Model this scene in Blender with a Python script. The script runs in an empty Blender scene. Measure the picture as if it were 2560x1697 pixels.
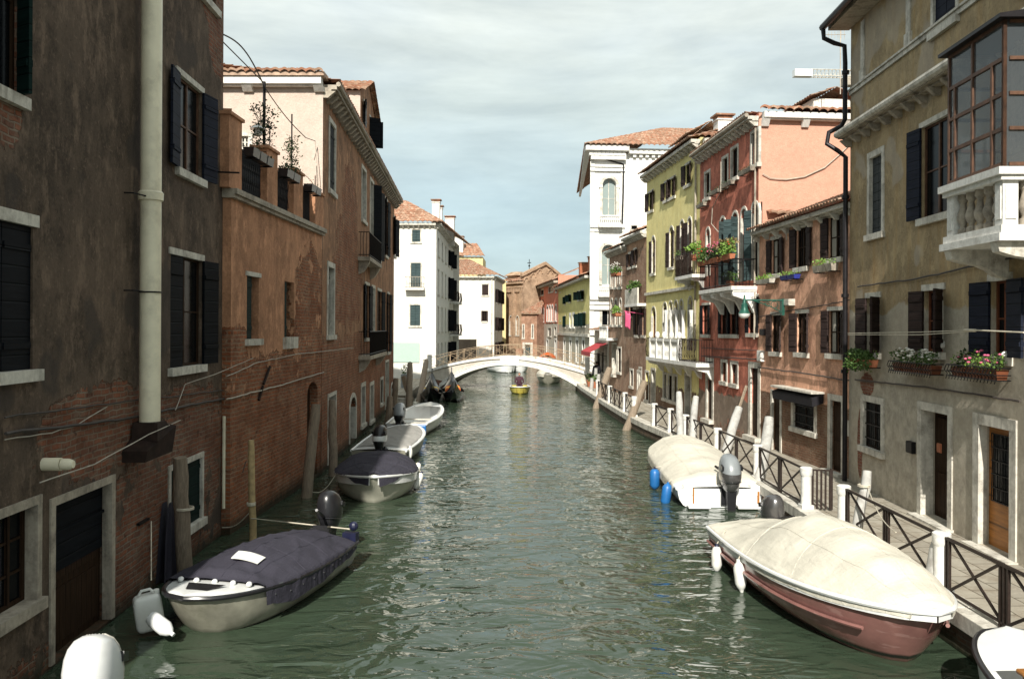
import bpy, bmesh, math, random
from mathutils import Vector, Matrix, noise as mnoise
R = math.radians
random.seed(7)
scn = bpy.context.scene
COL = scn.collection
# ---------------------------------------------------------------- camera model (pixels of the 2560x1697 photograph)
FP, HZ, VX = 2165.0, 819.5, 1210.0
CAM = Vector((0, 0, 4.55))
psi = math.atan(70 / FP)
fwd = Vector((math.sin(psi), math.cos(psi), 0))
rgt = Vector((math.cos(psi), -math.sin(psi), 0))
upv = Vector((0, 0, 1))
roll = 0.005
cr = (rgt * math.cos(roll) + upv * math.sin(roll)).normalized()
cu = cr.cross(fwd).normalized()
cam_d = bpy.data.cameras.new('camera')
cam = bpy.data.objects.new('camera', cam_d); COL.objects.link(cam)
m = Matrix.Identity(4)
for i in range(3):
    m[i][0] = cr[i]; m[i][1] = cu[i]; m[i][2] = -fwd[i]; m[i][3] = CAM[i]
cam.matrix_world = m
cam_d.sensor_width = 36; cam_d.lens = FP / 2560 * 36
cam_d.shift_y = -(848.5 - HZ) / 2560
cam_d.clip_end = 3000; cam_d.clip_start = 0.1
scn.camera = cam

def ray(px, py):
    # the survey of the photo: roll turns about the image centre column
    return fwd + cr * ((px - 1280) / FP) - cu * ((py - HZ) / FP)
def G(px, py, z):
    d = ray(px, py); t = (z - CAM.z) / d.z
    return CAM + d * t
# ---------------------------------------------------------------- mesh builder
class MB:
    def __init__(s): s.v = []; s.f = []; s.T = None
    def add(s, vs, fs):
        n = len(s.v)
        for p in vs:
            p = Vector(p)
            if s.T is not None: p = s.T @ p
            s.v.append(tuple(p))
        for f in fs: s.f.append(tuple(n + i for i in f))
        return s
    def hexa(s, p):
        return s.add(p, [(0,3,2,1),(4,5,6,7),(0,1,5,4),(1,2,6,5),(2,3,7,6),(3,0,4,7)])
    def box(s, x0, x1, y0, y1, z0, z1):
        if x1 < x0: x0, x1 = x1, x0
        if y1 < y0: y0, y1 = y1, y0
        if z1 < z0: z0, z1 = z1, z0
        return s.hexa([(x0,y0,z0),(x1,y0,z0),(x1,y1,z0),(x0,y1,z0),(x0,y0,z1),(x1,y0,z1),(x1,y1,z1),(x0,y1,z1)])
    def quad(s, a, b, c, d): return s.add([a,b,c,d], [(0,1,2,3)])
    def prism(s, pts, ax, lo, hi):
        # pts 2d polygon, extruded along ax ('x','y','z')
        def P(u, w, h):
            return {'x': (h,u,w), 'y': (u,h,w), 'z': (u,w,h)}[ax]
        n = len(pts)
        vs = [P(u,w,lo) for u,w in pts] + [P(u,w,hi) for u,w in pts]
        fs = [tuple(range(n-1,-1,-1)), tuple(range(n,2*n))] + [(i,(i+1)%n,n+(i+1)%n,n+i) for i in range(n)]
        return s.add(vs, fs)
    def tube(s, pts, r, n=8, cap=True):
        pts = [Vector(p) for p in pts]; k = len(pts)
        rs = r if isinstance(r, (list, tuple)) else [r]*k
        vs = []; fs = []
        ref = None
        for i, p in enumerate(pts):
            d = (pts[min(i+1,k-1)] - pts[max(i-1,0)])
            d = d.normalized() if d.length > 1e-9 else Vector((0,0,1))
            if ref is None:
                ref = Vector((0,0,1)) if abs(d.z) < .9 else Vector((1,0,0))
            a = d.cross(ref)
            if a.length < 1e-6: a = d.cross(Vector((1,0.3,0)))
            a.normalize(); b = a.cross(d).normalized(); ref = b
            for j in range(n):
                t = 2*math.pi*j/n
                vs.append(p + (a*math.cos(t) + b*math.sin(t))*rs[i])
        for i in range(k-1):
            for j in range(n):
                fs.append((i*n+j, i*n+(j+1)%n, (i+1)*n+(j+1)%n, (i+1)*n+j))
        if cap:
            fs.append(tuple(range(n-1,-1,-1))); fs.append(tuple(range((k-1)*n, k*n)))
        return s.add(vs, fs)
    def lathe(s, prof, c=(0,0,0), n=12, ax='z', cap=True):
        vs = []; fs = []
        for r, h in prof:
            for j in range(n):
                t = 2*math.pi*j/n; u = r*math.cos(t); w = r*math.sin(t)
                q = {'z': (u,w,h), 'x': (h,u,w), 'y': (u,h,w)}[ax]
                vs.append((q[0]+c[0], q[1]+c[1], q[2]+c[2]))
        k = len(prof)
        for i in range(k-1):
            for j in range(n): fs.append((i*n+j, i*n+(j+1)%n, (i+1)*n+(j+1)%n, (i+1)*n+j))
        if cap:
            fs.append(tuple(range(n-1,-1,-1))); fs.append(tuple(range((k-1)*n, k*n)))
        return s.add(vs, fs)
    def grid(s, fn, nu, nv, closeu=False):
        vs = [fn(i/nu, j/nv) for j in range(nv+1) for i in range(nu+1)]
        w = nu+1
        fs = [(j*w+i, j*w+i+1, (j+1)*w+i+1, (j+1)*w+i) for j in range(nv) for i in range(nu)]
        return s.add(vs, fs)
    def sell(s, c, rx, ry, rz, e1=.7, e2=.7, nu=20, nv=12, fn=None):
        # super-ellipsoid
        def sg(x, e): return math.copysign(abs(x)**e, x)
        def f(u, v):
            th = (v-.5)*math.pi; ph = u*2*math.pi
            x = sg(math.cos(th),e1)*sg(math.cos(ph),e2)*rx
            y = sg(math.cos(th),e1)*sg(math.sin(ph),e2)*ry
            z = sg(math.sin(th),e1)*rz
            if fn: x,y,z = fn(x,y,z)
            return (c[0]+x, c[1]+y, c[2]+z)
        return s.grid(f, nu, nv)
    def build(s, name, mat, parent=None, smooth=False, M=None, bevel=0, weld=False):
        me = bpy.data.meshes.new(name)
        me.from_pydata(s.v, [], s.f)
        if weld or smooth:
            bm = bmesh.new(); bm.from_mesh(me)
            bmesh.ops.remove_doubles(bm, verts=bm.verts, dist=1e-5)
            bmesh.ops.recalc_face_normals(bm, faces=bm.faces)
            bm.to_mesh(me); bm.free()
        me.update()
        if smooth:
            for p in me.polygons: p.use_smooth = True
            if smooth != 2:
                try: me.set_sharp_from_angle(angle=R(40))
                except Exception: pass
        if mat is not None: me.materials.append(mat)
        o = bpy.data.objects.new(name, me); COL.objects.link(o)
        if parent is not None: o.parent = parent
        if M is not None: o.matrix_local = M
        if bevel:
            b = o.modifiers.new('bevel', 'BEVEL'); b.width = bevel; b.segments = 2; b.limit_method = 'ANGLE'
        return o
def build_each(mb, name, mat, parent=None, **k):
    """one object per connected piece"""
    par = list(range(len(mb.v)))
    def find(a):
        while par[a] != a: par[a] = par[par[a]]; a = par[a]
        return a
    for f in mb.f:
        for q in f[1:]: par[find(q)] = find(f[0])
    g = {}
    for f in mb.f: g.setdefault(find(f[0]), []).append(f)
    out = []
    for fs in g.values():
        m2 = MB(); idx = {}
        for f in fs:
            for q in f:
                if q not in idx: idx[q] = len(m2.v); m2.v.append(mb.v[q])
            m2.f.append(tuple(idx[q] for q in f))
        out.append(m2.build(name, mat, parent, **k))
    return out
def tag(o, label=None, cat=None, group=None, kind=None):
    if label: o['label'] = label
    if cat: o['category'] = cat
    if group: o['group'] = group
    if kind: o['kind'] = kind
    return o
def empty(name, label, cat, loc=(0,0,0), rz=0, group=None):
    o = bpy.data.objects.new(name, None); COL.objects.link(o)
    o.location = loc; o.rotation_euler = (0,0,rz); o.empty_display_size = .2
    return tag(o, label, cat, group)
def center_obj(o):
    # move a top-level mesh's origin to its base
    me = o.data
    xs = [v.co for v in me.vertices]
    c = Vector(((min(p.x for p in xs)+max(p.x for p in xs))/2, (min(p.y for p in xs)+max(p.y for p in xs))/2, min(p.z for p in xs)))
    me.transform(Matrix.Translation(-c)); o.location = c
    return o
def copy_tree(o, parent=None):
    c = o.copy(); COL.objects.link(c)
    c.parent = parent
    for ch in o.children: copy_tree(ch, c)
    return c
# ---------------------------------------------------------------- node helper
class NT:
    def __init__(s, name):
        s.m = bpy.data.materials.new(name); s.m.use_nodes = True
        s.t = s.m.node_tree; s.n = s.t.nodes; s.l = s.t.links
        s.n.clear()
        s.out = s.n.new('ShaderNodeOutputMaterial'); s.b = s.n.new('ShaderNodeBsdfPrincipled')
        s.l.new(s.b.outputs[0], s.out.inputs[0])
        s.tc = s.n.new('ShaderNodeTexCoord'); s.obj = s.tc.outputs['Object']
    def set(s, sock, v):
        if hasattr(v, 'is_output') or isinstance(v, bpy.types.NodeSocket): s.l.new(v, sock)
        elif isinstance(v, (tuple, list)) and len(v) == 3 and sock.type == 'RGBA': sock.default_value = (*v, 1)
        else: sock.default_value = v
    def math(s, op, a, b=0, c=0, clamp=False):
        n = s.n.new('ShaderNodeMath'); n.operation = op; n.use_clamp = clamp
        s.set(n.inputs[0], a); s.set(n.inputs[1], b)
        if op in ('MULTIPLY_ADD','SMOOTH_MIN','SMOOTH_MAX','COMPARE','WRAP'): s.set(n.inputs[2], c)
        return n.outputs[0]
    def mix(s, fac, a, b, mode='MIX'):
        n = s.n.new('ShaderNodeMix'); n.data_type = 'RGBA'; n.blend_type = mode
        s.set(n.inputs[0], fac); s.set(n.inputs[6], a); s.set(n.inputs[7], b)
        return n.outputs[2]
    def noise(s, scale=1, detail=4, rough=.55, vec=None, dist=0, col=False):
        n = s.n.new('ShaderNodeTexNoise'); n.inputs['Scale'].default_value = scale
        n.inputs['Detail'].default_value = detail; n.inputs['Roughness'].default_value = rough
        n.inputs['Distortion'].default_value = dist
        s.l.new(vec if vec is not None else s.obj, n.inputs['Vector'])
        return n.outputs[1 if col else 0]
    def vor(s, scale=1, feat='F1', out=0, vec=None, rnd=1):
        n = s.n.new('ShaderNodeTexVoronoi'); n.feature = feat; n.inputs['Scale'].default_value = scale
        n.inputs['Randomness'].default_value = rnd
        s.l.new(vec if vec is not None else s.obj, n.inputs['Vector'])
        return n.outputs[out]
    def ramp(s, fac, stops, interp='LINEAR'):
        n = s.n.new('ShaderNodeValToRGB'); cr_ = n.color_ramp; cr_.interpolation = interp
        while len(cr_.elements) > len(stops): cr_.elements.remove(cr_.elements[-1])
        while len(cr_.elements) < len(stops): cr_.elements.new(.5)
        for e, (p, c) in zip(cr_.elements, stops):
            e.position = p; e.color = (*c, 1) if isinstance(c, (tuple, list)) else (c, c, c, 1)
        s.set(n.inputs[0], fac); return n.outputs[0]
    def map(s, v, a, b, c=0, d=1):
        n = s.n.new('ShaderNodeMapRange'); n.clamp = True
        s.set(n.inputs[0], v); 
        for i, q in enumerate((a,b,c,d)): n.inputs[i+1].default_value = q
        return n.outputs[0]
    def sep(s, vec=None):
        n = s.n.new('ShaderNodeSeparateXYZ'); s.l.new(vec if vec is not None else s.obj, n.inputs[0]); return n.outputs
    def comb(s, x, y, z):
        n = s.n.new('ShaderNodeCombineXYZ')
        for i, q in enumerate((x,y,z)): s.set(n.inputs[i], q)
        return n.outputs[0]
    def mapping(s, sc=(1,1,1), loc=(0,0,0), rot=(0,0,0), vec=None):
        n = s.n.new('ShaderNodeMapping'); n.inputs['Scale'].default_value = sc; n.inputs['Location'].default_value = loc
        n.inputs['Rotation'].default_value = rot
        s.l.new(vec if vec is not None else s.obj, n.inputs[0]); return n.outputs[0]
    def bump(s, h, strength=.5, dist=.02, prev=None):
        n = s.n.new('ShaderNodeBump'); n.inputs['Strength'].default_value = strength; n.inputs['Distance'].default_value = dist
        s.set(n.inputs['Height'], h)
        if prev is not None: s.l.new(prev, n.inputs['Normal'])
        return n.outputs[0]
    def fin(s, col, rough=.8, nrm=None, metal=0, spec=.3, **kw):
        s.set(s.b.inputs['Base Color'], col); s.set(s.b.inputs['Roughness'], rough)
        s.set(s.b.inputs['Metallic'], metal); s.set(s.b.inputs['Specular IOR Level'], spec)
        if nrm is not None: s.l.new(nrm, s.b.inputs['Normal'])
        for k, v in kw.items(): s.set(s.b.inputs[k.replace('_',' ')], v)
        return s.m

def mul(c, k): return tuple(min(1, x*k) for x in c)
def m_simple(name, c, rough=.7, metal=0, var=.25, scale=6, bump=.15, spec=.3, dirt=None, **kw):
    t = NT(name)
    n = t.noise(scale, 6, .6)
    col = t.mix(t.map(n, .3, .7), mul(c, 1-var), mul(c, 1+var))
    if dirt:
        n2 = t.noise(scale*.35, 8, .7)
        col = t.mix(t.map(n2, .5, .68, 0, dirt[1]), col, dirt[0])
    nr = t.bump(n, bump, .01) if bump else None
    return t.fin(col, rough, nr, metal, spec, **kw)
def brick_nodes(t, c1, c2, mortar, w=.26, h=.075, ms=.011):
    x, y, z = t.sep()
    jit = t.noise(3, 2, .5, col=True)
    jx = t.math('MULTIPLY', t.math('SUBTRACT', t.sep(jit)[0], .5), .12)
    jz = t.math('MULTIPLY', t.math('SUBTRACT', t.sep(jit)[1], .5), .075)
    v = t.comb(t.math('ADD', t.math('ADD', x, y), jx), t.math('ADD', z, jz), 0)
    b = t.n.new('ShaderNodeTexBrick'); t.l.new(v, b.inputs['Vector'])
    b.inputs['Scale'].default_value = 1; b.inputs['Brick Width'].default_value = w; b.inputs['Row Height'].default_value = h
    b.inputs['Mortar Size'].default_value = ms; b.inputs['Mortar Smooth'].default_value = .4
    b.inputs['Bias'].default_value = 0
    t.set(b.inputs['Color1'], c1); t.set(b.inputs['Color2'], c2); t.set(b.inputs['Mortar'], mortar)
    n = t.noise(9, 5, .7)
    col = t.mix(t.map(n, .35, .75, 0, .6), b.outputs[0], mul(mortar, .9))
    big = t.noise(1.1, 5, .6)
    col = t.mix(t.map(big, .35, .7, 0, .8), col, mul(c1, .33))
    ef = t.noise(2.1, 9, .75, vec=t.mapping(loc=(8, 3, 1), sc=(1, 1, 1.4)))
    col = t.mix(t.map(ef, .52, .68, 0, .55), col, mul(mortar, .95))
    dk = t.noise(6, 3, .5, vec=t.mapping(loc=(3, 3, 3)))
    col = t.mix(t.map(dk, .6, .68, 0, .7), col, mul(c2, .4))
    h_ = t.math('SUBTRACT', t.math('MULTIPLY', n, .5), b.outputs[1])
    return col, h_
def m_plaster(name, c1, c2, streak=.45, streakc=None, brick=None, low=None, wet=None, seed=0, rough=.9, patch=None, amp=1.1, grime=1.0, bricks=((.30,.09,.045),(.2,.06,.035),(.33,.26,.2))):
    """wall plaster on local facade coordinates (x along, z up); brick = dict(z=height below which bricks show, spots=[(s,z,rs,rz)])"""
    t = NT(name)
    x, y, z = t.sep()
    off = t.mapping(loc=(seed*3.1, seed*1.7, seed*.9))
    n1 = t.noise(.7, 8, .62, vec=off); n2 = t.noise(5, 8, .7, vec=off)
    st = t.noise(1, 6, .6, vec=t.mapping(sc=(3.2, 3.2, .28), loc=(seed, 0, 0)))
    col = t.mix(t.map(n1, .32, .68), c1, c2)
    col = t.mix(t.map(n2, .38, .75, 0, .55), col, mul(c2, .7))
    gr = t.noise(1.7, 12, .74, vec=t.mapping(loc=(seed*2+1, 5, seed), sc=(1, 1, .75)))
    col = t.mix(t.map(gr, .46, .58, 0, .75*grime), col, mul(c2, .38))
    gl = t.noise(2.6, 10, .72, vec=t.mapping(loc=(seed+7, 3, seed*2), sc=(1.2, 1.2, .6)))
    col = t.mix(t.map(gl, .52, .62, 0, .6*grime), col, mul(c1, 1.55))
    fk = t.noise(11, 8, .75, vec=off); col = t.mix(t.map(fk, .58, .66, 0, .5*grime), col, mul(c1, 1.7)); col = t.mix(t.map(fk, .42, .34, 0, .5*grime), col, mul(c2, .35))
    sk = t.noise(1, 7, .7, vec=t.mapping(sc=(9, 9, .45), loc=(seed+2, 1, 4)))
    col = t.mix(t.map(sk, .55, .72, 0, .4*grime), col, mul(c2, .4))
    n3 = t.noise(22, 4, .6, vec=off)
    col = t.mix(t.map(n3, .3, .7, 0, .22), col, mul(c1, 1.35))
    col = t.mix(t.map(st, .5, .72, 0, streak), col, streakc or mul(c1, .45))
    if patch:   # repaired patches of another render
        pn = t.noise(.45, 3, .5, vec=t.mapping(loc=(seed+9, 2, 5)))
        col = t.mix(t.map(pn, .56, .58, 0, patch[1]), col, patch[0])
    h = t.math('ADD', t.math('MULTIPLY', n2, .6), t.math('MULTIPLY', n3, .3))
    if low:     # (height, colour): lower render of another colour
        e = t.math('SUBTRACT', t.math('ADD', low[0], t.math('MULTIPLY', t.math('SUBTRACT', n1, .5), low[2])), z)
        lc = t.mix(t.map(n2, .35, .7), low[1], mul(low[1], .55))
        lc = t.mix(t.map(n1, .45, .62, 0, .6), lc, low[3] if len(low) > 3 else mul(low[1], 1.4))
        col = t.mix(t.map(e, 0, .06), col, lc)
    if brick:
        bc, bh = brick_nodes(t, *bricks)
        msk = t.math('MULTIPLY', t.math('SUBTRACT', brick.get('z', -5), z), 1.0)
        for (a, b_, ra, rb) in brick.get('spots', []):
            dx = t.math('DIVIDE', t.math('SUBTRACT', x, a), ra); dz = t.math('DIVIDE', t.math('SUBTRACT', z, b_), rb)
            d = t.math('SQRT', t.math('ADD', t.math('MULTIPLY', dx, dx), t.math('MULTIPLY', dz, dz)))
            msk = t.math('MAXIMUM', msk, t.math('MULTIPLY', t.math('SUBTRACT', 1, d), brick.get('k', 1.2)))
        nm = t.noise(1.3, 10, .68, vec=off)
        msk = t.math('ADD', msk, t.math('MULTIPLY', t.math('SUBTRACT', nm, .5), brick.get('amp', amp)*2.2))
        # islands of plaster left on the brick
        isl = t.noise(2.3, 6, .6, vec=t.mapping(loc=(seed+4, 1, 2)))
        msk = t.math('SUBTRACT', msk, t.map(isl, .56, .66, 0, brick.get('isl', 1.0)))
        mm = t.map(msk, 0, .05)
        edge = t.map(msk, -.12, .02)
        col = t.mix(t.math('MULTIPLY', edge, .35), col, mul(c1, 1.5))
        col = t.mix(mm, col, bc)
        h = t.math('ADD', t.math('MULTIPLY', h, .35), t.math('MULTIPLY', mm, t.math('SUBTRACT', t.math('MULTIPLY', bh, .6), .8)))
    if wet is not None:
        e = t.math('SUBTRACT', t.math('ADD', wet, t.math('MULTIPLY', t.math('SUBTRACT', n2, .5), .5)), z)
        col = t.mix(t.map(e, 0, .35, 0, .9), col, (.018, .022, .012))
    nr = t.bump(h, .9, .045)
    return t.fin(col, rough, nr, 0, .2)
def m_tile(name, k=1.0):
    t = NT(name)
    v = t.vor(4.2, out=1, vec=t.mapping(sc=(1, 1, 1)))
    s_ = t.sep(v)[0]
    col = t.ramp(s_, [(0, (.22*k,.105*k,.065*k)), (.35, (.33*k,.16*k,.1*k)), (.65, (.28*k,.18*k,.125*k)), (1, (.42*k,.28*k,.2*k))])
    n = t.noise(2.2, 8, .7)
    col = t.mix(t.map(n, .42, .7, 0, .7), col, (.13, .095, .065))
    return t.fin(col, .9, t.bump(t.noise(30, 4), .4, .01), 0, .15)
def m_stone(name, c=(.62,.6,.55), dirt=(.16,.14,.11), amt=.75, sc=1.0):
    t = NT(name)
    n = t.noise(2.2*sc, 9, .72); n2 = t.noise(14*sc, 6, .65)
    st = t.noise(1, 5, .6, vec=t.mapping(sc=(6, 6, .7)))
    col = t.mix(t.map(n2, .3, .7), mul(c, .82), mul(c, 1.1))
    col = t.mix(t.map(n, .47, .68, 0, amt), col, dirt)
    col = t.mix(t.map(st, .52, .75, 0, amt*.8), col, mul(dirt, .8))
    return t.fin(col, .75, t.bump(t.math('ADD', n2, n), .4, .012), 0, .3)
def m_boards(name, c, horiz=True, pitch=.14, rough=.6, k=.45):
    t = NT(name)
    x, y, z = t.sep()
    a = z if horiz else t.math('ADD', x, y)
    fr = t.math('FRACT', t.math('DIVIDE', a, pitch))
    g = t.math('MULTIPLY', t.map(fr, 0, .07), t.map(fr, 1, .93))
    n = t.noise(1, 6, .6, vec=t.mapping(sc=(3,3,25) if horiz else (25,25,3)))
    col = t.mix(t.map(n, .3, .7), mul(c, .7), mul(c, 1.35))
    col = t.mix(g, mul(c, .25), col)
    return t.fin(col, rough, t.bump(t.math('ADD', g, t.math('MULTIPLY', n, .25)), .6, .012), 0, .3 if max(c) > .1 else .06)

M = {}
M['tile'] = m_tile('roof_tile'); M['tile2'] = m_tile('roof_tile_pale', 1.25)
M['stone'] = m_stone('istrian_stone', (.6,.57,.5))
M['stone_clean'] = m_stone('istrian_stone_clean', (.72,.71,.67), (.3,.28,.24), .45)
M['stone_dark'] = m_stone('weathered_stone', (.4,.35,.28), (.1,.085,.07), .8)
M['sh_blk'] = m_boards('shutter_black_paint', (.006,.0075,.01), True, .22)
M['sh_nav'] = m_boards('shutter_navy_paint', (.013,.016,.027), True, .2)
M['sh_grn'] = m_boards('shutter_green_paint', (.006,.017,.015), True, .2)
M['sh_brn'] = m_boards('shutter_brown_paint', (.035,.024,.022), True, .19)
M['sh_gry'] = m_boards('shutter_grey_paint', (.045,.05,.052), True, .22)
M['sh_teal'] = m_boards('shutter_teal_paint', (.045,.068,.07), True, .2)
M['wood_or'] = m_boards('varnished_door_wood', (.32,.13,.03), True, .5, .45)
M['wood_dk'] = m_boards('dark_door_wood', (.03,.017,.01), False, .16, .6)
M['wood_rust'] = m_simple('window_frame_brown', (.095,.047,.027), .55, 0, .4, 8)
M['wood_rd'] = m_simple('red_brown_window_wood', (.14,.045,.02), .5, 0, .3, 8)
def m_pane(name, c=(.012,.014,.016), rough=.12, spec=.5):
    t = NT(name)
    return t.fin(c, rough, t.bump(t.noise(3, 2), .12, .02), 0, spec)
M['pane'] = m_pane('dark_window_glass', (.004,.005,.006), .2, .1)
M['pane_sky'] = m_pane('pale_window_glass', (.25,.3,.29), .15, .5)
M['iron'] = m_simple('black_wrought_iron', (.012,.011,.012), .5, .6, .4, 20)
M['iron_b'] = m_simple('brown_iron_rail', (.03,.02,.016), .55, .3, .4, 20)
M['rail_tan'] = m_simple('rusty_bridge_rail', (.36,.27,.18), .6, .3, .3, 10)
M['lead'] = m_simple('dark_lead_pipe', (.02,.018,.02), .45, .5, .3, 8)
M['white_metal'] = m_simple('chalky_pipe_paint', (.8,.74,.56), .3, 0, .1, 3, .05, dirt=((.3,.26,.19), .5))
M['rust'] = m_simple('rusted_sheet_iron', (.028,.016,.012), .75, .2, .5, 5, .3)
M['cable'] = m_simple('grey_cable', (.06,.05,.045), .7)
M['cable_l'] = m_simple('pale_cable', (.4,.36,.3), .7)
M['rope'] = m_simple('pale_rope', (.55,.5,.4), .8)
M['white'] = m_simple('white_gelcoat', (.74,.75,.74), .22, 0, .04, 1.5, .03, .5, dirt=((.5,.48,.42), .35))
M['hull_gr'] = m_simple('stained_hull_paint', (.26,.25,.2), .3, 0, .35, 2, .05, .5, dirt=((.1,.1,.06), .7))
M['hull_lt'] = m_simple('pale_stained_hull', (.46,.45,.37), .3, 0, .2, 2, .05, .5, dirt=((.2,.2,.12), .6))
M['blackp'] = m_simple('black_plastic', (.015,.015,.017), .3, 0, .3, 4, .03, .5)
M['navyp'] = m_simple('navy_plastic', (.012,.014,.04), .35, 0, .3, 4, .03, .5)
M['greyp'] = m_simple('grey_motor_paint', (.22,.24,.25), .35, 0, .12, 2, .03, .5)
M['silver'] = m_simple('silver_motor_paint', (.16,.155,.155), .25, .7, .2, 2, .02, .5)
M['blue'] = m_simple('blue_rubber', (.015,.12,.34), .4, 0, .2, 3, .05, .5)
M['fend'] = m_simple('white_fender_vinyl', (.72,.72,.68), .35, 0, .08, 4, .03, .5, dirt=((.35,.33,.26), .5))
M['pole'] = m_boards('weathered_pole_wood', (.24,.19,.14), False, .035, .85)
M['pole_g'] = m_simple('grey_painted_pole', (.4,.395,.37), .7, 0, .2, 5, .2, dirt=((.14,.12,.1), .7))
M['pole_y'] = m_simple('bare_pale_pole_wood', (.45,.33,.17), .7, 0, .3, 8, .2)
M['terracotta'] = m_simple('terracotta', (.33,.12,.06), .85)
M['lampg'] = m_simple('green_lamp_paint', (.02,.09,.065), .4, .2, .3, 8)
M['lampglass'] = m_simple('frosted_lamp_glass', (.7,.72,.7), .3, 0, .05)
def m_leaf(name, a, b):
    t = NT(name)
    n = t.noise(14, 3, .6)
    oi = t.n.new('ShaderNodeObjectInfo')
    col = t.mix(t.map(n, .3, .7), a, b)
    return t.fin(col, .6, None, 0, .25)
M['leaf'] = m_leaf('leaf_green', (.03,.07,.015), (.1,.17,.04))
M['leaf_dk'] = m_leaf('leaf_dark', (.015,.03,.01), (.045,.07,.025))
M['leaf_lt'] = m_leaf('leaf_light', (.08,.18,.03), (.2,.3,.06))
M['leaf_dry'] = m_leaf('leaf_dry', (.12,.08,.04), (.25,.2,.1))
M['fl_w'] = m_simple('white_petals', (.8,.78,.72), .6); M['fl_p'] = m_simple('pink_petals', (.6,.12,.22), .6)
M['fl_r'] = m_simple('red_petals', (.55,.03,.02), .6); M['fl_y'] = m_simple('yellow_petals', (.7,.45,.05), .6)
M['skin'] = m_simple('skin', (.42,.22,.15), .5, 0, .1)
M['cloth_dk'] = m_simple('dark_clothing', (.012,.011,.014), .85); M['cloth_pl'] = m_simple('maroon_clothing', (.05,.02,.03), .85)
M['hair'] = m_simple('dark_hair', (.03,.02,.015), .7)
M['red_cloth'] = m_simple('red_awning_cloth', (.33,.04,.045), .8, 0, .1)
M['pink_cloth'] = m_simple('pink_flag_cloth', (.75,.12,.25), .8, 0, .1)
def m_cover(name, c, k=1.0):
    t = NT(name)
    cr1 = t.noise(1, 6, .62, vec=t.mapping(sc=(1.6, 14, 6), rot=(0, 0, .55)), dist=.6); cr2 = t.noise(1, 5, .6, vec=t.mapping(sc=(12, 1.8, 6), rot=(0, 0, -.25)), dist=.8)
    n = t.noise(1, 5, .6, vec=t.mapping(sc=(1.2, 4, 2), rot=(0,0,.4)))
    n2 = t.noise(40, 3, .6); n3 = t.noise(1.3, 6, .65)
    col = t.mix(t.map(n3, .35, .7), mul(c, .85), mul(c, 1.18))
    col = t.mix(t.map(n2, .3, .7, 0, .2), col, mul(c, 1.5))
    st = t.noise(.9, 8, .7, vec=t.mapping(loc=(4,2,1)))
    col = t.mix(t.map(st, .52, .75, 0, .25), col, mul(c, .6))
    hh = t.math('ADD', t.math('MULTIPLY', t.map(cr1, .42, .7), .22), t.math('MULTIPLY', t.map(cr2, .45, .7), .2))
    return t.fin(col, .85, t.bump(t.math('ADD', t.math('ADD', n, hh), t.math('MULTIPLY', n2, .08)), .8*k, .03), 0, .15)
M['cov_navy'] = m_cover('navy_canvas', (.04,.038,.051)); M['cov_cream'] = m_cover('cream_canvas', (.55,.52,.44), .8); M['cov_grey'] = m_cover('grey_canvas', (.3,.29,.27), .7)
M['curtain'] = m_simple('net_curtain', (.3,.28,.24), .9, 0, .1)
# ---------------------------------------------------------------- facades and buildings
class Fac:
    """vertical wall line seen from its front: L = left plan point, R = right plan point; local x along, y into the wall, z up"""
    def __init__(s, L, Rr):
        s.L = Vector((L[0], L[1], 0)); d = Vector((Rr[0]-L[0], Rr[1]-L[1], 0)); s.len = d.length
        s.u = d.normalized(); s.n = Vector((-s.u.y, s.u.x, 0))
        s.M = Matrix(((s.u.x, s.n.x, 0, s.L.x), (s.u.y, s.n.y, 0, s.L.y), (0,0,1,0), (0,0,0,1)))
    def p(s, px, py, off=0):
        d = ray(px, py); o = s.L + s.n*off
        t = (o - CAM).dot(s.n) / d.dot(s.n); q = CAM + d*t
        return (q - s.L).dot(s.u), q.z
    def r(s, x0, x1, y0, y1, off=0):
        xm = (x0+x1)/2
        return (s.p(x0, (y0+y1)/2, off)[0], s.p(x1, (y0+y1)/2, off)[0], s.p(xm, y1, off)[1], s.p(xm, y0, off)[1])
def arc(a, b, zb, zt, n=10, kind='round'):
    r = (b-a)/2; c = (a+b)/2; rise = zt - zb
    return [(c - r*math.cos(math.pi*i/n), zb + rise*math.sin(math.pi*i/n)**(1 if kind == 'round' else 1)) for i in range(n+1)]
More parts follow.
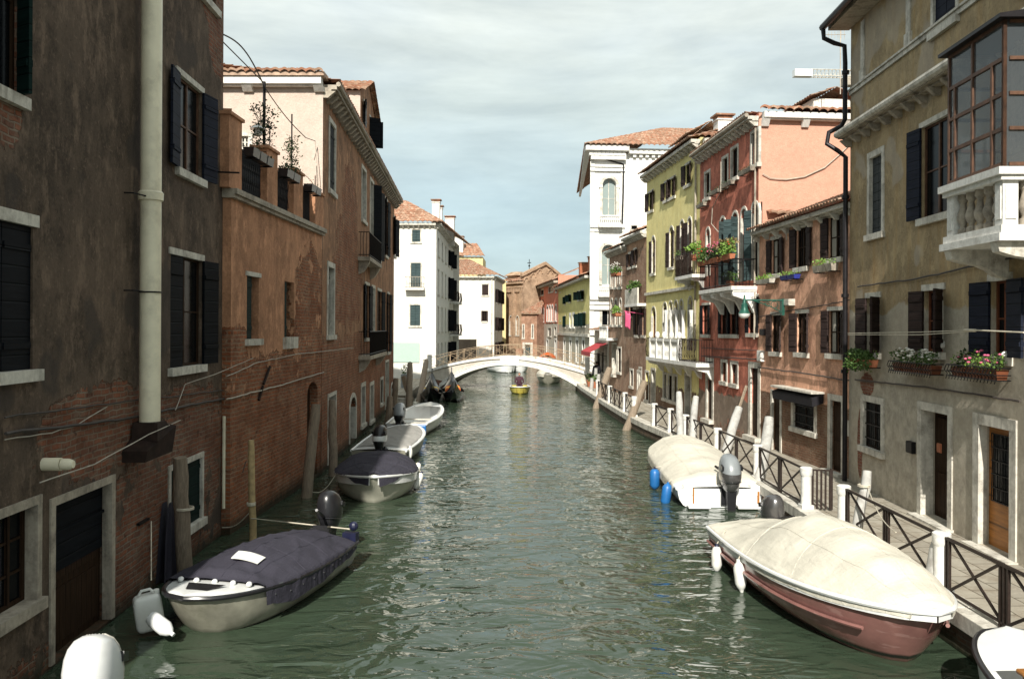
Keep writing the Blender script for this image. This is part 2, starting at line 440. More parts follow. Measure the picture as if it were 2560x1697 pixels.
def wall_cells(mb, s0, s1, z0, z1, holes, depth=.2, top=None):
    """front face with true openings and their reveals. hole = (a,b,c,d,arch_rise,depth)"""
    xs = sorted(set([s0, s1] + [min(max(h[i], s0), s1) for h in holes for i in (0, 1)]))
    zs = sorted(set([z0, z1] + [min(max(h[i], z0), z1) for h in holes for i in (2, 3)]))
    for i in range(len(xs)-1):
        for j in range(len(zs)-1):
            cx = (xs[i]+xs[i+1])/2; cz = (zs[j]+zs[j+1])/2
            if xs[i+1]-xs[i] < 1e-6 or zs[j+1]-zs[j] < 1e-6: continue
            if any(h[0] < cx < h[1] and h[2] < cz < h[3] for h in holes): continue
            mb.quad((xs[i],0,zs[j]), (xs[i+1],0,zs[j]), (xs[i+1],0,zs[j+1]), (xs[i],0,zs[j+1]))
    for h in holes:
        a, b, c, d = h[:4]; ar = h[4] if len(h) > 4 else 0; dp = h[5] if len(h) > 5 and h[5] else depth
        if ar:
            pts = arc(a, b, d-ar, d)
            mb.prism([(a, d)] + pts[:6], 'y', 0, dp) if False else None
            k = len(pts)//2
            for P in ([(a, d)] + pts[:k+1][::1], ):
                n = len(P)
                mb.add([(p[0], 0, p[1]) for p in P], [(0,) + (i+1, i) for i in range(1, n-1)] and [(0, i+1, i) for i in range(1, n-1)])
            P = [(b, d)] + pts[k:]
            mb.add([(p[0], 0, p[1]) for p in P], [(0, i+1, i) for i in range(1, len(P)-1)])
            for i in range(len(pts)-1):
                p, q = pts[i], pts[i+1]
                mb.quad((p[0],0,p[1]), (q[0],0,q[1]), (q[0],dp,q[1]), (p[0],dp,p[1]))
            dz = d-ar
            mb.quad((a,0,c),(a,0,dz),(a,dp,dz),(a,dp,c)); mb.quad((b,0,c),(b,dp,c),(b,dp,dz),(b,0,dz))
            mb.quad((a,0,c),(a,dp,c),(b,dp,c),(b,0,c))
        else:
            mb.quad((a,0,c),(a,0,d),(a,dp,d),(a,dp,c)); mb.quad((b,0,c),(b,dp,c),(b,dp,d),(b,0,d))
            mb.quad((a,0,c),(a,dp,c),(b,dp,c),(b,0,c)); mb.quad((a,0,d),(b,0,d),(b,dp,d),(a,dp,d))
CR_ = random.Random(99)
class Face:
    def __init__(s, bld, L, Rr):
        s.b = bld; s.f = Fac(L, Rr); s.holes = []; s.rel = None
    def MX(s): return s.b.root_inv @ s.f.M
    def part(s, name, mb, mat, parent=None, smooth=False, bevel=0):
        if parent is None or parent is s.b.root:
            return mb.build(name, mat, s.b.root, smooth, s.MX(), bevel)
        return mb.build(name, mat, parent, smooth, None, bevel)
    def px(s, *a, **k): return s.f.r(*a, **k)
    def window(s, rect, depth=.11, arch=0, frame='stone', fw=.12, sill=True, lintel=True, jamb=True, shut=None, shmat='sh_blk',
               pane='pane', case='wood_rust', bars=(1, 1), shw=None, proud=.03, name='window', sillw=.14, grille=None, lintel_h=None, sillmat=None, curtain=False):
        a, b, c, d = rect
        s.holes.append((a, b, c, d, arch, depth))
        # casement: the thing's window part, in local coordinates of the facade
        y = depth - .05
        w = b-a; h = d-c
        mb = MB(); t = .055
        if case:
            mb.box(a, a+t, y, y+.045, c, d); mb.box(b-t, b, y, y+.045, c, d)
            mb.box(a+t, b-t, y, y+.045, c, c+t); mb.box(a+t, b-t, y, y+.045, d-t, d)
            for i in range(1, bars[0]+1):
                xx = a + w*i/(bars[0]+1); mb.box(xx-.03, xx+.03, y-.004, y+.04, c+t, d-t)
            for i in range(1, bars[1]+1):
                zz = c + h*i/(bars[1]+1); mb.box(a+t, b-t, y+.004, y+.036, zz-.015, zz+.015)
            win = s.part(name, mb, M[case])
            pm = MB(); pm.quad((a,y+.03,c),(b,y+.03,c),(b,y+.03,d),(a,y+.03,d)); s.part('pane', pm, M[pane], win)
            if curtain and CR_.random() < .75:
                cm = MB(); q = CR_.uniform(.25, .42)*w; u0 = a+t if CR_.random() < .5 else b-t-q
                cm.grid(lambda u, v: (u0+q*u, y+.018+.008*math.sin(u*19+v), c+t+(h-2*t)*(1-v*CR_.choice((1,1)))), 10, 1); s.part('curtain', cm, M['curtain'], win)
        else:
            pm = MB(); pm.quad((a,depth,c),(b,depth,c),(b,depth,d),(a,depth,d)); win = s.part(name, pm, M[pane])
        if frame:
            fm = MB(); p = -proud
            lh = lintel_h or fw
            e = fw if jamb else .1
            if arch:
                pts_i = arc(a, b, d-arch, d, 12); pts_o = arc(a-fw, b+fw, d-arch, d+fw, 12)
                for i in range(12):
                    A, B, C2, D = pts_o[i], pts_o[i+1], pts_i[i+1], pts_i[i]
                    fm.hexa([(D[0],p,D[1]),(C2[0],p,C2[1]),(C2[0],.06,C2[1]),(D[0],.06,D[1]),(A[0],p,A[1]),(B[0],p,B[1]),(B[0],.06,B[1]),(A[0],.06,A[1])])
                zt = d-arch
            else:
                zt = d
                if lintel: fm.box(a-e, b+e, p, depth-.07 if jamb else .05, d-.012, d+lh)
            if jamb:
                fm.box(a-fw, a+.012, p+.002, depth-.065, c, zt); fm.box(b-.012, b+fw, p+.002, depth-.065, c, zt)
            if fm.v: s.part('frame', fm, M[frame], win)
        if sill:
            sm = MB(); e = (fw if jamb else .08) + .04
            sm.box(a-e, b+e, -.09, depth-.06, c-sillw, c+.006); s.part('sill', sm, M[sillmat or frame or 'stone'], win)
        if shut:
            sw = shw or w/2
            for side, ang in zip('LR', shut):
                if ang is None: continue
                if ang > 160: ang += CR_.uniform(-7, 2)
                bm_ = MB(); th = .045
                hx = a if side == 'L' else b; sg = 1 if side == 'L' else -1
                y0 = -.015 if ang > 5 else .03
                ca, sa = math.cos(R(ang)), math.sin(R(ang))
                hh = d - (arch*.6 if arch else 0)
                def P(u, v, z): # u along board, v thickness outward
                    return (hx + sg*(u*ca - v*sa*0) + (0), y0 - u*sa - v*abs(ca) if True else 0, z)
                def BX(u0, u1, v0, v1, z0, z1):
                    pts = []
                    for z in (z0, z1):
                        for (u, v) in ((u0,v0),(u1,v0),(u1,v1),(u0,v1)):
                            X = u*ca - v*sa*(-1); Y = u*sa + v*ca
                            X = u*ca + v*sa*(1 if ang < 90 else 1); 
                            pts.append((hx + sg*X, y0 - (u*sa - v*ca), z))
                    bm_.hexa(pts)
                BX(0, sw-.01, 0, th, c+.01, hh-.01)
                for zz in (c+h*.15, c+h*.82): BX(.02, sw-.03, -.02, 0, zz, zz+.08); BX(.02, sw-.03, th, th+.02, zz, zz+.08)
                s.part('shutter', bm_, M[shmat], win)
        if grille:
            gm = MB(); n = max(2, int(w/.12))
            for i in range(1, n): gm.tube([(a+w*i/n, .03, c), (a+w*i/n, .03, d)], .009, 5)
            for k in (.2, .5, .8): gm.box(a, b, .02, .035, c+h*k-.012, c+h*k+.012)
            s.part('grille', gm, M['iron'], win)
        return win
    def door(s, rect, depth=.16, mat='wood_dk', frame='stone', fw=.16, arch=0, step=True, glass=None, name='door', handle=True):
        a, b, c, d = rect
        s.holes.append((a, b, c, d, arch, depth))
        mb = MB(); mb.box(a, b, depth-.06, depth, c, d)
        w = b-a; h = d-c
        if not glass:
            for (z0, z1) in ((c+.12, c+h*.42), (c+h*.48, d-.15)): mb.box(a+.12, b-.12, depth-.085, depth-.06, z0, z1)
        dr = s.part(name, mb, M[mat])
        if glass:
            g = MB(); g.quad((a+.14,depth-.065,c+h*glass),(b-.12,depth-.065,c+h*glass),(b-.12,depth-.065,d-.15),(a+.14,depth-.065,d-.15)); s.part('pane', g, M['pane'], dr)
            g = MB()
            for i in range(7):
                xx = a+.14+(w-.26)*i/6; g.tube([(xx,depth-.09,c+h*glass),(xx+.03*(-1)**i,depth-.09,c+h*(glass+.97)/2),(xx,depth-.09,d-.15)], .01, 5)
            for i in range(6):
                zz = c+h*glass + (d-.15-c-h*glass)*i/5; g.box(a+.14,b-.12,depth-.1,depth-.085,zz-.01,zz+.01)
            s.part('grille', g, M['iron'], dr)
        if handle:
            g = MB(); g.lathe([(.012,-.0),(.012,.03),(.03,.035),(.03,.06),(.01,.065)], (b-.1, depth-.13, c+h*.45), 8, 'y'); s.part('handle', g, M['silver'], dr)
        if frame:
            f = MB()
            if arch:
                pi = arc(a, b, d-arch, d, 12); po = arc(a-fw, b+fw, d-arch, d+fw, 12)
                for i in range(12):
                    A, B, C2, D = po[i], po[i+1], pi[i+1], pi[i]
                    f.hexa([(D[0],-.03,D[1]),(C2[0],-.03,C2[1]),(C2[0],.06,C2[1]),(D[0],.06,D[1]),(A[0],-.03,A[1]),(B[0],-.03,B[1]),(B[0],.06,B[1]),(A[0],.06,A[1])])
                zt = d-arch
            else:
                f.box(a-fw, b+fw, -.03, .06, d, d+fw); zt = d
            f.box(a-fw, a+.012, -.028, depth-.1, c, zt); f.box(b-.012, b+fw, -.028, depth-.1, c, zt)
            s.part('frame', f, M[frame], dr)
        if step:
            f = MB(); f.box(a-fw-.05, b+fw+.05, -.22, 0, c-.16, c-.003); s.part('step', f, M[frame or 'stone'], dr)
        return dr
    def finish(s, mat, z0, z1, s0=0, s1=None, closed=None):
        mb = MB(); s1 = s.f.len if s1 is None else s1
        wall_cells(mb, s0, s1, z0, z1, s.holes)
        if closed:      # depth of the body behind the wall
            D = closed
            mb.quad((s0,0,z0),(s0,0,z1),(s0,D,z1),(s0,D,z0)) if closed and 'l' in s.b.close else None
            mb.quad((s1,0,z0),(s1,D,z0),(s1,D,z1),(s1,0,z1)) if 'r' in s.b.close else None
            mb.quad((s0,D,z0),(s0,D,z1),(s1,D,z1),(s1,D,z0))
            mb.quad((s0,0,z1-.01),(s1,0,z1-.01),(s1,D,z1-.01),(s0,D,z1-.01))
        return s.part('wall', mb, mat)
class Building:
    def __init__(s, name, label, L, Rr, group=None, close='lr', cat='building'):
        f = Fac(L, Rr)
        s.root = empty(name, label, cat, (L[0], L[1], 0), math.atan2(f.u.y, f.u.x), group)
        s.root_inv = f.M.inverted(); s.close = close; s.front = Face(s, L, Rr)
    def face(s, L, Rr): return Face(s, L, Rr)
def eave(F, s0, s1, z, out=.35, h=.16, corb=.55, mat='stone', cw=.13, ch=.22, gutter=True, gmat='lead', name='cornice', skip=None, ret=None):
    """stone cornice on corbels along a facade at height z (its underside of slab at z)"""
    mb = MB(); mb.box(s0, s1, -out, 0, z, z+h)
    mb.box(s0, s1, -out*.6, 0, z-.05, z)
    n = max(1, int((s1-s0)/corb))
    for i in range(n+1):
        x = s0+.1+(s1-s0-.2)*i/n
        mb.hexa([(x-cw/2,-out*.35,z-ch),(x+cw/2,-out*.35,z-ch),(x+cw/2,0,z-ch),(x-cw/2,0,z-ch),(x-cw/2,-out*.9,z-.053),(x+cw/2,-out*.9,z-.053),(x+cw/2,0,z-.053),(x-cw/2,0,z-.053)])
    o = F.part(name, mb, M[mat])
    if gutter:
        g = MB(); g.tube([(s0, -out-.05, z+h+.02), (s1, -out-.05, z+h+.02)], .075, 8); F.part('gutter', g, M[gmat])
    return o
def tiles(mb, p00, p10, p11, p01, tw=.21, tl=.34, amp=.045):
    """barrel tiles: p00->p10 along the eave, p01/p11 the ridge side"""
    p00, p10, p11, p01 = map(Vector, (p00, p10, p11, p01))
    W = max((p10-p00).length, (p11-p01).length); H = ((p01+p11)/2-(p00+p10)/2).length
    nc = max(2, int(W/tw)); nr = max(1, int(H/tl))
    nrm = (p10-p00).cross((p01+p11)/2-p00).normalized()
    if nrm.z < 0: nrm = -nrm
    nu = nc*6
    vs = []; fs = []
    rows = []
    for r_ in range(nr):
        for e, lift in ((0, .035), (1, 0.0)):
            rows.append(((r_+e)/nr, lift))
    rnd = random.Random(5)
    jit = {}
    for ri, (v, lift) in enumerate(rows):
        for i in range(nu+1):
            u = i/nu
            a = p00.lerp(p10, u); b = p01.lerp(p11, u); p = a.lerp(b, v)
            ci = int(u*nc*2)
            j = jit.setdefault((ri//2, ci), rnd.uniform(-.012, .012))
            hgt = abs(math.sin(u*nc*math.pi))**.8*amp*(1 if True else 0)
            vs.append(p + nrm*(hgt + lift + j + .03))
    w = nu+1
    for ri in range(len(rows)-1):
        for i in range(nu): fs.append((ri*w+i, ri*w+i+1, (ri+1)*w+i+1, (ri+1)*w+i))
    mb.add(vs, fs)
    # eave end thickness
    k = len(vs)
    base = [(Vector(vs[i]) - nrm*.07) for i in range(nu+1)]
    mb.add([vs[i] for i in range(nu+1)] + base, [(i, i+w, i+w+1, i+1) for i in range(nu)])
def chimney(F, x, y, z0, z1, w=.5, mat='stone_clean', parent=None, style='cap', top='tile'):
    mb = MB(); mb.box(x-w/2, x+w/2, y-w/2, y+w/2, z0, z1)
    mb.box(x-w/2-.05, x+w/2+.05, y-w/2-.05, y+w/2+.05, z1, z1+.06)
    c = F.part('chimney', mb, M[mat])
    t = MB()
    if style == 'cap':
        for dx in (-1,1):
            for dy in (-1,1): t.box(x+dx*w*.35-.05, x+dx*w*.35+.05, y+dy*w*.35-.05, y+dy*w*.35+.05, z1+.06, z1+.26)
        t.box(x-w/2-.1, x+w/2+.1, y-w/2-.1, y+w/2+.1, z1+.26, z1+.34)
        t.prism([(x-w/2-.1, z1+.343), (x+w/2+.1, z1+.343), (x, z1+.62)], 'y', y-w/2-.1, y+w/2+.1)
    else:
        t.box(x-w/2-.02, x+w/2+.02, y-w/2-.02, y+w/2+.02, z1+.06, z1+.2)
        t.box(x-w/2-.12, x+w/2+.12, y-w/2-.12, y+w/2+.12, z1+.2, z1+.27)
    F.part('chimney_cap', t, M[top], c)
# ---------------------------------------------------------------- foliage
def leaves(mb, c, rad, n, size=.05, rnd=random, surf=.5, droop=0):
    for i in range(n):
        while True:
            p = Vector((rnd.uniform(-1,1), rnd.uniform(-1,1), rnd.uniform(-1,1)))
            if p.length <= 1: break
        if p.length > 1e-3: p = p.normalized()*(p.length**surf)
        q = Vector((c[0]+p.x*rad[0], c[1]+p.y*rad[1], c[2]+p.z*rad[2]))
        a = Vector((rnd.uniform(-1,1), rnd.uniform(-1,1), rnd.uniform(-.6,1))).normalized()
        b = a.cross(Vector((rnd.uniform(-1,1), rnd.uniform(-1,1), rnd.uniform(-1,1)))).normalized()
        s_ = size*rnd.uniform(.6, 1.4)
        mb.add([q, q+a*s_*.5+b*s_*.28, q+a*s_, q+a*s_*.5-b*s_*.28], [(0,1,2,3)])
def blossoms(mb, c, rad, n, size=.035, rnd=random):
    for i in range(n):
        th = rnd.uniform(0, 2*math.pi); u = rnd.uniform(.0, 1)
        q = (c[0]+math.cos(th)*rad[0]*rnd.uniform(.4,1.05), c[1]+math.sin(th)*rad[1]*rnd.uniform(.4,1.05), c[2]+rad[2]*rnd.uniform(-.2,1.1))
        mb.sell(q, size, size, size*.6, 1, 1, 6, 4)
def planter(F, x0, x1, z, out=.12, dep=.22, h=.18, label='', leaf='leaf', fl=None, nfl=20, n=260, cage=False, box='terracotta', group='flower boxes hanging below the windows', leafh=.16, hang=0, name='flower_box', size=.06, cat='flower box', two=None):
    """window box hung on a facade: its own top-level thing"""
    c = F.f.M @ Vector(((x0+x1)/2, -out-dep/2, z)); rz = math.atan2(F.f.u.y, F.f.u.x)
    e = empty(name, label, cat, c, rz, group)
    w = (x1-x0)/2; d = dep/2
    t = MB()
    n_s = max(1, round((x1-x0)/.5))
    for i in range(n_s):
        a = -w+2*w*i/n_s+.015; b = -w+2*w*(i+1)/n_s-.015
        t.hexa([(a+.02,-d+.03,0),(b-.02,-d+.03,0),(b-.02,d-.03,0),(a+.02,d-.03,0),(a,-d,h),(b,-d,h),(b,d,h),(a,d,h)])
    t.build('trough', M[box], e)
    if cage:
        g = MB()
        for zz in (.0, h*.5, h+.03): 
            g.tube([(-w-.04, d, zz), (-w-.04, -d-.05, zz), (w+.04, -d-.05, zz), (w+.04, d, zz)], .011, 5)
        nb = int(2*w/.11)
        for i in range(nb+1):
            xx = -w-.04+(2*w+.08)*i/nb
            g.tube([(xx, -d-.05, h+.03), (xx, -d-.09, h*.6), (xx, -d-.03, h*.25), (xx, -d-.06, -.06)], .008, 5)
        g.box(-w*.7, -w*.7+.03, d, d+out, -.02, 0); g.box(w*.7, w*.7+.03, d, d+out, -.02, 0)
        g.build('cage', M['iron'], e)
    else:
        g = MB(); g.box(-w*.7, -w*.7+.03, -d, d+out, -.03, -.003); g.box(w*.7, w*.7+.03, -d, d+out, -.03, -.003); build_each(g, 'bracket', M['iron'], e)
    rnd = random.Random(int(abs(c.x*100+c.y*37+c.z*11)))
    lf = MB()
    k = max(2, int((x1-x0)/.22))
    for i in range(k):
        xx = -w+2*w*(i+.5)/k+rnd.uniform(-.04,.04); r_ = rnd.uniform(.7, 1.2)
        leaves(lf, (xx, -rnd.uniform(0,.05), h+leafh*.6*r_), (2*w/k*.75, d*1.2, leafh*r_), n//k, size, rnd)
        if hang: leaves(lf, (xx, -d-.02, h*.4-hang*.2), (2*w/k*.6, .07, hang*r_), n//k//2, size, rnd)
    lf.build('foliage', M[leaf], e)
    if two:
        l2 = MB()
        for i in range(two[1]):
            xx = rnd.uniform(-w, w); leaves(l2, (xx, -.04, h+leafh*.8), (.12, .1, leafh), 45, size*1.1, rnd)
        l2.build('foliage', M[two[0]], e)
    if fl:
        f = MB(); blossoms(f, (0, -.05, h+leafh*.8), (w, d*1.5, leafh), nfl, .033, rnd); build_each(f, 'flower', M[fl], e)
    return e
ZQ = .55
def sp(F, px, py, rs, rz):
    a, b = F.f.p(px, py); return (a, b, rs, rz)
# ================================================================ RIGHT SIDE
# ---- big ochre house nearest the camera on the right
B = Building('ochre_house', 'tall ochre and grey plaster house with a glazed bay over a stone balcony, right foreground', (9.66, 22.6), (8.6, 6.0), close='lr')
F = B.front
F.window(F.px(2175, 2206, 389, 584), shut=None, pane='pane', case='wood_dk', bars=(1,0), fw=.14, depth=.14)
w_ = F.b  # closed plank shutter leaves fill the tall window
a, b, c, d = F.px(2175, 2206, 389, 584)
mb = MB(); mb.box(a+.02, (a+b)/2-.01, .06, .1, c+.02, d-.02); mb.box((a+b)/2+.01, b-.02, .06, .1, c+.02, d-.02); F.part('shutter', mb, M['sh_gry'])
F.window(F.px(2305, 2380, 300, 538), shut=(176, None), shmat='sh_nav', fw=.1, jamb=False, shw=.52)
for (x0, x1, y0, y1, shm) in ((2168, 2199, 743, 882, 'sh_brn'), (2311, 2358, 724, 880, 'sh_brn'), (2478, 2524, 700, 893, 'sh_nav')):
    F.window(F.px(x0, x1, y0, y1), shut=(174, 140 if shm == 'sh_brn' else 172), shmat=shm, case='wood_rd', curtain=True, jamb=False, fw=.12, shw=.5 if shm == 'sh_brn' else .62, depth=.14)
F.window(F.px(2160, 2205, 1005, 1122), fw=.17, grille=True, case='wood_dk', proud=.035, lintel_h=.14)
F.door(F.px(2304, 2372, 1030, 1302), depth=.34, mat='wood_dk', fw=.17)
F.door(F.px(2448, 2527, 1068, 1378), depth=.24, mat='wood_or', fw=.2, glass=.38)
for (x0, x1, y0, y1) in ((2335, 2392, -70, 62), (2560, 2640, -200, -60)):
    F.window(F.px(x0, x1, y0, y1), shut=(0, 0), shmat='sh_nav', fw=.1)
zg = 9.68
mo = m_plaster('ochre_plaster', (.40,.31,.18), (.3,.225,.135), .45, (.36,.2,.06), seed=3, grime=.6,
   low=(5.0, (.52,.47,.38), 1.2, (.33,.285,.22)), patch=((.4,.37,.33), .4),
   brick=dict(z=-3, k=1.5, amp=.5, spots=[sp(F,2168,960,.45,.3), sp(F,2150,1110,.2,.9)], isl=.3), wet=.62)
F.finish(mo, ZQ-.3, 12.6, closed=9)
eave(F, -.05, F.f.len, zg-.1, .32, .14, .62, 'stone_dark', gutter=False)
g = MB(); g.tube([(-.05, -.33, zg+.02), (F.f.len, -.33, zg+.02)], .1, 10); F.part('gutter_moulding', g, M['stone'])
s = MB(); s.box(0, F.f.len, -.05, 0, 10.72, 10.82); s.box(0, F.f.len, -.09, -.0, 10.823, 10.87)
for px in (2155, 2268):
    a = F.f.p(px, 120)[0]; s.box(a-.02, a+.2, -.03, 0, 10.873, 12.4); s.box(a-.05, a+.26, -.06, 0, 10.875, 11.15)
F.part('string_course', s, M['stone'])
e = MB(); e.hexa([(-.15,-.55,12.5),(F.f.len,-.55,12.5),(F.f.len,0,12.5),(-.15,0,12.5),(-.15,-.55,12.62),(F.f.len,-.55,12.62),(F.f.len,.4,12.75),(-.15,.4,12.75)])
F.part('cornice', e, M['stone_dark'])
t = MB(); tiles(t, (-.2,-.62,12.62), (F.f.len,-.62,12.62), (F.f.len,4.5,14.6), (-.2,4.5,14.6)); F.part('roof', t, M['tile'])
g = MB(); g.tube([(-.22,-.68,12.6),(F.f.len,-.68,12.6)], .09, 8)
F.part('gutter', g, M['lead'])
# downpipe
g = MB()
g.tube([(-.15,-.68,12.55),(-.15,-.66,12.3),(-.1,-.4,12.15),(-.02,-.16,12.05),(-.02,-.14,11.6),(-.02,-.14,10.1),(-.12,-.2,9.95),(-.2,-.5,9.8),(-.2,-.55,9.5),(-.1,-.3,9.3),(.02,-.13,9.1),(.03,-.12,3.0),(.03,-.12,.56)], .062, 10)
for z in (11.3, 8.0, 5.4, 3.4): g.lathe([(.095,z),(.095,z+.09)], (.02 if z<9 else -.02,-.13,0), 10)
F.part('downpipe', g, M['lead'])
# cables on wall -> things
def wall_cable(F, pts, r=.014, name='wall_cable', label='', mat='cable', off=.03, group=None, sag=.0, cat='cable', wob=.02):
    ps = []
    rnd = random.Random(len(pts)*7+int(pts[0][0]))
    for i in range(len(pts)-1):
        a = F.f.p(*pts[i]); b = F.f.p(*pts[i+1])
        n = max(2, int(abs(b[0]-a[0])/.35)+1)
        for k in range(n + (1 if i == len(pts)-2 else 0)):
            t_ = k/n; ps.append((a[0]+(b[0]-a[0])*t_, -off-rnd.uniform(0,.01), a[1]+(b[1]-a[1])*t_ - sag*math.sin(math.pi*t_) + rnd.uniform(-wob, wob)*.5))
    mb = MB(); mb.T = F.f.M; mb.tube(ps, r, 5)
    o = center_obj(mb.build(name, M[mat])); return tag(o, label, cat, group)
wall_cable(F, [(2150,716),(2300,697),(2430,668),(2559,640)], .02, label='thick grey cable running under the bay along the ochre house', off=.05)
wall_cable(F, [(2143,949),(2300,965),(2440,985),(2559,1004)], .02, label='cable bundle along the ochre house below its flower boxes', off=.05)
# ---- bay window over stone balcony (parts of the house)
P = .95
a0 = F.f.p(2368, 400, -P)[0]; a1 = F.f.p(2508, 300, -P)[0]
zb, zt = 7.1, 9.42
bw = MB(); T = .055
zs = [zb+.06, zb+.62, zb+1.17, zb+1.72, zt-.02]
def bay_bar(x0, x1, z0, z1, y=-P): bw.box(x0, x1, y, y+T, z0, z1)
Ls = a1-a0
cols = [0, .14*0+.22, .9, 1.5, 1.78]
cols = [0, Ls*.13, Ls*.46, Ls*.8, Ls]
for k, cx in enumerate(cols): bay_bar(a0+cx-(T/2 if 0 < k < 4 else (0 if k == 0 else T)), a0+cx+(T/2 if 0 < k < 4 else (T if k == 0 else 0)), zb, zt if k in (0,2,4) else zs[3])
for z in zs: bay_bar(a0+.001, a1-.001, z-.03, z+.03, -P+.003)
for z in zs[:]:   # near end face
    bw.box(a1-T-.002, a1+.002, -P+.1, 0, z-.028, z+.028)
for y in (-P, -P/2-.03, -.06): bw.box(a1-T, a1, y, y+T, zb, zt)
for z in zs: bw.box(a0, a0+T, -P+.1, 0, z-.028, z+.028)
bay = F.part('bay_window', bw, M['wood_rust'])
t = NT('bay_glass'); 
tr = t.n.new('ShaderNodeBsdfTransparent'); mx = t.n.new('ShaderNodeMixShader'); mx.inputs[0].default_value = .55
t.fin((.1,.115,.125), .08, t.bump(t.noise(1.5, 3), .1, .03), 0, .6)
t.l.new(tr.outputs[0], mx.inputs[1]); t.l.new(t.b.outputs[0], mx.inputs[2]); t.l.new(mx.outputs[0], t.out.inputs[0]); M['bay_glass'] = t.m
g = MB(); g.quad((a0,-P+.03,zb),(a1,-P+.03,zb),(a1,-P+.03,zt),(a0,-P+.03,zt)); g.quad((a1-.03,-P+.03,zb),(a1-.03,0,zb),(a1-.03,0,zt),(a1-.03,-P+.03,zt)); g.quad((a0+.03,0,zb),(a0+.03,-P+.03,zb),(a0+.03,-P+.03,zt),(a0+.03,0,zt))
g.build('pane', M['bay_glass'], bay)
g = MB(); g.hexa([(a0-.12,-P-.12,zt+.0),(a1+.12,-P-.12,zt+.0),(a1+.12,0,zt+.0),(a0-.12,0,zt+.0),(a0-.12,-P-.12,zt+.06),(a1+.12,-P-.12,zt+.06),(a1+.12,0,zt+.22),(a0-.12,0,zt+.22)]); g.build('bay_roof', M['lead'], bay)
g = MB(); g.box(a0, a1, -.02, -.0, zb+.5, zt); g.build('back_panel', M['stone_dark'], bay)
# balcony
bl = MB()
bl.box(a0-.08, a1+.1, -P-.1, 0, 5.95, 6.07); bl.box(a0-.04, a1+.06, -P-.05, 0, 6.073, 6.2)
bl.box(a0-.1, a1+.12, -P-.12, 0, zb-.12, zb-.003); bl.box(a0-.05, a1+.07, -P-.06, -P+.14, zb-.2, zb-.123); bl.box(a1-.13, a1+.07, -P+.143, 0, zb-.2, zb-.123)
for (x, y) in ((a0, -P), (a1-.24, -P), (a1-.24, -.24), (a0, -.2)):
    bl.box(x, x+.24, y, y+.24, 6.203, zb-.203)
    for k in range(1): bl.box(x+.04, x+.2, y-.018, y, 6.3, 6.82)
bl.box(a1, a1+.018, -P+.04, -P+.2, 6.3, 6.82)
balc = F.part('stone_balcony', bl, M['stone_clean'])
bs = MB()
n = 5
prof = [(.085,6.203),(.085,6.3),(.05,6.32),(.045,6.36),(.095,6.45),(.1,6.52),(.055,6.66),(.045,6.74),(.07,6.78),(.085,6.8),(.085,zb-.203)]
for i in range(n): bs.lathe(prof, (a0+.34+(a1-a0-.66)*i/(n-1)*.98, -P+.12, 0), 10)
for i in range(2): bs.lathe(prof, (a1-.12, -P+.4+.26*i, 0), 10)
build_each(bs, 'baluster', M['stone_dark'], balc, smooth=True)
cs = MB()
for x in (a0+.05, a1-.25):
    pr = [(0,5.46),(-.2,5.5),(-.32,5.6),(-.5,5.68),(-.75,5.72),(-.98,5.79),(-1.02,5.947),(0,5.947)]
    cs.prism(pr, 'x', x, x+.22)
build_each(cs, 'bracket', M['stone'], balc)
planter(F, *[F.f.p(q, 900)[0] for q in (2150, 2210)], F.f.p(2175, 915)[1], label='low box of trailing green plants under the first window from the black drainpipe, ochre house', leaf='leaf', n=900, hang=.18, leafh=.15, size=.07)
planter(F, *[F.f.p(q, 900)[0] for q in (2268, 2372)], F.f.p(2310, 930)[1], label='iron caged box of white flowers, middle window of the ochre house', leaf='leaf', fl='fl_w', nfl=34, n=700, cage=True, leafh=.17, box='wood_rd')
planter(F, *[F.f.p(q, 900)[0] for q in (2420, 2542)], F.f.p(2480, 945)[1], label='iron caged box of pink, green and yellow plants, nearest window of the ochre house', leaf='leaf_lt', fl='fl_p', nfl=16, n=420, cage=True, leafh=.17, box='wood_rd', two=('leaf_dk', 4))
ww = MB(); ww.sell((0,0,.05),.09,.06,.06,1,1,10,6); ww.sell((.07,-.01,.11),.04,.04,.04,1,1,8,6); ww.box(-.14,-.07,-.02,.02,.04,.06)
for (px, py, lb) in ((2360, 870, 'small pale bird ornament on the sill behind the white flowers'), (2523, 893, 'small pale bird ornament on the sill behind the pink flowers')):
    o = ww.build('bird_ornament', M['stone_clean'], None, True); s_, z_ = F.f.p(px, py); o.location = F.f.M @ Vector((s_, -.05, z_)); tag(o, lb, 'ornament')
# clothes line across windows
c1 = F.f.M @ Vector((F.f.p(2120, 833, -.25)[0], -.25, F.f.p(2120, 833, -.25)[1]))
mb = MB()
pA = CAM + ray(2118, 833)*(21.0/1.0); pA = Fac((8.9,23),(8.3,6)); 
def onoff(px, py, off): s_, z_ = F.f.p(px, py, off); return F.f.M @ Vector((s_, off, z_))
for dz in (0, .035):
    pts = [onoff(2120, 833, -.45) + Vector((0,0,-dz)), onoff(2300, 830, -.45) + Vector((0,0,-dz*1.6)), onoff(2435, 825, -.45) + Vector((0,0,-dz*.6))]
    mb.tube(pts, .008, 5)
mb.tube([onoff(2432, 825, -.45), onoff(2559, 831, -.45)], .014, 5); mb.tube([onoff(2412,825,-.45), onoff(2438,826,-.45)], .03, 6)
tag(center_obj(mb.build('clothes_line', M['rope'])), 'doubled pale clothes line stretched in front of the dark shuttered windows on the right', 'clothes line')
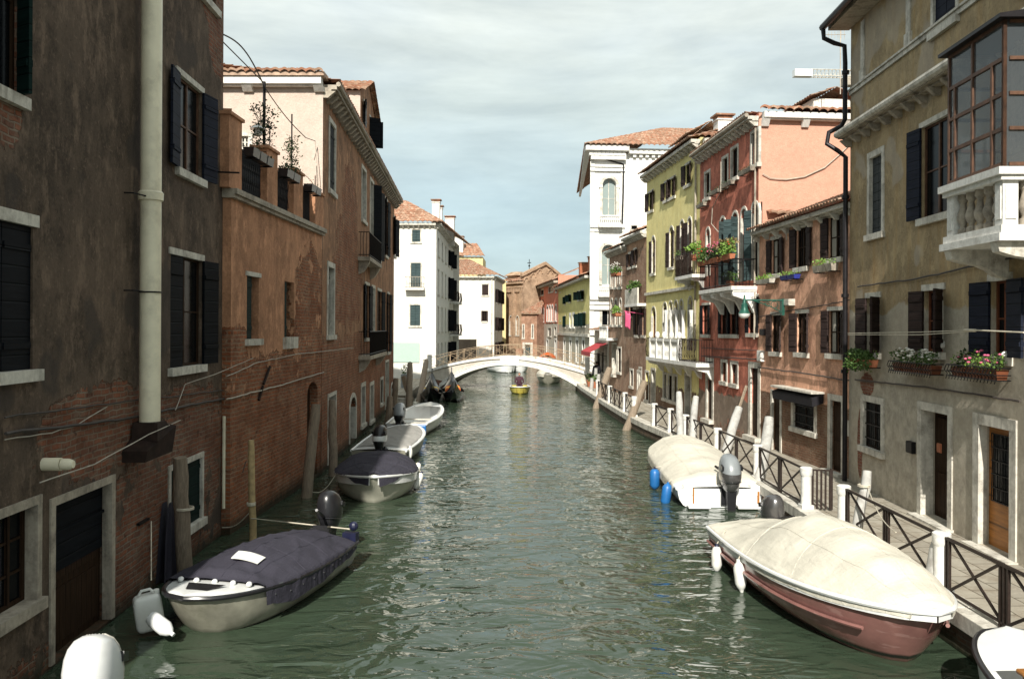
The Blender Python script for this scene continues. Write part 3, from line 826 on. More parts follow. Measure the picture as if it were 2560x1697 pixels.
# small wall things
def wbox(F, x0, x1, y0, y1, t=.08, mat='iron', name='meter_box', label='', cat='box', group=None):
    a, b, c, d = F.px(x0, x1, y0, y1)
    e = MB(); w, h = (b-a)/2, d-c
    e.box(-w, w, -t, 0, 0, h); e.box(-w+.015, w-.015, -t-.012, -t, .02, h-.02)
    o = e.build(name, M[mat]); o.location = F.f.M @ Vector(((a+b)/2, -.003, c)); o.rotation_euler.z = math.atan2(F.f.u.y, F.f.u.x)
    return tag(o, label, cat, group)
wbox(F, 2274, 2290, 1103, 1132, label='small dark intercom box between the ground floor window and the dark door')
wbox(F, 2345, 2355, 1108, 1131, .02, 'terracotta', 'door_plate', 'small brown plate beside the dark doorway', 'plate')

# ---- pink low house
B = Building('salmon_house', 'low salmon pink house with two rows of three shuttered windows, beside the ochre house', (9.56, 29.95), (9.8, 22.62), close='')
F = B.front; FS = F
for (x0,x1,y0,y1,sa) in ((1930,1952,597,685,(165,165)),(1992,2019,568,668,(165,165)),(2072,2105,540,645,(165,165)),(1930,1952,787,880,(130,120)),(1993,2020,782,882,(130,120)),(2073,2107,775,885,(130,120))):
    F.window(F.px(x0,x1,y0,y1), shut=(176,176) if sa[0] > 140 else (172,160), shmat='sh_brn', jamb=False, fw=.1, shw=.36, case='wood_dk', depth=.1, curtain=True)
F.door(F.px(1931,1951,985,1128), depth=.14, fw=.13)
F.window(F.px(1984,2037,1002,1074), fw=.16, grille=True, case='wood_dk')
F.door(F.px(2077,2105,1002,1178), depth=.14, fw=.17)
zs_ = 7.8
mp = m_plaster('salmon_plaster', (.68,.385,.26), (.55,.305,.205), .28, (.38,.22,.13), seed=11,
   brick=dict(z=3.0-.55, amp=.12, isl=0, k=1, spots=[]), low=None, wet=.62, bricks=((.27,.12,.07),(.2,.1,.06),(.3,.24,.17)))
F.finish(mp, ZQ-.3, 8.05, closed=9)
eave(F, 0, F.f.len, zs_, .3, .12, .9, 'stone', gutter=False, cw=.11)
t = MB(); tiles(t, (0,-.42,zs_+.13), (F.f.len,-.42,zs_+.13), (F.f.len,4,zs_+1.8), (0,4,zs_+1.8), tw=.2); F.part('roof', t, M['tile'])
a,b,c,d = F.px(1957,2060,976,1006)
e = MB(); e.hexa([(a,-.34,c),(b,-.34,c),(b,-.02,c+.1),(a,-.02,c+.1),(a,-.36,d-.12),(b,-.36,d-.12),(b,-.02,d),(a,-.02,d)])
aw = F.part('awning_box', e, M['cloth_dk']); e = MB(); e.box(a-.03,b+.03,-.4,0,d+.003,d+.06); e.build('awning_rail', M['stone'], aw)
wall_cable(F, [(1901,792),(1980,776),(2060,764),(2128,750)], .016, label='cable under the upper windows of the salmon house', off=.04)
wall_cable(F, [(1899,918),(1960,926),(2050,938),(2128,951)], .022, label='cable bundle above the doors of the salmon house', off=.05)
wall_cable(F, [(1972,540),(1976,600)], .02, label='pale hanging wire end beside the first upper window of the salmon house', mat='cable_l', off=.12, wob=0)
planter(F, *[F.f.p(q,700)[0] for q in (1912,1948)], F.f.p(1930,709)[1], label='short box of pale green plants, far upper window of the salmon house', leaf='leaf_lt', n=200, h=.14, group='small plant boxes on the salmon house', box='stone', leafh=.1)
M['bluebox'] = m_simple('blue_plastic_trough', (.02,.03,.2), .5)
planter(F, *[F.f.p(q,700)[0] for q in (1974,2012)], F.f.p(1990,699)[1], label='blue trough with yellow green plants, middle upper window of the salmon house', leaf='leaf_lt', n=160, h=.13, group='small plant boxes on the salmon house', box='bluebox', leafh=.09)
planter(F, *[F.f.p(q,700)[0] for q in (2058,2108)], F.f.p(2080,680)[1], label='dark box with sprouting plants, upper salmon house window nearest the drainpipe', leaf='leaf_lt', n=200, h=.2, group='small plant boxes on the salmon house', box='stone_dark', leafh=.1)
wbox(F, 1906, 1915, 822, 838, .1, label='small black box on the corner of the salmon house')
wbox(F, 1901, 1911, 876, 903, .12, 'stone_clean', label='cream meter box low on the corner of the salmon house')
wbox(F, 1966, 1988, 748, 764, .2, 'stone', label='pale junction box at the root of the green lamp arm', name='junction_box')
pm = MB(); a,b,c,d = F.px(2112,2129,1050,1090); pm.box(a,b,-.03,0,c,d); F.part('stone_plaque', pm, M['stone'])

# ---- green street lamp on arm
s0, z0 = F.f.p(1975, 755); root = F.f.M @ Vector((s0, -.22, z0))
lp = CAM + ray(1861, 753) * 1; 
# the arm runs out from the wall and away along it
fL = Fac((8.2, 40), (8.2, 20))
s1, z1 = fL.p(1861, 753); tip = fL.M @ Vector((s1, 0, z1)); tip.z = root.z + .05
root.z = root.z
lamp = empty('street_lamp', 'green bracket street lamp reaching out from the salmon house', 'street lamp', root)
mb = MB(); v = tip - root; mb.tube([(0,0,.05), tuple(v)], .026, 8)
u_ = v.normalized()
pts = [(0,0,-.35)]+[tuple(u_*(.1+.9*k/8)+Vector((0,0,-.35+.36*(k/8)**.6))) for k in range(1,9)]; mb.tube(pts, .016, 6)
for cx, rr in ((.28,.11),(.5,.07)):
    mb.tube([tuple(u_*(cx+rr*math.cos(q*.5))+Vector((0,0,-.1+rr*math.sin(q*.5)))) for q in range(14)], .01, 5)
mb.box(-.04,.04,-.03,.2,-.42,.1); mb.build('arm', M['lampg'], lamp)
mb = MB(); mb.lathe([(.02,.16),(.03,.05),(.05,-.02),(.06,-.1),(.1,-.14),(.1,-.24),(.14,-.34),(.19,-.42)], tuple(v), 14); sh = mb.build('lamp_shade', M['lampg'], lamp, True)
mb = MB(); mb.lathe([(.185,-.42),(.17,-.5),(.1,-.56),(.01,-.58)], tuple(v), 14); mb.build('lamp_glass', M['lampglass'], lamp, True)

# ---- brick red house
B = Building('red_house', 'brick red house with arched windows and a flowered iron balcony', (9.33, 37.26), (9.56, 29.98), close='l')
F = B.front; FR = F
for r_ in ((1763,1775,432,495),(1807,1820,395,465),(1829,1845,371,445),(1879,1896,330,412)):
    F.window(F.px(*r_), fw=.1, case='wood_dk', depth=.13, bars=(0,0), curtain=True)
for (x0,x1,y0,y1,sa,sm) in ((1766,1775,572,690,None,None),(1801,1813,545,712,(None,120),'sh_teal'),(1831,1845,532,706,(125,120),'sh_teal'),(1853,1867,522,704,None,None),(1880,1896,508,700,(150,None),'sh_teal')):
    r_ = F.px(x0,x1,y0,y1); F.window(r_, arch=(r_[1]-r_[0])/2, fw=.1, case='wood_dk', shut=sa, shmat=sm or 'sh_teal', depth=.14, sill=False)
for r_ in ((1757,1774,762,836),(1803,1822,757,836),(1826,1845,755,836),(1872,1894,742,833)):
    F.window(F.px(*r_), fw=.09, case='wood_dk', jamb=False, shut=(172,172), shmat='sh_blk', shw=.2)
F.door(F.px(1768,1781,906,1047), depth=.14, fw=.2)
F.window(F.px(1805,1817,905,954), fw=.11, case='wood_rd'); F.window(F.px(1829,1844,909,960), fw=.11, case='wood_rd')
F.door(F.px(1877,1896,920,1090), depth=.14, fw=.22)
mr = m_plaster('brick_red_plaster', (.55,.195,.13), (.42,.145,.1), .32, (.13,.045,.03), seed=5,
   low=(2.0, (.28,.22,.17), 1.3, (.14,.1,.075)), brick=dict(z=.7, amp=.9, isl=.6), wet=.6, bricks=((.25,.11,.06),(.16,.09,.05),(.3,.25,.18)))
HR = 12.0
F.finish(mr, ZQ-.3, HR+.1, closed=9)
eave(F, 0, F.f.len, HR-.12, .38, .12, .48, 'stone', gutter=True, cw=.12, gmat='stone_dark')
E = B.face((9.56, 29.96), (18.5, 30.5))
mpk = m_plaster('pink_end_plaster', (.56,.31,.225), (.52,.28,.2), .1, (.42,.24,.17), seed=8, grime=.15)
E.finish(mpk, ZQ-.3, HR+.1)
eave(E, .1, E.f.len, HR-.1, .28, .2, 1.3, 'stone_clean', gutter=False, cw=.24, ch=.28)
t = MB(); tiles(t, (-.1,-.38,HR+.14), (9,-.38,HR+.14), (9,4,HR+1.1), (4.2,4,HR+1.1), tw=.3, amp=.08, tl=.45); E.part('roof', t, M['tile2'])
t = MB(); tiles(t, (0,-.45,HR+.06), (F.f.len,-.45,HR+.06), (F.f.len-4,5,HR+1.15), (0,5,HR+1.15)); F.part('roof', t, M['tile'])
# small ledge of old tiles on the pink wall
t = MB(); a = E.f.p(1915, 532)[0]; b = E.f.p(1985, 532)[0]; zz = E.f.p(1950, 533)[1]; tiles(t, (a,-.25,zz-.06),(b,-.25,zz-.06),(b,0,zz+.05),(a,0,zz+.05), tw=.3); E.part('tile_ledge', t, M['tile'])
wall_cable(E, [(1905,436),(1925,447),(1965,450),(2010,443),(2060,420),(2100,385),(2130,355)], .02, label='pale cable hanging in a long curve across the sunlit pink wall', mat='cable_l', off=.05, wob=0)
wall_cable(F, [(1757,869),(1820,873),(1893,876)], .016, label='upper cable over the ground floor of the red house', off=.04)
wall_cable(F, [(1757,890),(1820,894),(1893,898)], .022, label='lower cable over the ground floor of the red house', off=.05)
wall_cable(F, [(1822,405),(1821,480),(1800,520),(1797,560),(1815,580)], .016, label='white looping wire below the paired top windows of the red house', mat='cable_l', off=.3, wob=0)
for (q0,q1,py,lb) in ((1786,1812,482,'narrow dark plant trough under the second top window of the red house'),(1816,1846,463,'narrow dark plant trough under the third top window of the red house'),(1863,1896,430,'plant trough under the top window nearest the pink wall'),(1756,1775,514,'small trough under the far top window of the red house')):
    planter(F, F.f.p(q0,py)[0], F.f.p(q1,py)[0], F.f.p((q0+q1)/2,py+4)[1], label=lb, leaf='leaf_dk', n=60, h=.14, group='troughs under the top windows of the red house', box='stone_dark', leafh=.05, dep=.18)
# iron balcony
a = F.f.p(1781,722,-.9)[0]; b = F.f.p(1900,702,-.9)[0]; b = min(b, F.f.len-.05); zf = F.f.p(1840,713,-.9)[1]
a = b-4.1
s = MB(); s.box(a, b, -.92, 0, zf-.14, zf); s.box(a+.03, b-.03, -.86, 0, zf-.2, zf-.143)
bal = F.part('balcony_slab', s, M['stone_clean'])
c = MB()
for i in range(4):
    x = a+.15+(b-a-.4)*i/3
    c.prism([(0,zf-.95),(-.1,zf-.93),(-.22,zf-.7),(-.35,zf-.5),(-.6,zf-.42),(-.85,zf-.34),(-.88,zf-.203),(0,zf-.203)], 'x', x, x+.2)
build_each(c, 'bracket', M['stone_clean'], bal)
g = MB()
for z in (zf+.08, zf+.95): g.tube([(a+.03,-.02,z),(a+.03,-.88,z),(b-.03,-.88,z),(b-.03,-.02,z)], .016, 5)
n = int((b-a)/.11)
for i in range(n+1): x = a+.03+(b-a-.06)*i/n; g.tube([(x,-.88,zf),(x,-.88,zf+.95)], .009, 4)
for i in range(8): y = -.88+.86*i/7; g.tube([(b-.03,y,zf),(b-.03,y,zf+.95)], .009, 4); g.tube([(a+.03,y,zf),(a+.03,y,zf+.95)], .009, 4)
g.build('balcony_rail', M['iron'], bal)
for (x0,x1,lf,fl,nf,lb) in ((a+.0,a+1.3,'leaf','fl_r',16,'box of leafy orange and red flowers on the far end of the red house balcony'),(a+1.35,a+2.6,'leaf_dk','fl_p',40,'box of pink flowers in the middle of the red house balcony'),(a+2.9,b,'leaf_lt','fl_r',4,'bright green geranium box on the near end of the red house balcony')):
    planter(F, x0, x1, zf+.95, out=.78, label=lb, leaf=lf, fl=fl, nfl=nf, n=420, leafh=.3, size=.1, group='flower boxes on the balcony of the red house', box='terracotta')
def potted(F, s_, out, z, h, r, n, label, leaf='leaf', size=.09, pot=.14, group=None, stem=True, name='potted_plant'):
    e = empty(name, label, 'plant', F.f.M @ Vector((s_, -out, z)), 0, group)
    p = MB(); p.lathe([(pot*.7,0),(pot,pot*1.5),(pot*1.1,pot*1.5),(pot*1.1,pot*1.75),(pot*.9,pot*1.75)], n=12); p.build('pot', M['terracotta'], e, True)
    rnd = random.Random(int(s_*91)); k = MB()
    for i in range(4): k.tube([(0,0,pot*1.6),(rnd.uniform(-.3,.3)*r,rnd.uniform(-.3,.3)*r,h*.5),(rnd.uniform(-.8,.8)*r,rnd.uniform(-.8,.8)*r,h*.85)], [.012,.01,.005], 5)
    k.build('stem', M['pole'], e)
    l = MB()
    for i in range(4): leaves(l, (rnd.uniform(-.4,.4)*r, rnd.uniform(-.4,.4)*r, h*rnd.uniform(.6,.95)), (r*.6,r*.6,r*.45), n//4, size, rnd)
    l.build('foliage', M[leaf], e); return e
potted(F, (a+b)/2+.9, .75, zf+.9, .75, .42, 380, 'spiky olive green plant standing tall on the red house balcony', 'leaf_dry', .14)
potted(F, (a+b)/2+.6, .5, zf, .5, .35, 260, 'green potted plant on the floor of the red house balcony', 'leaf')
# corner pipe on red house
g = MB(); g.tube([(F.f.len-.12,-.07,7.6+4),(F.f.len-.12,-.07,4.2)], .035, 8); F.part('downpipe', g, M['stone_dark'])

# ---- yellow house
B = Building('yellow_house', 'tall yellow house with marble columned windows and a white balcony', (8.77, 46.6), (9.33, 37.28), close='l')
F = B.front; FY = F
for r_ in ((1622,1633,480,527),(1662,1672,455,500),(1677,1688,445,492),(1714,1727,410,462)):
    F.window(F.px(*r_), fw=.08, jamb=False, shut=(172,165), shmat='sh_brn', case='wood_dk', shw=.35)
for (x0,x1,y0,y1) in ((1630,1638,592,683),(1674,1684,568,668),(1701,1710,552,690),(1720,1729,545,688)):
    r_ = F.px(x0,x1,y0,y1); F.window(r_, arch=(r_[1]-r_[0])/2, fw=.09, shut=(170,170) if x0 < 1700 else (165,150), shmat='sh_brn', case='wood_dk', shw=.3)
for (x0,x1,y0,y1) in ((1629,1640,768,850),(1658,1668,757,845),(1673,1681,754,845),(1686,1695,752,845),(1700,1708,750,850),(1721,1731,743,876)):
    r_ = F.px(x0,x1,y0,y1); F.window(r_, arch=(r_[1]-r_[0])/2, fw=.07, case='wood_rd', shut=(0,None) if x0 in (1658,) else None, shmat='sh_brn', sill=False, depth=.16)
for (x0,x1,y0,y1) in ((1598,1604,921,980),(1614,1622,930,1000),(1659,1666,935,995),(1671,1681,938,1000),(1685,1693,940,1004)):
    F.window(F.px(x0,x1,y0,y1), fw=.1, case='wood_dk')
F.door(F.px(1629,1638,925,1010), depth=.25, fw=.12)
F.door(F.px(1714,1727,940,1036), depth=.3, fw=.12, mat='sh_gry')
my = m_plaster('yellow_plaster', (.8,.71,.34), (.7,.6,.26), .22, (.65,.46,.1), seed=21, grime=.3,
   brick=dict(z=1.7, amp=.5, isl=.5), wet=.6, bricks=((.27,.12,.07),(.2,.11,.06),(.33,.28,.2)))
HY = 12.75
F.finish(my, ZQ-.3, HY+.1, closed=10)
eave(F, 0, F.f.len, HY-.12, .4, .14, .6, 'stone', gutter=False, cw=.16)
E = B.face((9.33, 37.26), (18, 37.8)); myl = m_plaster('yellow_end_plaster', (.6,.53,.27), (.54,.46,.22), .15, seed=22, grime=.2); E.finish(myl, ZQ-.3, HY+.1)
eave(E, .1, 8, HY-.12, .3, .14, .9, 'stone', gutter=False)
t = MB(); tiles(t, (0,-.5,HY+.06), (F.f.len,-.5,HY+.06), (F.f.len-1,5,HY+1.7), (3,5,HY+1.7)); tiles(t, (-.1+F.f.len*0,0,0),(0.1,0,0),(0.1,.1,0),(0,.1,0)) if False else None; F.part('roof', t, M['tile'])
t = MB(); tiles(t, (-.2,-.4,HY+.06), (7,-.4,HY+.06), (7,4,HY+1.7), (5,4,HY+1.7), tw=.28, amp=.07); E.part('roof', t, M['tile'])
chimney(E, 1.2, .6, HY+.2-1.4, HY+.95, .62, 'stone_clean', style='flat')
# white balcony with little lions' posts
a = F.f.p(1623,880,-.8)[0]; b = F.f.p(1696,870,-.8)[0]; zf = F.f.p(1665,898,-.8)[1]
s = MB(); s.box(a-.6, b+2.6, -.82, 0, zf-.16, zf)
bal = F.part('balcony_slab', s, M['stone_clean'])
r_ = MB(); r_.box(a, b, -.8, -.66, zf+.82, zf+.95)
for i in range(26): x = a+.1+(b-a-.2)*i/25; r_.lathe([(.045,zf),(.03,zf+.2),(.045,zf+.4),(.03,zf+.62),(.045,zf+.82)], (x,-.73,0), 6)
for i in range(5): x = a+.08+(b-a-.16)*i/4; r_.box(x-.08,x+.08,-.82,-.64,zf,zf+.95); r_.sell((x,-.73,zf+1.1),.1,.12,.17,1,1,8,6)
r_.build('balustrade', M['stone_clean'], bal)
c = MB()
for i in range(6): x = a-.4+(b-a+2.6)*i/5; c.prism([(0,zf-.75),(-.15,zf-.65),(-.3,zf-.4),(-.7,zf-.3),(-.78,zf-.163),(0,zf-.163)], 'x', x, x+.22)
build_each(c, 'bracket', M['stone_clean'], bal)
def iron_rail(F, a, b, zf, out, parent, h=.95):
    g = MB()
    for z in (zf+.06, zf+h): g.tube([(a,-.02,z),(a,-out,z),(b,-out,z),(b,-.02,z)], .018, 5)
    n = int((b-a)/.12)
    for i in range(n+1): x = a+(b-a)*i/n; g.tube([(x,-out,zf),(x+.0,-out-.07,zf+h*.4),(x,-out,zf+h)], .01, 4)
    for i in range(7): y = -out+out*i/7; g.tube([(b,y,zf),(b,y,zf+h)], .01, 4); g.tube([(a,y,zf),(a,y,zf+h)], .01, 4)
    return g.build('balcony_rail', M['iron_b'], parent)
iron_rail(F, b+.1, b+2.5, zf, .78, bal); iron_rail(F, a-.58, a-.08, zf, .78, bal)
a = F.f.p(1688,690,-.6)[0]; b = F.f.p(1731,684,-.6)[0]; zf = F.f.p(1710,689,-.6)[1]
s = MB(); s.box(a, b, -.62, 0, zf-.14, zf)
for x in (a+.2, b-.4): s.prism([(0,zf-.6),(-.1,zf-.55),(-.25,zf-.3),(-.55,zf-.25),(-.58,zf-.143),(0,zf-.143)], 'x', x, x+.2)
bal = F.part('balcony_slab', s, M['stone_clean']); iron_rail(F, a+.03, b-.03, zf, .58, bal)
potted(F, b-.5, .4, zf+.6, .7, .35, 200, 'spiky green plant on the small upper balcony of the yellow house', 'leaf_lt', .16)
planter(F, a-1.3, a-.4, zf+.85, out=.05, label='grey window box with green plant on the yellow house wall', leaf='leaf', n=120, group='plant troughs on the yellow house', box='stone_dark')
s = MB(); s.box(.0, F.f.p(1740,728)[0]-.2, -.12, 0, F.f.p(1690,724)[1]-.08, F.f.p(1690,724)[1]+.06); F.part('string_course', s, M['stone'])
g = MB(); g.tube([(F.f.len-.35,-.08,HY-.3),(F.f.len-.35,-.08,3.6)], .05, 8); F.part('downpipe', g, M['stone_dark'])
# marble columns between the arched lights
c = MB()
for px in (1670.5,1683.5,1697.5,1714,1734):
    x, z = F.f.p(px, 800); zt_ = F.f.p(px, 775)[1]; zb_ = F.f.p(px, 845)[1]
    c.lathe([(.12,zb_),(.09,zb_+.1),(.08,zt_-.25),(.13,zt_)], (x,-.1,0), 10)
build_each(c, 'column', M['stone_clean'], B.root, M=F.MX(), smooth=True)

# ---- brown brick houses beyond the yellow one
B = Building('brown_house', 'narrow brown brick house with white trim next to the yellow house', (8.48, 51.4), (8.77, 46.62), close='l')
F = B.front
for (x0,x1,y0,y1) in ((1572,1579,634,668),(1585,1591,624,664),(1573,1580,715,790),(1587,1593,705,768),(1590,1597,772,838),(1606,1613,770,838)):
    F.window(F.px(x0,x1,y0,y1), fw=.1, jamb=False, shut=(170,170), shmat='sh_brn', shw=.3, case='wood_dk')
F.door(F.px(1594,1602,930,1000), depth=.2, fw=.12); F.window(F.px(1576,1583,925,965), fw=.1, case='wood_dk')
mbn = m_plaster('brown_plaster', (.4,.24,.15), (.32,.2,.13), .4, seed=31, brick=dict(z=9, amp=.6, isl=.8), wet=.6, bricks=((.38,.2,.13),(.3,.16,.1),(.44,.35,.26)))
HB = F.f.p(1590, 590)[1]
F.finish(mbn, ZQ-.3, HB+.1, closed=7)
eave(F, 0, F.f.len, HB-.1, .35, .14, .4, 'stone', gutter=False)
t = MB(); tiles(t, (0,-.45,HB+.06),(F.f.len,-.45,HB+.06),(F.f.len,4,HB+1.7),(0,4,HB+1.7), tw=.26, amp=.06); F.part('roof', t, M['tile2'])
s = MB(); z_ = F.f.p(1600,762)[1]; s.box(F.f.len*.35, F.f.len-.02, -.5, 0, z_-.1, z_+.05); bal = F.part('balcony_slab', s, M['stone_clean'])
s = MB(); s.box(F.f.len*.35, F.f.len-.05, -.48, -.4, z_+.053, z_+.9); s.build('parapet', M['stone'], bal)
potted(F, F.f.len*.7, .3, z_+.3, .9, .5, 220, 'bushy green plant on the brown house balcony', 'leaf', .16)
B = Building('brick_house', 'brick house with white framed windows behind the red awning', (8.18, 56.4), (8.48, 51.42), close='l')
F = B.front
for (x0,x1) in ((1527,1532),(1538,1543),(1549,1554)):
    F.window(F.px(x0,x1,672,718), fw=.12, case=None, jamb=True); r_ = F.px(x0,x1,748,812); F.window(r_, fw=.12, case=None, arch=(r_[1]-r_[0])/2)
s = MB(); z0_ = F.f.p(1535,845)[1]; z1_ = F.f.p(1535,815)[1]; s.box(.1, 2.6, -.7, 0, z0_-.15, z0_); s.box(.1,2.6,-.7,-.6,z1_-.1,z1_)
for i in range(6): s.box(.15+.46*i,.27+.46*i,-.68,-.6,z0_,z1_-.1)
F.part('balcony', s, M['stone_clean'])
mb2 = m_plaster('brick_house_wall', (.3,.17,.1), (.24,.14,.09), .3, seed=33, brick=dict(z=30, amp=.1, isl=.2), bricks=((.4,.22,.14),(.3,.17,.11),(.44,.36,.28)))
HB2 = F.f.p(1545, 625)[1]
F.door(F.px(1531,1541,860,935), depth=.4, fw=.1); F.window(F.px(1545,1553,870,930), fw=.1, case='wood_dk')
F.finish(mb2, ZQ-.3, HB2+.1, closed=7)
eave(F, 0, F.f.len, HB2-.1, .4, .14, .35, 'stone', gutter=False)
t = MB(); tiles(t, (0,-.45,HB2+.06),(F.f.len,-.45,HB2+.06),(F.f.len,4,HB2+1.5),(0,4,HB2+1.5)); F.part('roof', t, M['tile'])
E = B.face((8.48, 51.41), (16, 51.8)); E.finish(mb2, 6, HB2+.1, 0.02)
planter(F, F.f.len-1.3, F.f.len+.0, F.f.p(1562,690)[1], out=.3, label='box of white flowers high on the corner of the brick house', leaf='leaf', fl='fl_w', nfl=50, n=300, leafh=.35, size=.12, dep=.4, group='flower boxes beside the awning')
planter(F, F.f.len-.8, F.f.len+.2, F.f.p(1570,790)[1], out=.3, label='box of green plants above the pink flag', leaf='leaf_lt', n=260, leafh=.3, size=.12, dep=.4, group='flower boxes beside the awning')
# pink flag
fm = MB(); s_, z_ = F.f.p(1567, 785, -.9)
def flag(u, v): return (s_ - .4*u + .03*math.sin(v*5), -.7 - .2*u, z_ - .85*v + .15*u + .03*math.sin(u*9+v*4))
fm.T = F.f.M; fm.grid(flag, 8, 8); fm.tube([(s_+.1,0,z_+.0),(s_-.42,-.95,z_+.17)], .015, 6)
o = center_obj(fm.build('flag', M['pink_cloth'], None, True)); sol = o.modifiers.new('thick', 'SOLIDIFY'); sol.thickness = .01; tag(o, 'bright pink banner hanging between the brick house and the brown house', 'flag')

# ---- shop with red awning
B = Building('corner_shop', 'low corner shop with dark shopfront and red awning near the bridge', (8.0, 62.5), (8.18, 56.42), close='l')
F = B.front
F.door(F.px(1512,1519,868,948), depth=.5, fw=.12); F.window(F.px(1493,1501,882,915), fw=.08, case='wood_dk'); F.window(F.px(1504,1510,880,930), fw=.08, case='wood_dk')
msh = m_plaster('shop_plaster', (.5,.46,.38), (.42,.38,.32), .3, seed=41, grime=.4)
F.finish(msh, ZQ-.3, 4.4, closed=5)
E = B.face((8.18, 56.41), (14, 56.8)); E.finish(msh, ZQ-.3, 4.4, 0.02)
t = MB(); tiles(t, (-.2,-.4,4.4),(F.f.len,-.4,4.4),(F.f.len,4,5.3),(-.2,4,5.3)); F.part('roof', t, M['tile'])
# awning
pL = F.f.p(1500, 865)
aw = empty('awning', 'small red cloth awning over the shopfront near the bridge', 'awning', F.f.M @ Vector((4.1,0,0)), math.atan2(F.f.u.y, F.f.u.x))
mb = MB()
def awf(u, v): return (-2.6+u*4.2, -.02-v*1.15, 3.55-.6*v+.02*math.sin(u*40))
mb.grid(awf, 40, 4); 
mb.grid(lambda u, v: (-2.6+u*4.2, -1.17, 2.95-.28*v*(.8+.2*abs(math.sin(u*45)))+.02*math.sin(u*40)), 60, 1)
o = mb.build('canopy', M['red_cloth'], aw); sol = o.modifiers.new('thick','SOLIDIFY'); sol.thickness = .012
mb = MB(); mb.tube([(-2.5,-.05,2.7),(-2.5,-1.13,2.93)], .02, 6); mb.tube([(1.5,-.05,2.7),(1.5,-1.13,2.93)], .02, 6); mb.tube([(-2.6,-1.15,2.94),(1.6,-1.15,2.94)], .025, 6); mb.build('frame', M['iron'], aw)
potted(F, 3.3, .8, ZQ, 1.0, .4, 200, 'potted shrub in front of the corner shop', 'leaf_dk', .13, .25)
potted(F, 4.6, .7, ZQ, .8, .35, 200, 'second potted shrub beside the shop door, nearer the camera', 'leaf', .13, .25)

# ---- white palace facing the camera
B = Building('white_palace', 'tall white stone palace with arched windows and a red tiled roof', (8.35, 68), (30, 68.9), close='')
F = B.front; FP_ = F
HP = F.f.p(1480, 385)[1]
M['white_wall'] = m_plaster('white_palace_stone', (.74,.73,.7), (.68,.67,.63), .15, (.45,.43,.38), seed=51, grime=.12)
wx = F.px(1509, 1540, 440, 545)
for (x0,x1,y0,y1) in ((1506,1540,446,545),(1504,1538,612,712)):
    r_ = F.px(x0,x1,y0,y1); F.window(r_, arch=(r_[1]-r_[0])/2, fw=.22, pane='pane_sky', case='stone', bars=(1,1), depth=.35, proud=.12, sill=False)
for (x0,x1,y0,y1) in ((1505,1537,775,850),):
    F.window(F.px(x0,x1,y0,y1), fw=.2, pane='pane', case='stone', depth=.3)
F.finish(M['white_wall'], ZQ-.3, HP+.1)
d_ = MB(); xr = F.f.p(1562, 500)[0]
for (py, t_, o_) in ((393,.5,.45),(415,.18,.12),(427,.1,.18),(566,.22,.22),(574,.35,.1),(745,.3,.3),(755,.4,.14),(772,.15,.2),(835,.2,.22)):
    z_ = F.f.p(1500, py)[1]; d_.box(-.05, xr, -o_, 0, z_-t_/2, z_+t_/2)
for (y0, y1) in ((562,540),(735,716)):
    z0_ = F.f.p(1520, y0)[1]; z1_ = F.f.p(1520, y1)[1]; a = F.f.p(1497,550)[0]; b = F.f.p(1549,550)[0]
    d_.box(a, b, -.55, -.35, z1_-.12, z1_); d_.box(a-.1, b+.1, -.65, 0, z0_-.25, z0_)
    for i in range(10): x = a+.12+(b-a-.24)*i/9; d_.lathe([(.07,z0_),(.05,z0_+.2),(.09,z0_+.35),(.05,z0_+.5),(.07,z1_-.12)], (x,-.45,0), 8)
d_.box(-.05, .3, -.06, 0, 1.6, HP-.6); d_.box(xr-.35, xr, -.06, 0, 1.6, HP-.6)
z_ = F.f.p(1520,466)[1]; 
for (a_, b_) in ((1497,1506),(1540,1549)): d_.box(F.f.p(a_,466)[0], F.f.p(b_,466)[0], -.15, 0, z_-.12, z_+.1)
F.part('stonework', d_, M['stone_clean'])
c = MB(); z_ = F.f.p(1480,378)[1]
c.box(-.5, xr+.2, -.75, 0, z_-.05, z_+.35); c.box(xr+.203, F.f.len, -.4, 0, z_-.2, z_+.2)
for i in range(9): x = -.2+i*(xr/8.5); c.box(x, x+.3, -.5, 0, z_-.4, z_-.053)
for i in range(40): x = xr+.6+i*.5; c.box(x, x+.25, -.25, 0, z_-.45, z_-.203)
c.hexa([(-.5,-.0,z_+.05),(.0,0,z_+.05),(2.9,24,z_+.05),(2.7,24,z_+.05),(-.5,0,z_+.33),(0,0,z_+.33),(2.9,24,z_+.33),(2.7,24,z_+.33)])
F.part('cornice', c, M['stone_clean'])
t = MB(); tiles(t, (-.6,-.9,z_+.36),(F.f.len,-.9,z_+.36),(F.f.len,7,z_+3.5),(7.5,7,z_+3.5), tw=.42, amp=.1, tl=.6)
tiles(t, (2.5,24,z_+.36),(-.6,-.9,z_+.36),(7.5,7,z_+3.5),(7.6,8,z_+3.5), tw=.5, amp=.1, tl=.8)
F.part('roof', t, M['tile2'])
g = MB(); P_ = lambda px, py: (F.f.p(px,py)[0], -.14, F.f.p(px,py)[1])
g.tube([P_(1504,385), P_(1505,397), P_(1558,412), P_(1557,480), P_(1554,570)], .07, 6); F.part('downpipe', g, M['lead'])
E = B.face((11.25, 92), (8.35, 68.02)); E.finish(M['white_wall'], ZQ-.3, HP+.1)
bb = MB(); z_ = F.f.p(1470,640)[1]
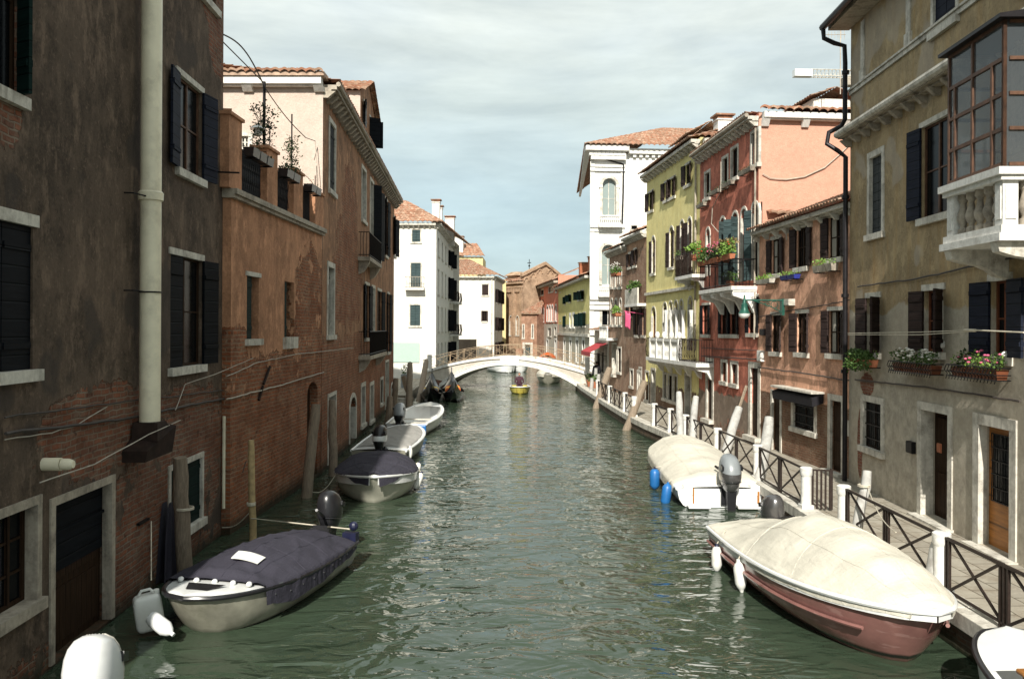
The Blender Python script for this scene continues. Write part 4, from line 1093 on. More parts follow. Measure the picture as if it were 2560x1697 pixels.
for (y0, z0_) in ((3, 10.2), (7, 10.2), (3, 5.6), (7, 5.6), (3, 14.5), (7,14.5)):
    bb.T = Matrix.Translation((y0*.085,0,0)); bb.box(-.3, .2, y0, y0+1.6, z0_-.2, z0_); bb.box(-.3,-.22,y0,y0+1.6,z0_+.8,z0_+.95)
    for i in range(6): bb.box(-.28,-.23,y0+.1+.26*i,y0+.2+.26*i,z0_,z0_+.8)
build_each(bb, 'side_balcony', M['stone'], B.root, M=E.MX()) if False else None
# small attic dormer house between palace and yellow house
B = Building('yellow_attic', 'small attic with a tiled lean-to roof behind the brown house roofs', (13.0, 60), (16.5, 60.1), close='lr')
F = B.front
F.window(F.px(1570+8,1585+8,564,574), fw=.05, case=None, pane='pane')
F.finish(M['white_wall'], 4, F.f.p(1590,556)[1], closed=4)
zz = F.f.p(1590,556)[1]; t = MB(); tiles(t, (-.6,-.5,zz+.05),(F.f.len+.3,-.5,zz+.05),(F.f.len+.3,3,zz+1.1),(-.6,3,zz+1.1), tw=.4, amp=.1); F.part('roof', t, M['tile'])
# ================================================================ LEFT SIDE
B = Building('grey_brown_house', 'dark grey brown plaster house at the left edge with a thick white drainpipe', (-5.74, 5.6), (-5.70, 19.05), close='r')
F = B.front; FL1 = F
def lw(x0,x1,y0,y1,**k): return F.window(F.px(x0,x1,y0,y1), **k)
a,b,c,d = F.px(2,48,80,232); lw_ = F.window((a-1.0,b,c,c+2.3), fw=.12, jamb=False, lintel=True, shut=(None,60), shmat='sh_grn', shw=.25, case='wood_dk')
a,b,c,d = F.px(2,82,556,928); F.window((a-.6,b,c,d), fw=.14, jamb=False, shut=(0,0), shmat='sh_blk', case='wood_dk', depth=.3)
a,b,c,d = F.px(446,504,200,432)
F.window(F.px(443,504,206,436), fw=.1, jamb=False, shut=(174,174), shmat='sh_nav', shw=.55, case='wood_rust')
F.window(F.px(426,504,642,916), fw=.11, jamb=False, shut=(4,174), shmat='sh_blk', shw=.62, case='wood_dk')
F.window(F.px(424,503,1158,1320), fw=.09, case='sh_grn', shut=(0,0), shmat='sh_grn', depth=.15)
a,b,c,d = F.px(133,276,1235,1600); F.door((a,b,.05,d), depth=.22, mat='wood_dk', fw=.11, step=False, handle=False, frame='stone_dark')
a,b,c,d = F.px(2,90,1275,1524); F.window((a-.7,b,c,d), fw=.1, case='wood_dk', bars=(3,2), depth=.2, proud=.03, frame='stone_dark')
a,b,c,d = F.px(505,540,-60,6); F.window((a-.6,b,c,c+1.6), fw=.1, jamb=False, case='wood_dk')
ml = m_plaster('grey_brown_plaster', (.135,.096,.069), (.075,.055,.041), .1, (.3,.22,.15), seed=2, patch=((.052,.042,.036), .7),
   brick=dict(z=.3, k=1.1, amp=.6, isl=.7, spots=[sp(F,470,1090,3.0,.95), sp(F,430,1230,2.8,1.3), sp(F,270,1070,2.2,.7), sp(F,10,60,.5,1.6), sp(F,549,10,1.0,1.6), sp(F,180,1640,1.4,.35), sp(F,340,1430,1.1,.6)]), wet=.35,
   bricks=((.3,.095,.045),(.14,.055,.035),(.25,.2,.15),.27,.09,.016))
F.finish(ml, -1.2, 12.6, closed=9)
mb = MB(); tiles(mb, (0,-.4,12.6),(F.f.len,-.4,12.6),(F.f.len,5,13.4),(0,5,13.4), tw=.35); F.part('roof', mb, M['tile'])
# upper door panels: grille panel above the water door
mb = MB(); a,b,c,d = F.px(133,276,1235,1420)
a2,b2,c2,d2 = F.px(128,280,1260,1400)
mb.box(a+.02,b-.02,.12,.15,F.f.p(205,1405)[1],d-.02); mb.box(a,b,.09,.16,F.f.p(205,1310)[1]-.02,F.f.p(205,1310)[1]+.02)
F.part('transom_panel', mb, M['sh_blk'])
# big drainpipe
ctr = [F.f.p(q, y, -.24) for q, y in ((389,0),(380,400),(363,1055))]
x0 = sum(F.f.p(q, y, -.24)[0] for q, y in ((384,200),(370,800)))/2
pr = .165
top = 12.6; bot = F.f.p(363,1056,-.24)[1]
dp = empty('drainpipe', 'thick cream drainpipe running down the dark left house into a rusty hood', 'drainpipe', F.f.M @ Vector((x0,-.24,bot)), math.atan2(F.f.u.y,F.f.u.x))
mb = MB(); mb.lathe([(pr,0),(pr,top-bot)], n=20); mb.build('pipe', M['white_metal'], dp, True)
zc = F.f.p(370,488,-.24)[1]-bot
mb = MB(); mb.lathe([(pr+.005,zc-.08),(pr+.03,zc-.07),(pr+.035,zc+.05),(pr+.01,zc+.08)], n=20); mb.build('collar', M['white_metal'], dp, True)
for py in (488+4, 730):
    zc = F.f.p(370,py,-.24)[1]-bot
    mb = MB(); mb.lathe([(pr+.015,zc-.012),(pr+.015,zc+.012)], n=20, cap=True); mb.tube([(-pr,0,zc),(-pr-.28,.1,zc+.01),(-pr-.3,.24,zc+.01)], .013, 6); mb.build('clamp', M['iron'], dp)
hood = MB()
a, b = -.42, .22; zt_ = .02; zb_ = F.f.p(330,1165,-.3)[1]-bot
hood.hexa([(-.5,-.12,zb_),(.2,-.3,zb_+.08),(.2,.24,zb_+.02),(-.5,.24,zb_),(-.5,-.16,-.42),(.32,-.32,-.1),(.32,.24,.0),(-.5,.24,-.42)])
hood.hexa([(-.24,-.22,-.3),(.3,-.25,-.2),(.3,.2,-.2),(-.24,.2,-.3),(-.2,-.2,-.005),(.18,-.2,-.005),(.18,.2,-.005),(-.2,.2,-.005)])
hood.build('hood', M['rust'], dp)
# wall cables
wall_cable(F, [(2,1042),(180,1020),(330,1000),(430,990),(553,975)], .012, label='thin cable high over the brick patch of the dark left house', off=.04)
wall_cable(F, [(2,1082),(200,1060),(345,1040),(440,1017),(556,996)], .022, label='twisted cable across the dark left house behind the drainpipe', off=.05)
wall_cable(F, [(2,1098),(120,1082),(190,1060),(260,1015)], .008, label='thin sagging wire low on the dark left house', mat='cable_l', off=.04)
wall_cable(F, [(2,1206),(150,1160),(300,1085),(385,1050)], .009, label='pale wire rising to the foot of the drainpipe', mat='cable_l', off=.45, wob=0)
wall_cable(F, [(395,1025),(420,960),(500,935),(600,895)], .008, label='pale wire from the drainpipe up towards the terrace house', mat='cable_l', off=.3, wob=0)
mb = MB(); mb.lathe([(.085,0),(.085,.28),(.07,.28),(.07,.02)], ax='y', n=14); mb.lathe([(.06,.28),(.075,.29),(.075,.38),(.05,.44)], ax='y', n=12)
o = mb.build('vent_pipe', M['white_metal'], None, True); s_, z_ = F.f.p(108,1160); o.location = F.f.M @ Vector((s_, .05, z_)); o.rotation_euler.z = math.atan2(F.f.u.y,F.f.u.x)+math.pi; tag(o, 'short white vent pipe sticking out of the dark wall', 'vent pipe')
# iron hook bar by the water door
s_, z_ = F.f.p(360,1300)
mb = MB(); mb.box(-.32,.12,-.05,0,-.02,.02); o = mb.build('iron_hook', M['iron']); o.location = F.f.M @ Vector((s_,-.003,z_)); o.rotation_euler.z = math.atan2(F.f.u.y,F.f.u.x); tag(o, 'short iron bar on the wall holding the rope of the jerrycan', 'hook')
s_, z_ = F.f.p(532,430); mb = MB(); mb.tube([(0,0,0),(.02,-.55,-.01)], .02, 6); o = mb.build('iron_pin', M['iron']); o.location = F.f.M @ Vector((s_,0,z_)); o.rotation_euler.z = math.atan2(F.f.u.y,F.f.u.x); tag(o, 'iron rod sticking out of the wall beside the open shutter', 'rod')
# folded dark tarp hanging
s_, z_ = F.f.p(410,1255)
def tarp(u, v):
    w = .1+.3*v**.7; x = (u-.5)*2*w
    return (x, -.08-.05*math.sin(u*16+v)*v-.04, -1.35*v)
mb = MB(); mb.grid(tarp, 24, 16); mb.grid(lambda u,v: (tarp(1-u,v)[0], -.01, tarp(u,v)[2]), 8, 16)
o = mb.build('hanging_tarp', M['cov_navy'], None, True); o.location = F.f.M @ Vector((s_,0,z_)); o.rotation_euler.z = math.atan2(F.f.u.y,F.f.u.x); tag(o, 'dark folded tarpaulin hanging on the brick wall beside the green shutters', 'tarpaulin')

# ---- low orange house with terrace
B = Building('terrace_house', 'low orange plaster house with a walled roof terrace beside the dark house', (-5.52, 19.08), (-5.0, 26.85), close='')
F = B.front; FT = F
F.window(F.px(617,647,690,848), fw=.09, jamb=False, case='sh_grn', shut=(0,None), shmat='sh_grn', shw=.42, depth=.28)
F.window(F.px(711,735,705,843), fw=.09, jamb=False, lintel=False, case='sh_grn', shut=(0,None), shmat='sh_grn', depth=.28, sillw=.3, shw=.3)
F.door((F.f.p(768,1000)[0], F.f.p(794,1000)[0], .1, F.f.p(780,955)[1]), depth=.3, fw=.1, arch=.35, step=False, frame=None, handle=False)
mt = m_plaster('orange_plaster', (.52,.27,.155), (.37,.185,.105), .5, (.3,.16,.09), seed=4, grime=.75,
   brick=dict(z=3.95, k=1.3, amp=.62, isl=1.1, spots=[sp(F,775,790,1.8,2.0), sp(F,590,880,.9,.6)]), wet=.45,
   bricks=((.42,.115,.04),(.19,.065,.035),(.34,.23,.15),.27,.095,.018))
ZT = 7.45
F.finish(mt, -1.2, ZT, closed=4)
E = B.face((-5.75, 19.07), (-5.52, 19.08)); E.finish(mt, -1.2, 9.3); 
mb = MB(); mb.box(-.1, F.f.len, -.16, .3, ZT-.02, ZT+.1); mb.box(-.1, F.f.len, -.1, .3, ZT-.1, ZT-.023); F.part('moulding', mb, M['stone_dark'])
pill = []
def zpx(px, py): return F.f.p(px, py)
mbp = MB()
for (q0,q1,zt_) in ((568,600,zpx(590,300)[1]),(664,690,zpx(676,378)[1]),(731,754,zpx(742,434)[1]),(785,806,zpx(795,486)[1])):
    a = F.f.p(q0,450)[0]; b = F.f.p(q1,450)[0]; mbp = MB(); mbp.box(a,b,-.04,.34,ZT+.103,zt_); mbp.box(a-.05,b+.05,-.09,.39,zt_,zt_+.07); F.part('terrace_pillar', mbp, mt)
    pill.append((a,b,zt_))
for i in range(3):
    a = pill[i][1]; b = pill[i+1][0]; zt_ = ZT+1.15
    g = MB()
    for z in (ZT+.15, zt_): g.box(a, b, .1, .14, z-.015, z+.015)
    n = int((b-a)/.065)
    for k in range(1, n):
        x = a+(b-a)*k/n; g.tube([(x,.12,ZT+.15),(x,.12,zt_)], .013, 4)
        if k % 2 and i < 2: g.tube([(x+.05*math.cos(q*.8)*1, .1, ZT+.3+.08*q) for q in range(9)], .008, 4)
    F.part('terrace_railing', g, M['iron'])
for i, (px0, px1, py, lb) in enumerate(((600,662,372,'dark planter box on the terrace railing nearest the dark house'),(690,730,430,'dark planter box with trailing greenery in the middle terrace bay'),(754,784,488,'dark planter box on the terrace railing nearest the tall orange house'))):
    a = F.f.p(px0,py)[0]+.1; b = F.f.p(px1,py)[0]-.1
    planter(F, a, b, ZT+.95, out=.02, dep=.26, h=.2, label=lb, leaf='leaf_dk', n=(60,220,20)[i], box='blackp', group='planter boxes on the terrace railing', leafh=.12)
# terrace poles with climbing plants, lamp
def climbing(F, px, y0, y1, label, spread, n, r=.022):
    s_, zb_ = F.f.p(px, y1, .4); _, zt_ = F.f.p(px, y0, .4)
    e = empty('pole_with_climber', label, 'plant pole', F.f.M @ Vector((s_, .4, zb_)), math.atan2(F.f.u.y,F.f.u.x))
    g = MB(); g.tube([(0,0,0),(0,0,zt_-zb_)], r, 6); g.build('pole', M['iron'], e)
    rnd = random.Random(int(px)); l = MB(); st = MB(); H = (zt_-zb_)
    for i in range(n):
        z = rnd.uniform(0, 1)**1.3*H*.62; x = rnd.gauss(0, .2)*spread; leaves(l, (x, rnd.uniform(-.2,.2), z), (.12,.1,.1), 9, .07, rnd)
    for i in range(7): st.tube([(0,0,rnd.uniform(0,.3)*H),(rnd.gauss(0,.1)*spread,.05,H*.3),(rnd.gauss(0,.25)*spread,0,rnd.uniform(.4,.6)*H)], .008, 4)
    l.build('foliage', M['leaf_dk'], e); st.build('stem', M['pole'], e)
climbing(F, 660, 204, 375, 'tall dark terrace pole with a leafy climber, left of the two', 1.6, 85, .04)
climbing(F, 729, 285, 432, 'thinner terrace pole with a sparse climber, right of the two', 1.0, 60)
s_, z_ = F.f.p(645,330,.5); lm = empty('globe_lamp', 'white terrace lamp with a wide shade beside the first plant pole', 'lamp', F.f.M @ Vector((s_,.5,z_)), 0)
g = MB(); g.lathe([(.02,.18),(.09,.15),(.19,.09),(.2,.07)], n=14); g.build('lamp_shade', M['white'], lm, True); g = MB(); g.sell((0,0,-.03),.11,.11,.1,1,1,14,10); g.build('lamp_globe', M['lampglass'], lm, True)
g = MB(); g.tube([(0,0,.18),(0,0,.25),(.22,.0,.3),(.3,0,.1),(.3,0,-1.5)], .015, 6); g.build('arm', M['iron'], lm)
wall_cable(F, [(603,1180),(612,1150)], .01, label='short wire low on the terrace house', off=.03)
wall_cable(F, [(560,941),(640,905),(740,885),(880,870)], .012, label='pale cable along the terrace house under its windows', mat='cable_l', off=.05)
wall_cable(F, [(560,998),(620,982),(700,962),(805,930)], .018, label='twisted cable across the bricks of the terrace house', mat='cable_l', off=.05)
for (q0, y0, q1, y1, lb) in ((670,916,655,960,'upper rusty iron strap leaning on the terrace house bricks'),(652,965,643,1000,'lower rusty iron strap on the terrace house bricks')):
    p0 = F.f.p(q0,y0); p1 = F.f.p(q1,y1); g = MB(); g.T = F.f.M; g.tube([(p0[0],-.05,p0[1]),(p1[0],-.04,p1[1])], .035, 6); tag(center_obj(g.build('iron_strap', M['rust'])), lb, 'strap')
g = MB(); g.T = F.f.M; g.tube([(.05-.5,-.1,4.0),(.05-.5,-.1,1.2)], .03, 6) if False else None
# drain at the corner
g = MB(); a_ = FL1.f.p(553,1040)[0]; g.tube([(a_,-.06,FL1.f.p(553,1040)[1]),(a_,-.06,.6)], .035, 8); FL1.part('downpipe', g, M['white_metal'])

# ---- tall orange and brick house
B = Building('orange_brick_house', 'tall orange house with crumbling plaster over brick and a sunlit cream end wall', (-5.0, 26.9), (-5.4, 52.0), close='r')
F = B.front; FO = F
F.window(F.px(823,837,312,480), fw=.14, jamb=True, lintel=True, case='sh_blk', shut=(0,0), depth=.25)
F.window(F.px(904,914,425,552), fw=.14, case='wood_dk', depth=.3, jamb=True)
F.window(F.px(925,933,455,610), fw=.14, case='wood_dk', depth=.3, jamb=True, shut=(None,140), shw=.5)
F.window(F.px(943,950,475,650), fw=.14, case='wood_dk', shut=(174,172), jamb=False, shw=.6)
F.window(F.px(962,968,500,640), fw=.12, case='wood_dk', shut=(174,172), jamb=False, shw=.6)
F.window(F.px(984,988,545,640), fw=.12, case='wood_dk', shut=(174,172), jamb=False, shw=.6)
F.window(F.px(819,834,668,838), fw=.16, case='sh_grn', shut=(0,None), shmat='sh_grn', depth=.35, shw=.5)
F.window(F.px(912,922,712,845), fw=.12, case='sh_blk', shut=(174,174), jamb=False, shw=.6)
F.window(F.px(929,936,720,846), fw=.14, case='wood_dk', depth=.3)
F.window(F.px(943,953,727,884), fw=.12, case='wood_dk', shut=(0,172), shw=.5, jamb=False, sill=False)
F.window(F.px(968,973,735,880), fw=.12, case='wood_dk', shut=(174,172), shw=.5, jamb=False)
F.window(F.px(903,912,965,1060), fw=.16, case='wood_dk', depth=.35); F.window(F.px(925,933,962,1050), fw=.16, case='wood_dk', depth=.35)
F.window(F.px(951,957,948,1008), fw=.12, case='wood_dk')
a,b,c,d = F.px(820,838,990,1150); F.door((a,b,.1,d), depth=.4, fw=.12, step=False, handle=False)
a,b,c,d = F.px(874,889,993,1110); F.door((a,b,.1,d), depth=.5, fw=.18, arch=.45, step=False, handle=False)
a,b,c,d = F.px(963,971,905,1030); F.door((a,b,.1,d), depth=.4, fw=.12, step=False, handle=False)
a,b,c,d = F.px(977,983,960,1020); F.door((a,b,.1,d), depth=.4, fw=.12, arch=.3, step=False, handle=False)
HO = 12.0
mo2 = m_plaster('orange_brown_plaster', (.37,.2,.112), (.24,.13,.078), .6, (.16,.085,.05), seed=6,
   brick=dict(z=4.3, k=1.5, amp=.75, isl=1.2, spots=[sp(F,875,560,2.2,2.3), sp(F,870,640,3.0,1.8), sp(F,870,720,4.5,1.5)]), wet=.45,
   bricks=((.4,.11,.04),(.17,.055,.03),(.34,.23,.15),.27,.1,.02))
F.finish(mo2, -1.2, HO+.1, closed=8)
eave(F, 0, F.f.len, HO-.12, .42, .14, .62, 'stone_dark', gutter=True, cw=.2, ch=.26, gmat='stone_dark')
E = B.face((-14.0, 27.3), (-5.0, 26.9))
a,b,c,d = E.px(600,622,340,370); E.window((a,b,c,d), fw=.12, case='stone', jamb=True)
mc = m_plaster('cream_end_plaster', (.55,.45,.385), (.51,.41,.345), .12, (.5,.33,.24), seed=7, grime=.15)
E.finish(mc, ZT-.5, HO+.1)
ee = eave(E, 0, E.f.len, HO-.02, .3, .22, 2.1, 'stone_clean', gutter=False, cw=.3, ch=.2)
t = MB(); tiles(t, (2,-.42,HO+.3),(9.1,-.42,HO+.3),(6.0,4.3,HO+1.5),(2,4.3,HO+1.5), tw=.26, amp=.06, tl=.4)
t2 = MB(); t2.box(0, E.f.len+.1, -.36, .3, HO+.205, HO+.34); E.part('brick_course', t2, m_simple('pale_brick_course', (.42,.3,.22), .85, 0, .35, 5))
E.part('roof', t, M['tile2'])
t = MB(); tiles(t, (-.1,-.5,HO+.1),(F.f.len,-.5,HO+.1),(F.f.len,5,HO+1.6),(3.1,5,HO+1.6), tw=.3); F.part('roof', t, M['tile'])
chimney(F, F.f.len-6.2, 1.4, HO, F.f.p(980,436)[1]+1.2, .75, 'stone_clean', style='cap', top='terracotta')
chm = None
# balconies of the orange house
for (q0,q1,py) in ((938,966,652),(939,978,884)):
    a = F.f.p(q0,py,-.7)[0]; b = F.f.p(q1,py,-.7)[0]; zf = F.f.p((q0+q1)/2,py,-.7)[1]
    s = MB(); s.box(a,b,-.5,0,zf-.16,zf); s.prism([(0,zf-.7),(-.2,zf-.6),(-.4,zf-.3),(-.45,zf-.163),(0,zf-.163)],'x',a+.2,a+.5); s.prism([(0,zf-.7),(-.2,zf-.6),(-.4,zf-.3),(-.45,zf-.163),(0,zf-.163)],'x',b-.5,b-.2)
    bal = F.part('balcony_slab', s, M['stone_dark']); g = MB()
    for z in (zf+.08, zf+1.0): g.tube([(a+.05,-.02,z),(a+.05,-.46,z),(b-.05,-.46,z),(b-.05,-.02,z)], .018, 5)
    n = int((b-a)/.13)
    for k in range(n+1): x = a+.05+(b-a-.1)*k/n; g.tube([(x,-.46,zf),(x,-.46,zf+1)], .01, 4)
    for k in range(4): g.tube([(a+.05,-.46+.12*k,zf),(a+.05,-.46+.12*k,zf+1)], .01, 4)
    g.build('balcony_rail', M['iron'], bal)
# dormer (attic room) on the orange roof
D = B.face(tuple((F.f.M @ Vector((8.2,-.1,0)))[:2]), tuple((F.f.M @ Vector((13.8,-.1,0)))[:2]))
zdt = D.f.p(905,240)[1]; zdt = 14.6
D.window((1.0,1.9,12.7,13.9), fw=.1, case='sh_blk', shut=(170,None), shmat='sh_gry', shw=.5, jamb=False)
D.window((3.2,4.1,12.6,13.8), fw=.1, case='sh_blk', shut=(60,100), shmat='sh_blk', shw=.5, jamb=False)
D.finish(mo2, HO+.1, zdt-.5)
g = MB(); Ld = D.f.len
g.prism([(0,zdt-.5),(Ld,zdt-.5),(Ld/2,zdt+.55)], 'y', 0, .12); D.part('gable', g, mo2)
DE = B.face(tuple((F.f.M @ Vector((8.2,4,0)))[:2]), tuple((F.f.M @ Vector((8.2,-.1,0)))[:2])); DE.finish(mc, HO, zdt-.52)
t = MB(); tiles(t, (-.25,-.25,zdt-.55),(-.25,4,zdt-.55),(Ld/2,4,zdt+.6),(Ld/2,-.25,zdt+.6), tw=.26); tiles(t, (Ld+.25,4,zdt-.55),(Ld+.25,-.25,zdt-.55),(Ld/2,-.25,zdt+.6),(Ld/2,4,zdt+.6)); D.part('roof', t, M['tile2'])
# wires above the terrace
def wire(p0, p1, sag, r, label, mat='cable', name='overhead_wire', n=14):
    p0, p1 = Vector(p0), Vector(p1); mb = MB()
    mb.tube([p0.lerp(p1,i/n)-Vector((0,0,sag*math.sin(math.pi*i/n))) for i in range(n+1)], r, 5)
    return tag(center_obj(mb.build(name, M[mat])), label, 'wire')
def at(px, py, Y):
    d_ = ray(px, py); return CAM + d_*(Y/d_.y)
wire(at(556,86,19.0), at(657,208,22.6), -.25, .018, 'overhead wire bowed upward from the dark house to the terrace pole')
wire(at(556,104,19.0), at(657,205,22.6), .0, .014, 'straight overhead wire from the dark house to the terrace pole')
wire(at(657,212,22.6), at(765,345,26), .1, .014, 'overhead wire running down from the terrace pole to the tall orange house')
wire(at(765,345,26.2), at(788,353,26.7), .0, .012, 'short wire on the cream end wall'); wire(at(788,353,26.7), at(800,500,26.7), .0, .012, 'wire hanging down the edge of the cream end wall', 'cable_l')
wire(at(745,432,25), at(798,485,26.6), -.15, .01, 'thin wire curving over the last terrace bay', 'cable_l')
# ================================================================ BEYOND THE BRIDGE
M['white_plaster'] = m_plaster('white_plaster', (.74,.72,.67), (.68,.66,.6), .15, (.45,.4,.33), seed=61, grime=.1)
M['white_plaster2'] = m_plaster('white_plaster_worn', (.72,.68,.62), (.64,.6,.53), .25, (.5,.4,.32), seed=62, grime=.3, brick=dict(z=0, amp=.1, isl=.5, spots=[]))
M['mint'] = m_simple('mint_panel', (.36,.46,.41), .7, 0, .04)
B = Building('white_house', 'tall white plaster house with green shutters and a red tiled roof, left of the bridge', (-9.8, 68.4), (-3.77, 68), close='l')
F = B.front; FW = F
for (x0,x1,y0,y1) in ((1030,1051,574,605),(1027,1052,657,718),(1025,1051,762,814)):
    F.window(F.px(x0,x1,y0,y1), fw=.1, case='sh_grn', shut=(0,0), shmat='sh_teal', jamb=True, depth=.12)
HW = F.f.p(1040, 560)[1]
F.finish(M['white_plaster'], ZQ-.3, HW+.1, closed=19)
eave(F, 0, F.f.len, HW-.12, .35, .18, .42, 'stone', gutter=False)
a,b,c,d = F.px(940,1049,856,905); pm = MB(); pm.box(a,b,-.08,0,c,d); F.part('mint_panel', pm, M['mint'])
a,b,c,d = F.px(1014,1062,706,725); s = MB(); s.box(a,b,-.7,0,c-.02,c+.12)
g = MB(); 
for z in (c+.2, c+1.0): g.tube([(a+.03,0,z),(a+.03,-.66,z),(b-.03,-.66,z),(b-.03,0,z)], .02, 5)
for i in range(13): x = a+.03+(b-a-.06)*i/12; g.tube([(x,-.66,c+.1),(x,-.66,c+1)], .012, 4)
bal = F.part('balcony_slab', s, M['stone_clean']); g.build('balcony_rail', M['stone_dark'], bal)
S = B.face((-3.77, 68.02), (-3.05, 88))
ys = (545, 660, 770, 880)
for i in range(5):
    s0 = 1.6+i*3.6
    for k, (z0, z1) in enumerate(((10.3,11.7),(7.2,9.2),(4.2,6.2),(1.0,3.2))):
        S.window((s0, s0+1.0, z0, z1), fw=.1, jamb=False, case='wood_dk', shut=(160,120) if i > 2 else None, shmat='sh_blk', depth=.15, sill=True)
S.finish(M['white_plaster'], ZQ-.3, HW+.1)
eave(S, 0, S.f.len, HW-.12, .4, .18, .6, 'stone', gutter=False)
for (s0, z0) in ((14, 7.0), (17.8, 7.0), (14, 3.9), (18, 3.9)):
    s = MB(); s.box(s0, s0+2.2, -.8, 0, z0-.15, z0); bal = S.part('balcony_slab', s, M['stone_clean']); iron_rail(S, s0+.05, s0+2.15, z0, .75, bal)
t = MB(); tiles(t, (-.3,-.5,HW+.1),(F.f.len+.5,-.5,HW+.1),(F.f.len-3.2,5,HW+2.5),(0,5,HW+2.5), tw=.38, amp=.08, tl=.6)
tiles(t, (F.f.len+.5,-.5,HW+.1),(F.f.len+1.1,20,HW+.1),(F.f.len-3.0,18,HW+2.5),(F.f.len-3.2,5,HW+2.5), tw=.5, amp=.08, tl=.8)
F.part('roof', t, M['tile2'])
chimney(F, F.f.p(1100,520)[0]-.6, 2.5, HW, HW+2.0, .6, 'stone_clean', style='flat'); chimney(F, F.f.len-.5, 6, HW, HW+2.0, .55, 'stone_clean', style='flat'); chimney(F, F.f.len-.3, 13, HW-.5, HW+2.0, .8, 'stone_clean', style='flat')

B = Building('worn_white_house', 'worn white plaster house with brown shutters and a hipped tile roof, seen over the bridge', (-5.5, 103), (1.2, 102.6), close='l')
F = B.front
for (x0,x1,y0,y1,sa) in ((1132,1137,713,738,(None,170)),(1205,1221,711,738,(0,0)),(1207,1216,777,803,(150,150)),(1128,1135,780,800,(None,150))):
    F.window(F.px(x0,x1,y0,y1), fw=.12, jamb=False, shut=sa, shmat='sh_brn', case='wood_dk', depth=.15)
H2 = F.f.p(1190, 692)[1]
F.finish(M['white_plaster2'], ZQ-.3, H2+.1, closed=1)
eave(F, 0, F.f.len, H2-.12, .4, .2, .8, 'stone', gutter=False, cw=.2)
S = B.face((1.2, 102.62), (2.4, 113))
for s0 in (1.5, 5, 8.5):
    for z0 in (7.6, 4.2, 1.2): S.window((s0, s0+1.0, z0, z0+1.6), fw=.1, jamb=False, case='wood_dk', shut=(150,150), shmat='sh_brn')
S.finish(M['white_plaster2'], ZQ-.3, H2+.1); eave(S, 0, S.f.len, H2-.12, .4, .2, 1, 'stone', gutter=False)
t = MB(); tiles(t, (-.3,-.6,H2+.15),(F.f.len+.5,-.6,H2+.15),(F.f.len-3.5,5,H2+2.4),(1,5,H2+2.4), tw=.5, amp=.1, tl=.8)
tiles(t, (F.f.len+.5,-.6,H2+.15),(F.f.len+1.7,12.5,H2+.15),(F.f.len-3.0,12.5,H2+2.4),(F.f.len-3.5,5,H2+2.4), tw=.6, amp=.1, tl=.9)
F.part('roof', t, M['tile'])
g = MB(); x = F.f.len-.3; g.tube([(x,-.1,H2-.3),(x,-.1,ZQ)], .07, 6); F.part('downpipe', g, M['stone'])
s = MB(); z_ = F.f.p(1210,845)[1]; s.box(1.2, F.f.p(1180,845)[0], -.6, 0, ZQ, z_-1.0) 
wl = Building('garden_wall', 'low brown wall panel at the foot of the worn white house', (-3.4, 99.6), (-.9, 99.5), cat='wall'); wl.front.finish(m_plaster('garden_wall_render', (.22,.17,.13), (.16,.12,.1), .3, seed=64, grime=.4), ZQ-.3, 3.2, closed=1)
# pale yellow house glimpsed behind
myp = m_plaster('pale_yellow_plaster', (.65,.56,.3), (.6,.5,.26), .15, seed=65, grime=.2)
B = Building('pale_yellow_house', 'pale yellow house whose gable rises behind the worn white house', (-8, 116), (-.2, 115.6)); F = B.front; F.finish(myp, 0, 14.0, closed=8)
t = MB(); tiles(t, (-.3,-.4,14.05),(F.f.len+.3,-.4,14.05),(F.f.len-1,4,16.1),(1,4,16.1), tw=.6, amp=.1, tl=.9); F.part('roof', t, M['tile2'])
chimney(F, F.f.p(1142,510)[0], 1.5, 14.2, 16.6, 1.6, 'stone_clean', style='flat')
B = Building('narrow_yellow_house', 'narrow strip of yellow wall between the worn white house and the church', (1.6, 127), (3.2, 127.2)); B.front.finish(myp, 0, B.front.f.p(1250,700)[1], closed=5)

# church
mch = m_plaster('church_brick', (.55,.38,.25), (.46,.31,.2), .25, seed=66, grime=.3, brick=dict(z=50, amp=.05, isl=.25), bricks=((.56,.36,.23),(.46,.29,.18),(.6,.45,.32)))
cL = at(1247, 900, 133); cR = at(1305, 900, 128)
B = Building('brick_church', 'brown brick church with lancet windows and a pointed gable, beyond the bridge', (cL.x, cL.y), (cR.x, cR.y), close='l')
F = B.front
for (x0,x1) in ((1255,1263),(1273,1281),(1290,1297)):
    r_ = F.px(x0,x1,790,838); F.window(r_, arch=(r_[1]-r_[0])*.9, fw=.12, pane='pane_sky', case='stone', depth=.5)
HC = F.f.p(1276, 706)[1]
F.finish(mch, 0, HC, closed=.2)
L_ = F.f.len
p = MB()
for i in range(4): x = L_*i/3; p.box(x-.25, x+.25, -.35, 0, 0, HC-1.5)
p.box(-.3, L_+.2, -.3, 0, HC-.9, HC-.6); p.box(-.3, L_+.2, -.5, 0, HC-.3, HC)
for i in range(16): x = L_*i/15; p.box(x-.07, x+.12, -.28, 0, HC-1.5, HC-.903)
F.part('buttress', p, mch)
gR = at(1400, 900, 131)
E = B.face((cR.x, cR.y+.02), (gR.x, gR.y))
HG = E.f.p(1320, 697)[1]; E.finish(mch, 0, HG)
xp = E.f.p(1362,700)[0]; zp = E.f.p(1362, 662)[1]; LE = E.f.len
g = MB(); g.prism([(0,HG),(LE,HG),(LE,HG+.3),(xp,zp),(0,HG+.3)], 'y', 0, .6)
